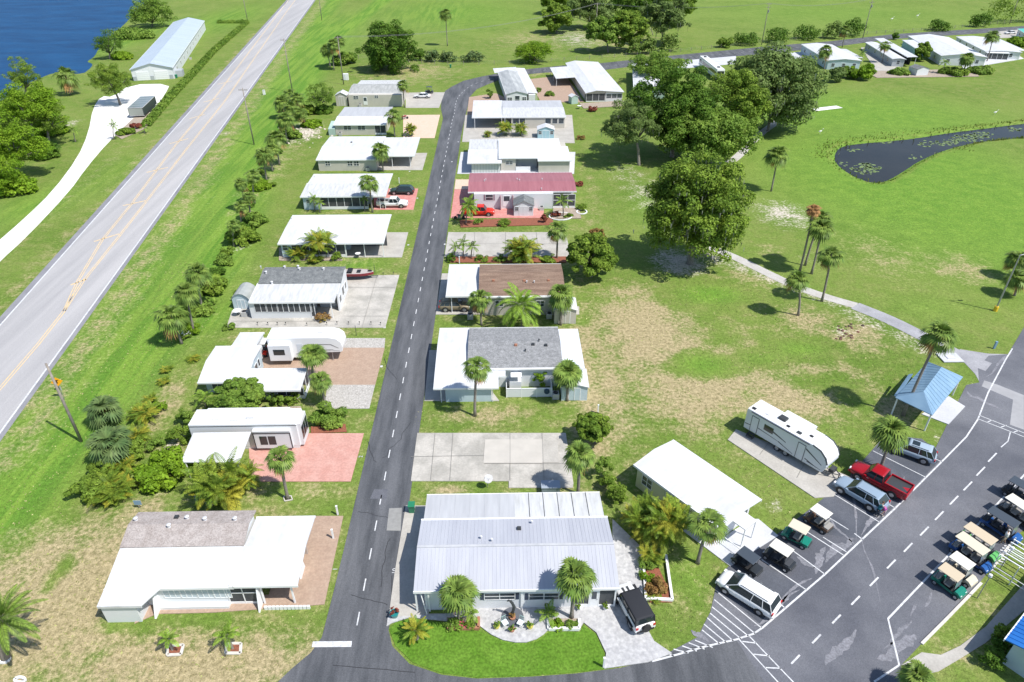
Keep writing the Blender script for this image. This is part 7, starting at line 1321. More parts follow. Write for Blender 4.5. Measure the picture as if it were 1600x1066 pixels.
for i, (x, y, wd, hh, m, lab) in enumerate([(340, 430, 26, 1.2, leaf_dark, 'dark shrub above the three palms in the highway row'), (352, 412, 30, 1.5, leaf_bright, 'bright low shrub halfway up the highway row'), (376, 362, 26, 1.4, leaf_dark, 'dark shrub just above the dense lower one in the highway row'), (410, 272, 18, 1.2, leaf_oak, 'shrub beside the free-standing palm of the highway row'),
      (432, 240, 20, 1.2, leaf_dark, 'dark shrub between the free-standing palm and the top cluster'), (455, 215, 34, 2.4, leaf_bright, 'bright shrub at the foot of the top cluster'), (390, 322, 20, 1.4, leaf_dark, 'dark shrub beneath the tall middle-row palm'), (300, 520, 30, 1.3, leaf_lime, 'lime shrub between the two lower palms of the three'), 
      (210, 715, 46, 1.8, leaf_oak, 'green shrub buried in the middle of the thicket'), (245, 700, 30, 1.2, leaf_bright, 'bright shrub on the path side of the thicket'), (165, 745, 44, 2.0, leaf_oak, 'green shrub under the low dark palm'), (250, 642, 26, 1.1, leaf_lime, 'lime shrub near the upper tip of the thicket'), (290, 665, 30, 2.2, leaf_bright, 'bright shrub behind the park trailer end'),
      (540, 100, 40, 4.0, leaf_bright, 'feathery bush beside the three palms and pole'), (600, 98, 30, 2.5, leaf_dark, 'low dark growth left of the lone round oak')]):
    bush((x, y), wd, hh, lab, m, 240 + i, group='shrubs along the highway row')
fl = bush((287, 528), 22, .8, 'low shrub with white flowers at the foot of the three palms', leaf_oak, 210); b = MB(); rr = random.Random(2)
for _ in range(26): x, y, z = rr.uniform(-.8, .8), rr.uniform(-.7, .7), rr.uniform(.35, .8); b.box(x, x + .12, y, y + .12, z, z + .1)
tag(b.build('flowers', flower_white, fl), kind='stuff')
fl = bush((723, 981), 12, .5, 'small plant with pink flowers in the left flower bed', leaf_oak, 211); b = MB()
for _ in range(14): x, y, z = rr.uniform(-.3, .3), rr.uniform(-.25, .25), rr.uniform(.2, .5); b.box(x, x + .1, y, y + .1, z, z + .08)
tag(b.build('flowers', flower_pink, fl), kind='stuff')
# grey dead fan leaves hanging on the low dark palm
# reeds round the pond, lily pads on it
rng = np.random.default_rng(9); C = []; n = 2600; k = rng.integers(0, len(POND), n); t_ = rng.random(n); PA = np.array(POND); Pn = np.roll(PA, -1, 0); Q = PA[k] + (Pn[k] - PA[k]) * t_[:, None]; cen = PA.mean(0)
out = unit(Q - cen); off = rng.normal(.6, .9, n); north = (Q[:, 1] > np.interp(Q[:, 0], [PA[:, 0].min(), PA[:, 0].max()], [PA[:, 1].mean() - 6, PA[:, 1].mean() + 6])); keep = (rng.random(n) < np.where(north, .95, .30)); off = np.where(north, off * 1.7 + 1.0, off)
B_ = (Q + out * off[:, None])[keep]; m_ = len(B_); h_ = rng.uniform(.0, .38, (m_, 1)) * np.where(north[keep], 1.15, .6)[:, None]; an = rng.uniform(0, np.pi, m_); sx_ = np.stack([np.cos(an), np.sin(an), 0 * an], 1) * .12
z0 = np.full((m_, 1), -.35); A0_ = np.hstack([B_, z0]); tip = np.hstack([B_ + rng.normal(size=(m_, 2)) * .15, h_]); V = np.stack([A0_ - sx_, A0_ + sx_, tip + sx_ * .5, tip - sx_ * .5], 1).reshape(-1, 3)
o = link('pond_reeds', mesh_np('pond_reeds', V, np.arange(4 * m_).reshape(-1, 4), leafmat('reed_blades', (.13, .19, .03), (.25, .27, .07), tr=.2, scale=.3)), None); tag(o, 'fringe of reeds and rough grass round the golf course pond', 'reeds', kind='stuff')
b = MB()
for (cx, cy, rx, ry, n) in [(1355, 261, 24, 9, 90), (1515, 213, 30, 6, 90), (1480, 220, 20, 5, 40), (1450, 222, 14, 5, 22), (1535, 208, 18, 4, 40), (1585, 200, 12, 3, 22), (1338, 233, 14, 4, 10), (1320, 254, 10, 4, 5), (1430, 243, 12, 4, 8), (1390, 220, 14, 3, 8)]:
    for _ in range(n):
        a = rr.uniform(0, 6.28); q = rr.random() ** .5; x, y = G(cx + rx * q * math.cos(a), cy + ry * q * math.sin(a)); r_ = rr.uniform(.18, .5); k = len(b.v)
        b.add([(x + r_ * math.cos(j * 1.047), y + r_ * math.sin(j * 1.047), -.385) for j in range(6)], [(0, 1, 2, 3, 4, 5)])
o = b.build('lily_pads', mat('lily_pad_leaf', (.13, .20, .06), .6, (.20, .27, .10), .8)); tag(o, 'lily pads floating on the golf course pond', 'lily pads', kind='stuff')
# rough grass tufts over the lawns so the turf has relief close to the camera
rng = np.random.default_rng(21); n = 45000; X = rng.uniform(-75, 75, n); Y = 26 + 75 * rng.random(n) ** 1.2; PXY = np.array([proj(x, y) for x, y in zip(X, Y)])
def inpoly(P, pts): 
    return poly_sd(P[:, 0], P[:, 1], pts) < 0
ZN = [[(-60, 760), (40, 640), (210, 410), (300, 300), (360, 300), (400, 380), (360, 400), (340, 480), (310, 560), (300, 640), (240, 800), (200, 800), (150, 940), (170, 990), (400, 970), (500, 950), (490, 1000), (420, 1066), (-60, 1066)], [(650, 630), (880, 630), (880, 676), (645, 676)], [(920, 440), (1100, 420), (1330, 510), (1440, 560), (1380, 640), (1360, 690), (1300, 740), (1150, 670), (1130, 690), (1265, 780), (1210, 830), (1190, 790), (1050, 690), (980, 740), (930, 620), (915, 500)], [(1050, 860), (1135, 890), (1110, 950), (1050, 1005), (1020, 940)]]
ok = np.zeros(n, bool)
for z in ZN: ok |= inpoly(PXY, z)
X, Y = X[ok], Y[ok]; m_ = len(X); an = rng.uniform(0, np.pi, m_); s_ = rng.uniform(.04, .10, (m_, 1)); sx_ = np.stack([np.cos(an), np.sin(an), 0 * an], 1) * s_; A0_ = np.stack([X, Y, 0 * X], 1); tip = A0_ + np.stack([rng.normal(0, .05, m_), rng.normal(0, .05, m_), rng.uniform(.03, .09, m_)], 1)
V = np.stack([A0_ - sx_, A0_ + sx_, tip + sx_ * .6, tip - sx_ * .6], 1).reshape(-1, 3); o = link('grass_tufts', mesh_np('grass_tufts', V, np.arange(4 * m_).reshape(-1, 4), leafmat('tuft_blades', (.20, .28, .05), (.48, .42, .22), tr=.2, scale=.25)), None); tag(o, 'rough tufts of grass scattered over the park lawns', 'grass', kind='stuff')
# ================================================================= POLES, LAMPS, FENCE, SMALL THINGS
def pole(base, h, label, name='utility_pole', cat='utility pole', group='utility poles', r=.16, arms=2, m=None, tilt=0, trans=False):
    x, y = G(*base); t = empty(name, (x, y, 0), 0, label, cat, group); MB().tube([(0, 0, -.1), (tilt * h * .5, 0, h / 2), (tilt * h, 0, h)], [r, r * .85, r * .65], 9).build('pole', m or wood_pole, t, smooth=True)
    for k in range(arms): z = h - .5 - k * 1.1; MB().box(tilt * h - 1.0, tilt * h + 1.0, -.06, .06, z, z + .12).build('crossarm', wood_pole, t); b = MB(); [b.tube([(tilt * h + q, 0, z + .12), (tilt * h + q, 0, z + .34)], [.05, .03], 6) for q in (-.9, -.45, .45, .9)]; b.build('insulators', steel, t)
    if trans: MB().tube([(.32, -.1, h - 3.4), (.32, -.1, h - 2.5)], .24, 10).build('transformer', steel, t)
    return (x + tilt * h, y, h)
x, y = G(127, 690); pole((127, 690), 10.4, 'bare wooden pole beside the highway with nothing on its top, lower left', arms=0, r=.17)
hp = [pole((397, 226), 13, 'wooden pole beside the highway left of the middle palms', arms=1), pole((457, 144), 15, 'wooden pole between the highway and the top palm cluster', arms=1, tilt=0), pole((503, 32), 15, 'wooden highway pole near the picture top', arms=1)]
PA_ = pole((537, 132), 14, 'wooden pole standing beside the three palms above the left row', arms=1, trans=False); PB_ = pole((1190, 70), 15, 'wooden pole by the far road behind the oak group', arms=2, trans=True); PC_ = pole((1348, 60), 15, 'leaning-looking pole with transformer by the far road before the narrow roofs', arms=2, trans=True); PD_ = pole((1577, 38), 15, 'pole with transformer at the top right by the far road', arms=2, trans=True)
pole((387, 34), 13, 'pole at the hedge corner near the picture top', arms=1); PE_ = pole((930, 64), 14, 'pole at the left front of the pasture clump', arms=1)
def wires(name, a, b, label, offs=(-.9, -.45, .45, .9), sag=1.6):
    w_ = MB()
    for o_ in offs:
        P = []
        for i in range(17): t = i / 16; P.append((a[0] + (b[0] - a[0]) * t + o_ * .3, a[1] + (b[1] - a[1]) * t + o_, a[2] + (b[2] - a[2]) * t - sag * 4 * t * (1 - t) - .1))
        w_.tube(P, .035, 4)
    return tag(w_.build(name, mat('power_cable', (.22, .22, .23), .6)), label, 'power line', 'power lines')
wires('power_line', PA_, PE_, 'power line from the pole by the three palms to the pasture clump', sag=3.0, offs=(-.9, .9)); wires('power_line', PE_, PB_, 'power line from the pasture clump to the pole behind the oaks', offs=(-.9, .9)); wires('power_line', PB_, PC_, 'power line from the pole behind the oaks to the pole by the narrow roofs', offs=(-.9, .9)); wires('power_line', PC_, PD_, 'power line crossing above the far right homes', offs=(-.9, .9))
# yellow road sign with black marks on its own post
x, y = G(101, 624); t = empty('road_sign', (x, y, 0), R(20), 'orange-yellow warning sign on a leaning post by the highway', 'road sign', None); MB().tube([(0, 0, 0), (0, 0, 2.9)], .035, 6).build('post', steel, t)
s_ = MB(); s_.ext([(-.62, 2.6), (0, 1.98), (.62, 2.6), (0, 3.22)], -.05, -.03, 'y'); s_.build('sign_plate', paint('sign_orange', (.85, .36, .01), .4), t); b = MB(); b.box(-.06, .06, -.06, -.052, 2.35, 2.85); b.box(-.2, .2, -.06, -.052, 2.72, 2.82); b.build('symbol', black, t)
x, y = G(96, 610); b = MB(); b.tube([(0, 0, 0), (0, 0, 1.1)], .05, 6); b.box(-.25, .25, -.3, .3, 1.1, 1.45); o = b.build('mailbox', mat('grey_mailbox', (.4, .42, .44), .5)); o.location = (x, y, 0); tag(o, 'small grey roadside box on a post below the orange sign', 'mailbox')
def lamp(base, h, label, arm=1.2, name='street_lamp', foot=None, ang=0, group='street lamps', head=True, r=.09):
    x, y = G(*base); t = empty(name, (x, y, 0), ang, label, 'street lamp', group); MB().tube([(0, 0, 0), (0, 0, h)], [r, r * .6], 8).build('pole', steel, t)
    if arm: MB().tube([(0, 0, h - .1), (arm * .5, 0, h + .15), (arm, 0, h + .15)], .05, 6).build('arm', steel, t); MB().box(arm - .1, arm + .55, -.15, .15, h + .05, h + .22).build('lamp_head', vent_mat, t, bevel=.03)
    else: MB().tube([(0, 0, h), (0, 0, h + .05), (0, 0, h + .28), (0, 0, h + .32)], [.08, .16, .14, .03], 10).build('lamp_head', lampm, t)
    if foot: MB().tube([(0, 0, 0), (0, 0, .75)], .28, 10).build('base', foot, t)
lamp((1555, 486), 8.9, 'tall grey lamp pole with yellow base on the golf course edge', 1.5, foot=paint('yellow_base', (.75, .50, .03), .5), r=.13); lamp((1561, 892), 2.8, 'small white globe lamp by the railed ramp', 0, r=.05); lamp((1527, 935), 2.8, 'small white globe lamp on the grass behind the cart row', 0, r=.05); lamp((1595, 856), 2.6, 'small white lamp post at the right edge by the grass', 0, r=.05)
# wire fence along the pasture
FP = [G(*p) for p in [(560, 92), (700, 102), (820, 100), (960, 90), (1080, 80), (1200, 66), (1340, 55), (1480, 46), (1600, 34)]]; t = empty('pasture_fence', (*FP[0], 0), 0, 'low wire fence with thin posts along the pasture side of the far road', 'fence'); off = (*FP[0], 0); b = MB(); w_ = MB()
for a_, c_ in zip(FP, FP[1:]):
    L = math.dist(a_, c_); n = int(L / 4.5)
    for i in range(n): x, y = a_[0] + (c_[0] - a_[0]) * i / n, a_[1] + (c_[1] - a_[1]) * i / n; b.box(x - .07, x + .07, y - .07, y + .07, 0, 1.35)
    for z in (.5, .85, 1.2): w_.tube([(*a_, z), (*c_, z)], .015, 3)
tag(b.build('fence_posts', wood_pole, t, off=off), kind='stuff'); w_.build('wire', steel, t, off=off)
# path lights along the concrete yard of the dark shingle home
for i, (x, y) in enumerate([(403, 509), (419, 509), (434, 509), (447, 509), (480, 510), (511, 509), (527, 508), (545, 508), (562, 508), (580, 508), (595, 509), (583, 431), (599, 431), (615, 430)]):
    gx, gy = G(x, y); b = MB(); b.tube([(0, 0, 0), (0, 0, .42)], .025, 5); b.tube([(0, 0, .42), (0, 0, .5), (0, 0, .56)], [.09, .09, .02], 8); o = b.build('path_light', black); o.location = (gx, gy, .05)
    tag(o, ('one of the eleven small black path lights on the near edge of the concrete yard' if i < 11 else 'one of the three small black path lights on the far edge of the concrete yard'), 'path light', 'near-edge path lights' if i < 11 else 'far-edge path lights')
# white marker posts, boxes, bins
def small(name, base, parts, label, cat, group=None, z=.05, ang=0):
    x, y = G(*base); t = empty(name, (x, y, z), ang, label, cat, group)
    for nm, mb_, m in parts: mb_.build(nm, m, t)
    return t
for p, lab in (((528, 805), 'white marker post on the grass above the brown paved yard'), ((521, 842), 'white marker post on the brown paved yard'), ((943, 1043), 'white marker post at the corner of the trimmed lawn'), ((624, 287), 'white marker post on the grass above the dark green SUV'), ((718, 412), 'white post with knob behind the bright carport roof'), ((934, 646), 'white post on the grass right of the grey shingle home')):
    small('marker_post', p, [('post', MB().box(-.07, .07, -.07, .07, 0, 1.15), trim), ('cap', MB().box(-.09, .09, -.09, .09, 1.15, 1.2), trim)], lab, 'post', 'white marker posts')
for p, lab in (((557, 525), 'thin dark post on the grass between the camper and the concrete yard'), ((586, 428), 'thin dark post on the grass above the boat')):
    small('thin_post', p, [('post', MB().tube([(0, 0, 0), (0, 0, 1.5)], .035, 6), dark_metal), ('cap', MB().tube([(0, 0, 1.5), (0, 0, 1.56)], .05, 6), dark_metal)], lab, 'post', 'thin dark posts')
def binm(col): return paint('bin_%d' % int(col[1] * 1000), col, .5)
def bin_(p, col, label): small('wheelie_bin', p, [('body', MB().loft([[(-.22, -.25, 0), (.22, -.25, 0), (.22, .25, 0), (-.22, .25, 0)], [(-.29, -.33, .95), (.29, -.33, .95), (.29, .33, .95), (-.29, .33, .95)]]), binm(col)), ('lid', MB().box(-.32, .32, -.38, .36, .95, 1.03), binm(col)), ('wheel', MB().tube([(-.24, .27, .1), (.24, .27, .1)], .1, 8), rubber)], label, 'bin', 'wheeled bins')
bin_((276, 122), (.01, .22, .12), 'green wheeled bin beside the long white building'); bin_((644, 800), (.02, .20, .10), 'green bin at the street corner of the big home'); bin_((704, 106), (.02, .22, .14), 'green bin on the grass by the bend of the street')
small('utility_box', (541, 125), [('body', MB().box(-.8, .8, -.5, .5, 0, 1.9), trim), ('door', MB().box(-.75, 0, -.53, -.5, .1, 1.8), siding_white)], 'white utility cabinet at the foot of the pole by the three palms', 'utility box'); small('utility_box', (413, 148), [('body', MB().box(-.3, .3, -.3, .3, 0, 1.2), trim), ('cap', MB().box(-.34, .34, -.34, .34, 1.2, 1.28), vent_mat)], 'small white utility post beside the highway pole', 'utility box')
small('utility_box', (1484, 560), [('body', MB().box(-1.3, 1.3, -1.0, 1.0, 0, .12), conc_pale), ('lid', MB().box(-.5, .5, -.4, .4, .12, .2), vent_mat)], 'flat concrete utility lid in the grass by the cart path bend', 'utility lid'); small('utility_box', (1553, 545), [('body', MB().box(-.12, .12, -.1, .1, 0, 1.0), roof_blue), ('cap', MB().box(-.14, .14, -.12, .12, 1, 1.06), roof_blue)], 'small blue post where the cart path meets the lot', 'post')
# satellite dish, drum on the slab edge
small('satellite_dish', (762, 762), [('mast', MB().tube([(0, 0, 0), (0, 0, 1.1)], .04, 6), steel), ('dish', MB().tube([(0, 0, 1.1), (.08, -.12, 1.3), (.12, -.2, 1.34)], [.1, .42, .46], 14), vent_mat), ('arm', MB().tube([(0, 0, 1.2), (.3, -.5, 1.6)], .02, 5), steel)], 'grey satellite dish on a mast at the near edge of the stained slab', 'satellite dish')
small('storage_box', (860, 766), [('body', MB().box(-.9, .9, -.5, .5, 0, .7), mat('box_blue_grey', (.25, .30, .36), .6)), ('lid', MB().box(-.95, .95, -.55, .55, .7, .78), mat('box_lid', (.32, .37, .43), .6))], 'blue-grey storage box in palm shade behind the big home', 'storage box')
# statue or fountain, bistro chairs and pots on the front patio
small('garden_statue', (801, 966), [('base', MB().tube([(0, 0, 0), (0, 0, .16)], [.95, .9], 20), mat('dark_round_planter', (.10, .11, .13), .8)), ('figure', MB().tube([(0, 0, .15), (.02, 0, .8), (.12, 0, 1.4), (-.02, 0, 1.9), (-.18, 0, 2.2)], [.16, .12, .14, .12, .10], 10), dark_metal), ('neck', MB().tube([(-.15, 0, 2.15), (-.3, -.05, 2.35), (-.45, -.05, 2.25)], [.10, .09, .04], 8), dark_metal)], 'dark upright heron-like sculpture in a round dark bed on the front patio', 'sculpture')
def chair(p, ang, lab):
    ct = mat('chair_frame_green', (.30, .48, .45), .5); b = MB(); [b.tube([(sx * .2, sy * .2, 0), (sx * .2, sy * .2, .44)], .018, 5) for sx in (1, -1) for sy in (1, -1)]; bk = MB(); [bk.tube([(-.22, y0, .44), (-.28, y0, .95)], .015, 5) for y0 in (-.2, -.07, .07, .2)]; bk.tube([(-.28, -.22, .95), (-.28, .22, .95)], .02, 5)
    t = small('patio_chair', p, [('seat', MB().box(-.24, .24, -.23, .23, .44, .50), mat('pale_cushion', (.72, .80, .82), .8)), ('backrest', bk, ct)], lab, 'chair', 'patio chairs', .065, ang)
    for sx in (1, -1):
        for sy in (1, -1): MB().tube([(sx * .2, sy * .2, 0), (sx * .2, sy * .2, .44)], .018, 5).build('leg', ct, t)
chair((789, 979), R(-60), 'left pale-cushioned chair on the front patio'); chair((813, 979), R(-120), 'right pale-cushioned chair on the front patio')
def pot(p, r, h, col, lab, pm, s=1.0, seed=1):
    x, y = G(*p); t = empty('potted_plant', (x, y, .062), 0, lab, 'potted plant', 'potted plants'); MB().tube([(0, 0, 0), (0, 0, h * .9), (0, 0, h)], [r * .7, r, r * 1.08], 14).build('pot', col, t); me, _ = crown_mesh('plant', pm, r * 1.3 * s, r * 1.3 * s, r * 1.1 * s, h + r * .7, 8, 160, .08, seed); link('plant', me, t)
terra = mat('terracotta', (.36, .17, .10), .8); ypot = mat('yellow_glaze', (.50, .45, .10), .5); tpot = mat('teal_glaze', (.02, .22, .22), .3)
for a in [((776, 982), .26, .3, ypot, 'yellow-potted plant left of the patio chairs', leaf_bright), ((828, 982), .26, .3, ypot, 'yellow-potted plant right of the patio chairs', leaf_bright), ((801, 969), .24, .35, terra, 'potted plant between the chairs, nearest the sculpture', leaf_orange), ((800, 987), .24, .3, terra, 'potted plant at the near centre of the patio', leaf_bright),
          ((617, 964), .36, .5, tpot, 'teal pot with tall plant at the street corner of the front yard', leaf_red), ((905, 952), .25, .3, trim, 'white pot before the screened porch, left', leaf_oak), ((946, 952), .25, .3, trim, 'white pot before the screened porch, right', leaf_oak)]: pot(*a, seed=int(a[0][0]) % 50)
small('door_mat', (930, 966), [('mat', MB().box(-.55, .55, -.35, .35, 0, .02), mat('dark_mat', (.04, .045, .05), .95)), ('border', MB().box(-.57, .57, -.37, .37, -.005, .012), black)], 'dark door mat on the front patio before the porch door', 'door mat', z=.066)
# blue bin lids and tarp at the clump, blue object
small('storage_tub', (316, 782), [('body', MB().box(-.5, .5, -.35, .35, 0, .7), paint('blue_tub', (.03, .16, .45), .5)), ('lid', MB().box(-.54, .54, -.38, .38, .7, .76), paint('pale_blue_lid', (.35, .5, .68), .5))], 'blue storage tub at the left of the golden-green palm clump', 'tub'); small('storage_tub', (330, 786), [('body', MB().tube([(0, 0, 0), (0, 0, .5)], [.5, .55], 14), paint('bright_blue_tub', (.02, .30, .60), .4)), ('rim', MB().tube([(0, 0, .5), (0, 0, .54)], .58, 14), paint('bright_blue_tub', (.02, .3, .6)))], 'round bright blue tub under the golden-green palm clump', 'tub')
small('yard_sign', (218, 794), [('panel', MB().box(-.35, .35, -.02, .02, .4, .95), roof_blue), ('post', MB().box(-.03, .03, -.03, .03, 0, .4), steel)], 'small pale blue board standing behind the tan shingle roof', 'board')
# rocks and border stones by the left rocky bed
b = MB(); rr = random.Random(8)
for _ in range(70):
    x, y = G(rr.gauss(478, 16), rr.gauss(208, 9)); r_ = rr.uniform(.15, .45); P = [[(x + r_ * k * math.cos(j), y + r_ * k * math.sin(j) * .8, z) for j in (0, 1.05, 2.1, 3.14, 4.2, 5.2)] for k, z in ((1, 0), (.9, r_ * .45), (.4, r_ * .7))]; b.loft(P)
tag(b.build('rock_bed', mat('pale_rock', (.52, .46, .38), .9, (.62, .56, .48), 1.5)), 'heap of pale garden rocks below the top palm cluster', 'rocks', kind='stuff')
b = MB()
for _ in range(26):
    x, y = G(rr.gauss(1323, 8), rr.gauss(520, 8)); r_ = rr.uniform(.08, .26); b.loft([[(x + r_ * k * math.cos(j), y + r_ * k * math.sin(j), z) for j in (0, 1.3, 2.5, 3.8, 5.0)] for k, z in ((1, 0), (.8, r_ * .5), (.2, r_ * .7))])
tag(b.build('burnt_debris', mat('charred_debris', (.06, .05, .05), .95, (.22, .10, .07), 2)), 'charred debris on a bare patch beside the cart path', 'debris', kind='stuff')
def edging(P, m, name, label, cat, wd=.22, h=.28, closed=False):
    P = [Vector(G(*p)) for p in P]; b = MB(); o_ = P[0]
    for p, q in zip(P, P[1:] + ([P[0]] if closed else [])):
        d = (q - p).normalized(); n = Vector((-d.y, d.x)) * wd / 2; b.ext([tuple(p + n - o_), tuple(p - n - o_), tuple(q - n - o_), tuple(q + n - o_)], 0, h, 'z')
    o = b.build(name, m); o.location = (o_.x, o_.y, .05); tag(o, label, cat, 'garden bed edgings')
edging([(1004, 868), (1009, 938), (1050, 940), (1040, 870)], trim, 'bed_edging', 'white edging round the long bed between big home and lawn', 'edging'); edging([(856, 970), (857, 985), (905, 985), (905, 970)], trim, 'bed_edging', 'white edging of the right flower bed before the big home', 'edging'); edging([(699, 984), (748, 984), (748, 967)], terra, 'bed_edging', 'brick edging of the left flower bed before the big home', 'edging')
edging([(262, 1012), (287, 1009), (283, 1024), (262, 1025)], kerbm, 'bed_edging', 'pale square edging of the left mulch square', 'edging', closed=True, h=.1); edging([(355, 1007), (377, 1007), (376, 1022), (353, 1022)], kerbm, 'bed_edging', 'pale square edging of the right mulch square', 'edging', closed=True, h=.1); edging([(443, 777), (455, 776), (457, 782), (445, 784)], kerbm, 'bed_edging', 'small pale edging round the palm below the salmon driveway', 'edging', wd=.1, closed=True, h=.08)
for cx, cy, rx, ry, lab in ((5, 1029, 11, 8, 'round white ring at the foot of the lower left picture-edge palm'), (876, 339, 18, 6, 'large white ring round the plants by the rose-roofed home'), (909, 332, 8, 3.5, 'small white ring round the shrub at the corner of the rose-roofed home'), (32, 1064, 8, 4, 'white stone ring at the lower left corner of the picture')):
    edging([(cx + rx * math.cos(a), cy + ry * math.sin(a)) for a in [i * math.pi / 7 for i in range(14)]], trim, 'bed_edging', lab, 'edging', closed=True, h=.16, wd=.2)
# painted lot numbers on the street edge
def paint_text(txt, p, size, rot, name='painted_number'):
    c = bpy.data.curves.new(name, 'FONT'); c.body = txt; c.size = size; c.extrude = 0.001; c.align_x = 'CENTER'; c.align_y = 'CENTER'; c.materials.append(line_white); o = bpy.data.objects.new(name, c); COL.objects.link(o); o.location = (*G(*p), .042); o.rotation_euler = (0, 0, rot); return tag(o, kind='structure')
paint_text('10', (617, 893), .62, R(90)); paint_text('2', (564, 714), .6, R(90)); paint_text('1', (524, 890), .6, R(90))
for k, (x, y) in enumerate([(601, 512), (596, 573), (640, 268), (652, 310), (638, 383), (706, 253), (695, 382), (716, 222)]): tag(MB().box(G(x, y)[0] - .15, G(x, y)[0] + .15, G(x, y)[1] - .2, G(x, y)[1] + .2, .038, .046).build('painted_mark', line_white), kind='structure')
# white birds and cattle egrets on the pasture and by the pond
def bird(p, lab, s=1.0):
    x, y = G(*p); b = MB(); b.loft([[(a, r_ * math.cos(j), .5 + dz + r_ * math.sin(j)) for j in [i * math.pi / 4 for i in range(8)]] for a, r_, dz in ((-.32, .03, -.06), (-.15, .12, 0), (.05, .14, .02), (.2, .07, .1), (.26, .045, .3), (.3, .05, .42), (.38, .035, .42), (.5, .008, .40))]); b.tube([(0, .05, 0), (.02, .05, .42)], .015, 5); b.tube([(0, -.05, 0), (.02, -.05, .42)], .015, 5)
    o = b.build('egret', flower_white, smooth=True); o.location = (x, y, 0); o.scale = (s,) * 3; tag(o, lab, 'bird', 'white wading birds')
bird((1281, 210), 'white bird on the grass left of the pond', 1.5); bird((1554, 180), 'white bird on the bank above the pond', 1.5); bird((1393, 33), 'left white bird on the pasture', 2.0); bird((1433, 28), 'right white bird on the pasture', 2.0)
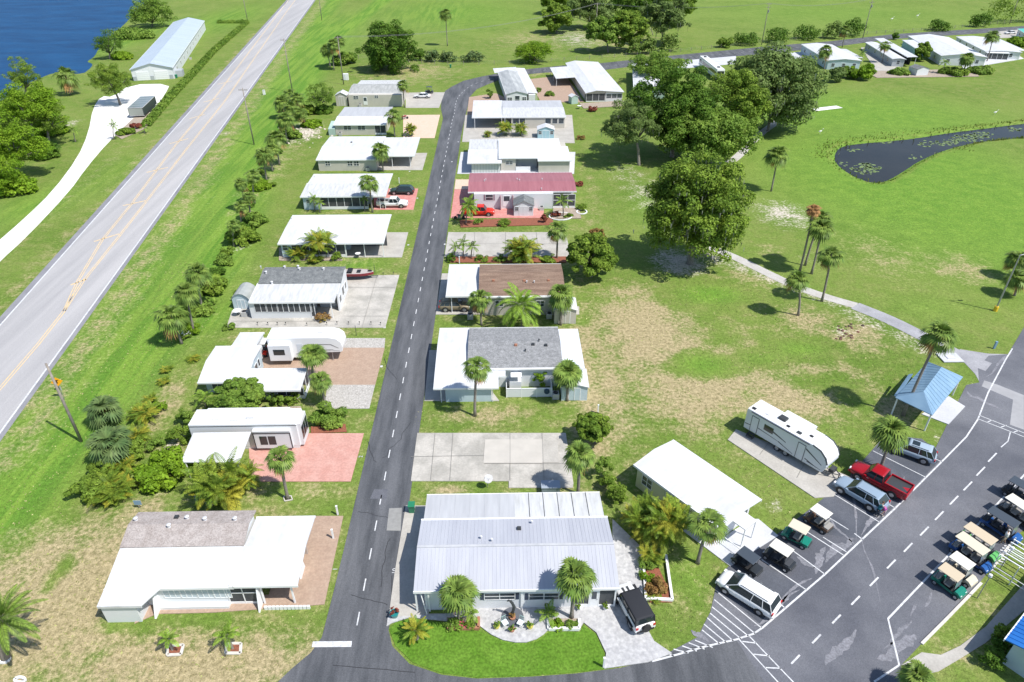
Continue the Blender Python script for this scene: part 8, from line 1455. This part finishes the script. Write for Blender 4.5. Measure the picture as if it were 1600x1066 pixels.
# ================================================================= PEOPLE
skin = mat('skin', (.42, .26, .19), .6)
def person(p, ang, label, shirt, trousers, hair, pose='stand', s=1.0, z=.035, lift=0.0):
    """one continuous skinned body with separate fingers; clothing and hair are shells on it"""
    x, y = G(*p); t = empty('person', (x, y, z + lift), ang, label, 'person', 'people by the parked vehicles'); t.scale = (s,) * 3
    hip = .92; sit = pose == 'sit'; bend = {'stand': .06, 'bend': .75, 'sit': .05}[pose]; Z = .52 if sit else hip
    J = {}; J['pel'] = (0, 0, Z); tx = lambda h: math.sin(bend) * h; tz = lambda h: Z + math.cos(bend) * h
    J['wa'] = (tx(.16), 0, tz(.16)); J['ch'] = (tx(.38), 0, tz(.38)); J['nk'] = (tx(.53), 0, tz(.53)); J['nk2'] = (tx(.60), 0, tz(.60)); J['hd'] = (tx(.66) + .02, 0, tz(.68)); J['hd2'] = (tx(.74) + .02, 0, tz(.80))
    R_ = {'pel': .13, 'wa': .12, 'ch': .145, 'nk': .07, 'nk2': .055, 'hd': .085, 'hd2': .085}; E = [('pel', 'wa'), ('wa', 'ch'), ('ch', 'nk'), ('nk', 'nk2'), ('nk2', 'hd'), ('hd', 'hd2')]
    for q, sg in (('l', 1), ('r', -1)):
        st = .14 * sg if pose == 'stand' else 0
        if sit: L = [(.02, .1 * sg, .50), (.44, .12 * sg, .50), (.46, .12 * sg, .10), (.60, .13 * sg, .04)]
        else: L = [(0, .09 * sg, Z - .06), (.04 + st * .5, .1 * sg, .48), (-.02 + st, .1 * sg, .09), (.14 + st, .12 * sg, .035)]
        for k, (c, r_) in enumerate(zip(L, (.09, .062, .045, .035))): J[q + 'g%d' % k] = c; R_[q + 'g%d' % k] = r_
        E += [('pel', q + 'g0'), (q + 'g0', q + 'g1'), (q + 'g1', q + 'g2'), (q + 'g2', q + 'g3')]
        sh = (tx(.47), .19 * sg, tz(.47)); fw = .28 if pose != 'stand' else .12 * sg + .1; el = (sh[0] + fw * .35, .25 * sg, sh[2] - .27); wr = (sh[0] + fw * 1.1, .24 * sg, sh[2] - (.50 if pose != 'sit' else .34)); pa = (wr[0] + .04, .24 * sg, wr[2] - .07)
        for nm, c, r_ in (('s', sh, .06), ('e', el, .04), ('w', wr, .028), ('p', pa, .034)): J[q + nm] = c; R_[q + nm] = r_
        E += [('ch', q + 's'), (q + 's', q + 'e'), (q + 'e', q + 'w'), (q + 'w', q + 'p')]
        for f_ in range(5):
            a = (pa[0] + (f_ - 2) * .018, pa[1] - (.03 * sg if f_ == 0 else 0), pa[2] - (.03 if f_ else .0)); ln_ = (.04, .06, .068, .062, .048)[f_]; J[q + 'f%d' % f_] = (a[0], a[1] - .01 * sg, a[2] - ln_ * .5); J[q + 'h%d' % f_] = (a[0] + .012, a[1] - .022 * sg, a[2] - ln_); R_[q + 'f%d' % f_] = .010; R_[q + 'h%d' % f_] = .008; E += [(q + 'p', q + 'f%d' % f_), (q + 'f%d' % f_, q + 'h%d' % f_)]
    K = list(J); me = bpy.data.meshes.new('person_body'); me.from_pydata([J[k] for k in K], [(K.index(a), K.index(b)) for a, b in E], []); o = bpy.data.objects.new('body', me); COL.objects.link(o); o.parent = t
    md = o.modifiers.new('skin', 'SKIN'); sv = me.skin_vertices[0].data
    for i, k in enumerate(K): sv[i].radius = (R_[k], R_[k] * (1.2 if k in ('pel', 'wa', 'ch') else 1)); sv[i].use_root = (k == 'pel')
    md.use_smooth_shade = True; o.modifiers.new('sub', 'SUBSURF').levels = 1; o.modifiers['sub'].render_levels = 1; me.materials.append(skin)
    def V3(k): return Vector(J[k])
    b = MB(); up = (V3('nk') - V3('pel')).normalized(); fx = Vector((up.z, 0, -up.x))
    def rg(c, rx, ry): return [tuple(c + fx * rx * math.cos(j) + Vector((0, 1, 0)) * ry * math.sin(j)) for j in [i * math.pi / 5 for i in range(10)]]
    b.loft([rg(V3('pel') - up * .02, .145, .185), rg(V3('wa'), .14, .17), rg(V3('ch'), .165, .215), rg(V3('ch') + up * .12, .12, .19), rg(V3('nk'), .07, .08)])
    for q in 'lr': b.tube([tuple(V3(q + 's').lerp(V3('ch'), .2)), tuple(V3(q + 's')), tuple(V3(q + 's').lerp(V3(q + 'e'), .8))], [.085, .078, .062], 8)
    b.build('shirt', shirt, t, smooth=True); b = MB(); b.loft([rg(V3('pel') - Vector((0, 0, .10)), .13, .17), rg(V3('pel') + up * .04, .14, .175)])
    for q in 'lr': b.tube([tuple(V3(q + 'g0') + Vector((0, 0, .03))), tuple(V3(q + 'g1')), tuple(V3(q + 'g1').lerp(V3(q + 'g2'), .85))], [.108, .078, .065], 8)
    b.build('trousers', trousers, t, smooth=True); hd = V3('hd').lerp(V3('hd2'), .55); b = MB(); b.loft([[tuple(hd + up * z_ + fx * (r_ * math.cos(j) - .02) + Vector((0, 1, 0)) * r_ * math.sin(j)) for j in [i * math.pi / 5 for i in range(10)]] for z_, r_ in ((.0, .106), (.05, .108), (.10, .085), (.135, .03))]); b.build('hair', hair, t, smooth=True)
    fc = MB(); f0 = hd - up * .02 + fx * .098; fc.loft([[tuple(f0 + up * a + Vector((0, c_, 0)) + fx * d_) for c_ in (-w_, w_)] + [tuple(f0 + up * a + fx * (d_ + .02))] for a, w_, d_ in ((.02, .006, 0), (-.03, .014, .004))]); fc.build('nose', skin, t)
    for sy in (.035, -.035): MB().tube([tuple(f0 + up * .02 + Vector((0, sy, 0)) - fx * .004), tuple(f0 + up * .02 + Vector((0, sy, 0)) + fx * .006)], .011, 8).build('eye', black, t); 
    for sy in (.1, -.1): MB().box(hd.x - .01, hd.x + .025, sy * .95, sy * 1.12, hd.z - .03, hd.z + .03).build('ear', skin, t)
    MB().tube([tuple(f0 - up * .055 + Vector((0, -.02, 0))), tuple(f0 - up * .055 + Vector((0, .02, 0)))], .006, 6).build('mouth', mat('lips', (.35, .12, .10), .6), t)
    for q in 'lr': a, c_ = V3(q + 'g2'), V3(q + 'g3'); MB().tube([(a.x - .03, a.y, .045), (c_.x + .04, c_.y, .04)], [.052, .045], 8).build('shoe', mat('pale_shoe', (.5, .48, .45), .7), t)
    return t
cl = lambda n, c: mat(n, c, .85); grey_h = cl('grey_hair', (.45, .43, .40)); brown_h = cl('brown_hair', (.12, .07, .04))
person((1369, 808), R(40), 'person in a dark teal top bending behind the steel blue SUV', cl('teal_shirt', (.02, .13, .16)), cl('dark_trousers', (.04, .05, .07)), brown_h, 'bend', 1.05); person((1379, 806), R(200), 'person in a bright pink top standing behind the steel blue SUV', cl('pink_shirt', (.50, .06, .38)), cl('pale_trousers', (.35, .25, .28)), grey_h, 'bend', 1.0)
person((1566, 850), R(140), 'person in a white shirt standing beside the dark-canopied golf cart', cl('white_shirt', (.72, .74, .72)), cl('tan_shorts', (.30, .24, .17)), grey_h, 'stand', 1.05)
person((1563, 833), R(-35), 'person in a blue shirt seated in the dark-canopied golf cart', cl('blue_shirt', (.02, .12, .42)), cl('navy_trousers', (.03, .05, .10)), brown_h, 'sit', 1.0, lift=.28)
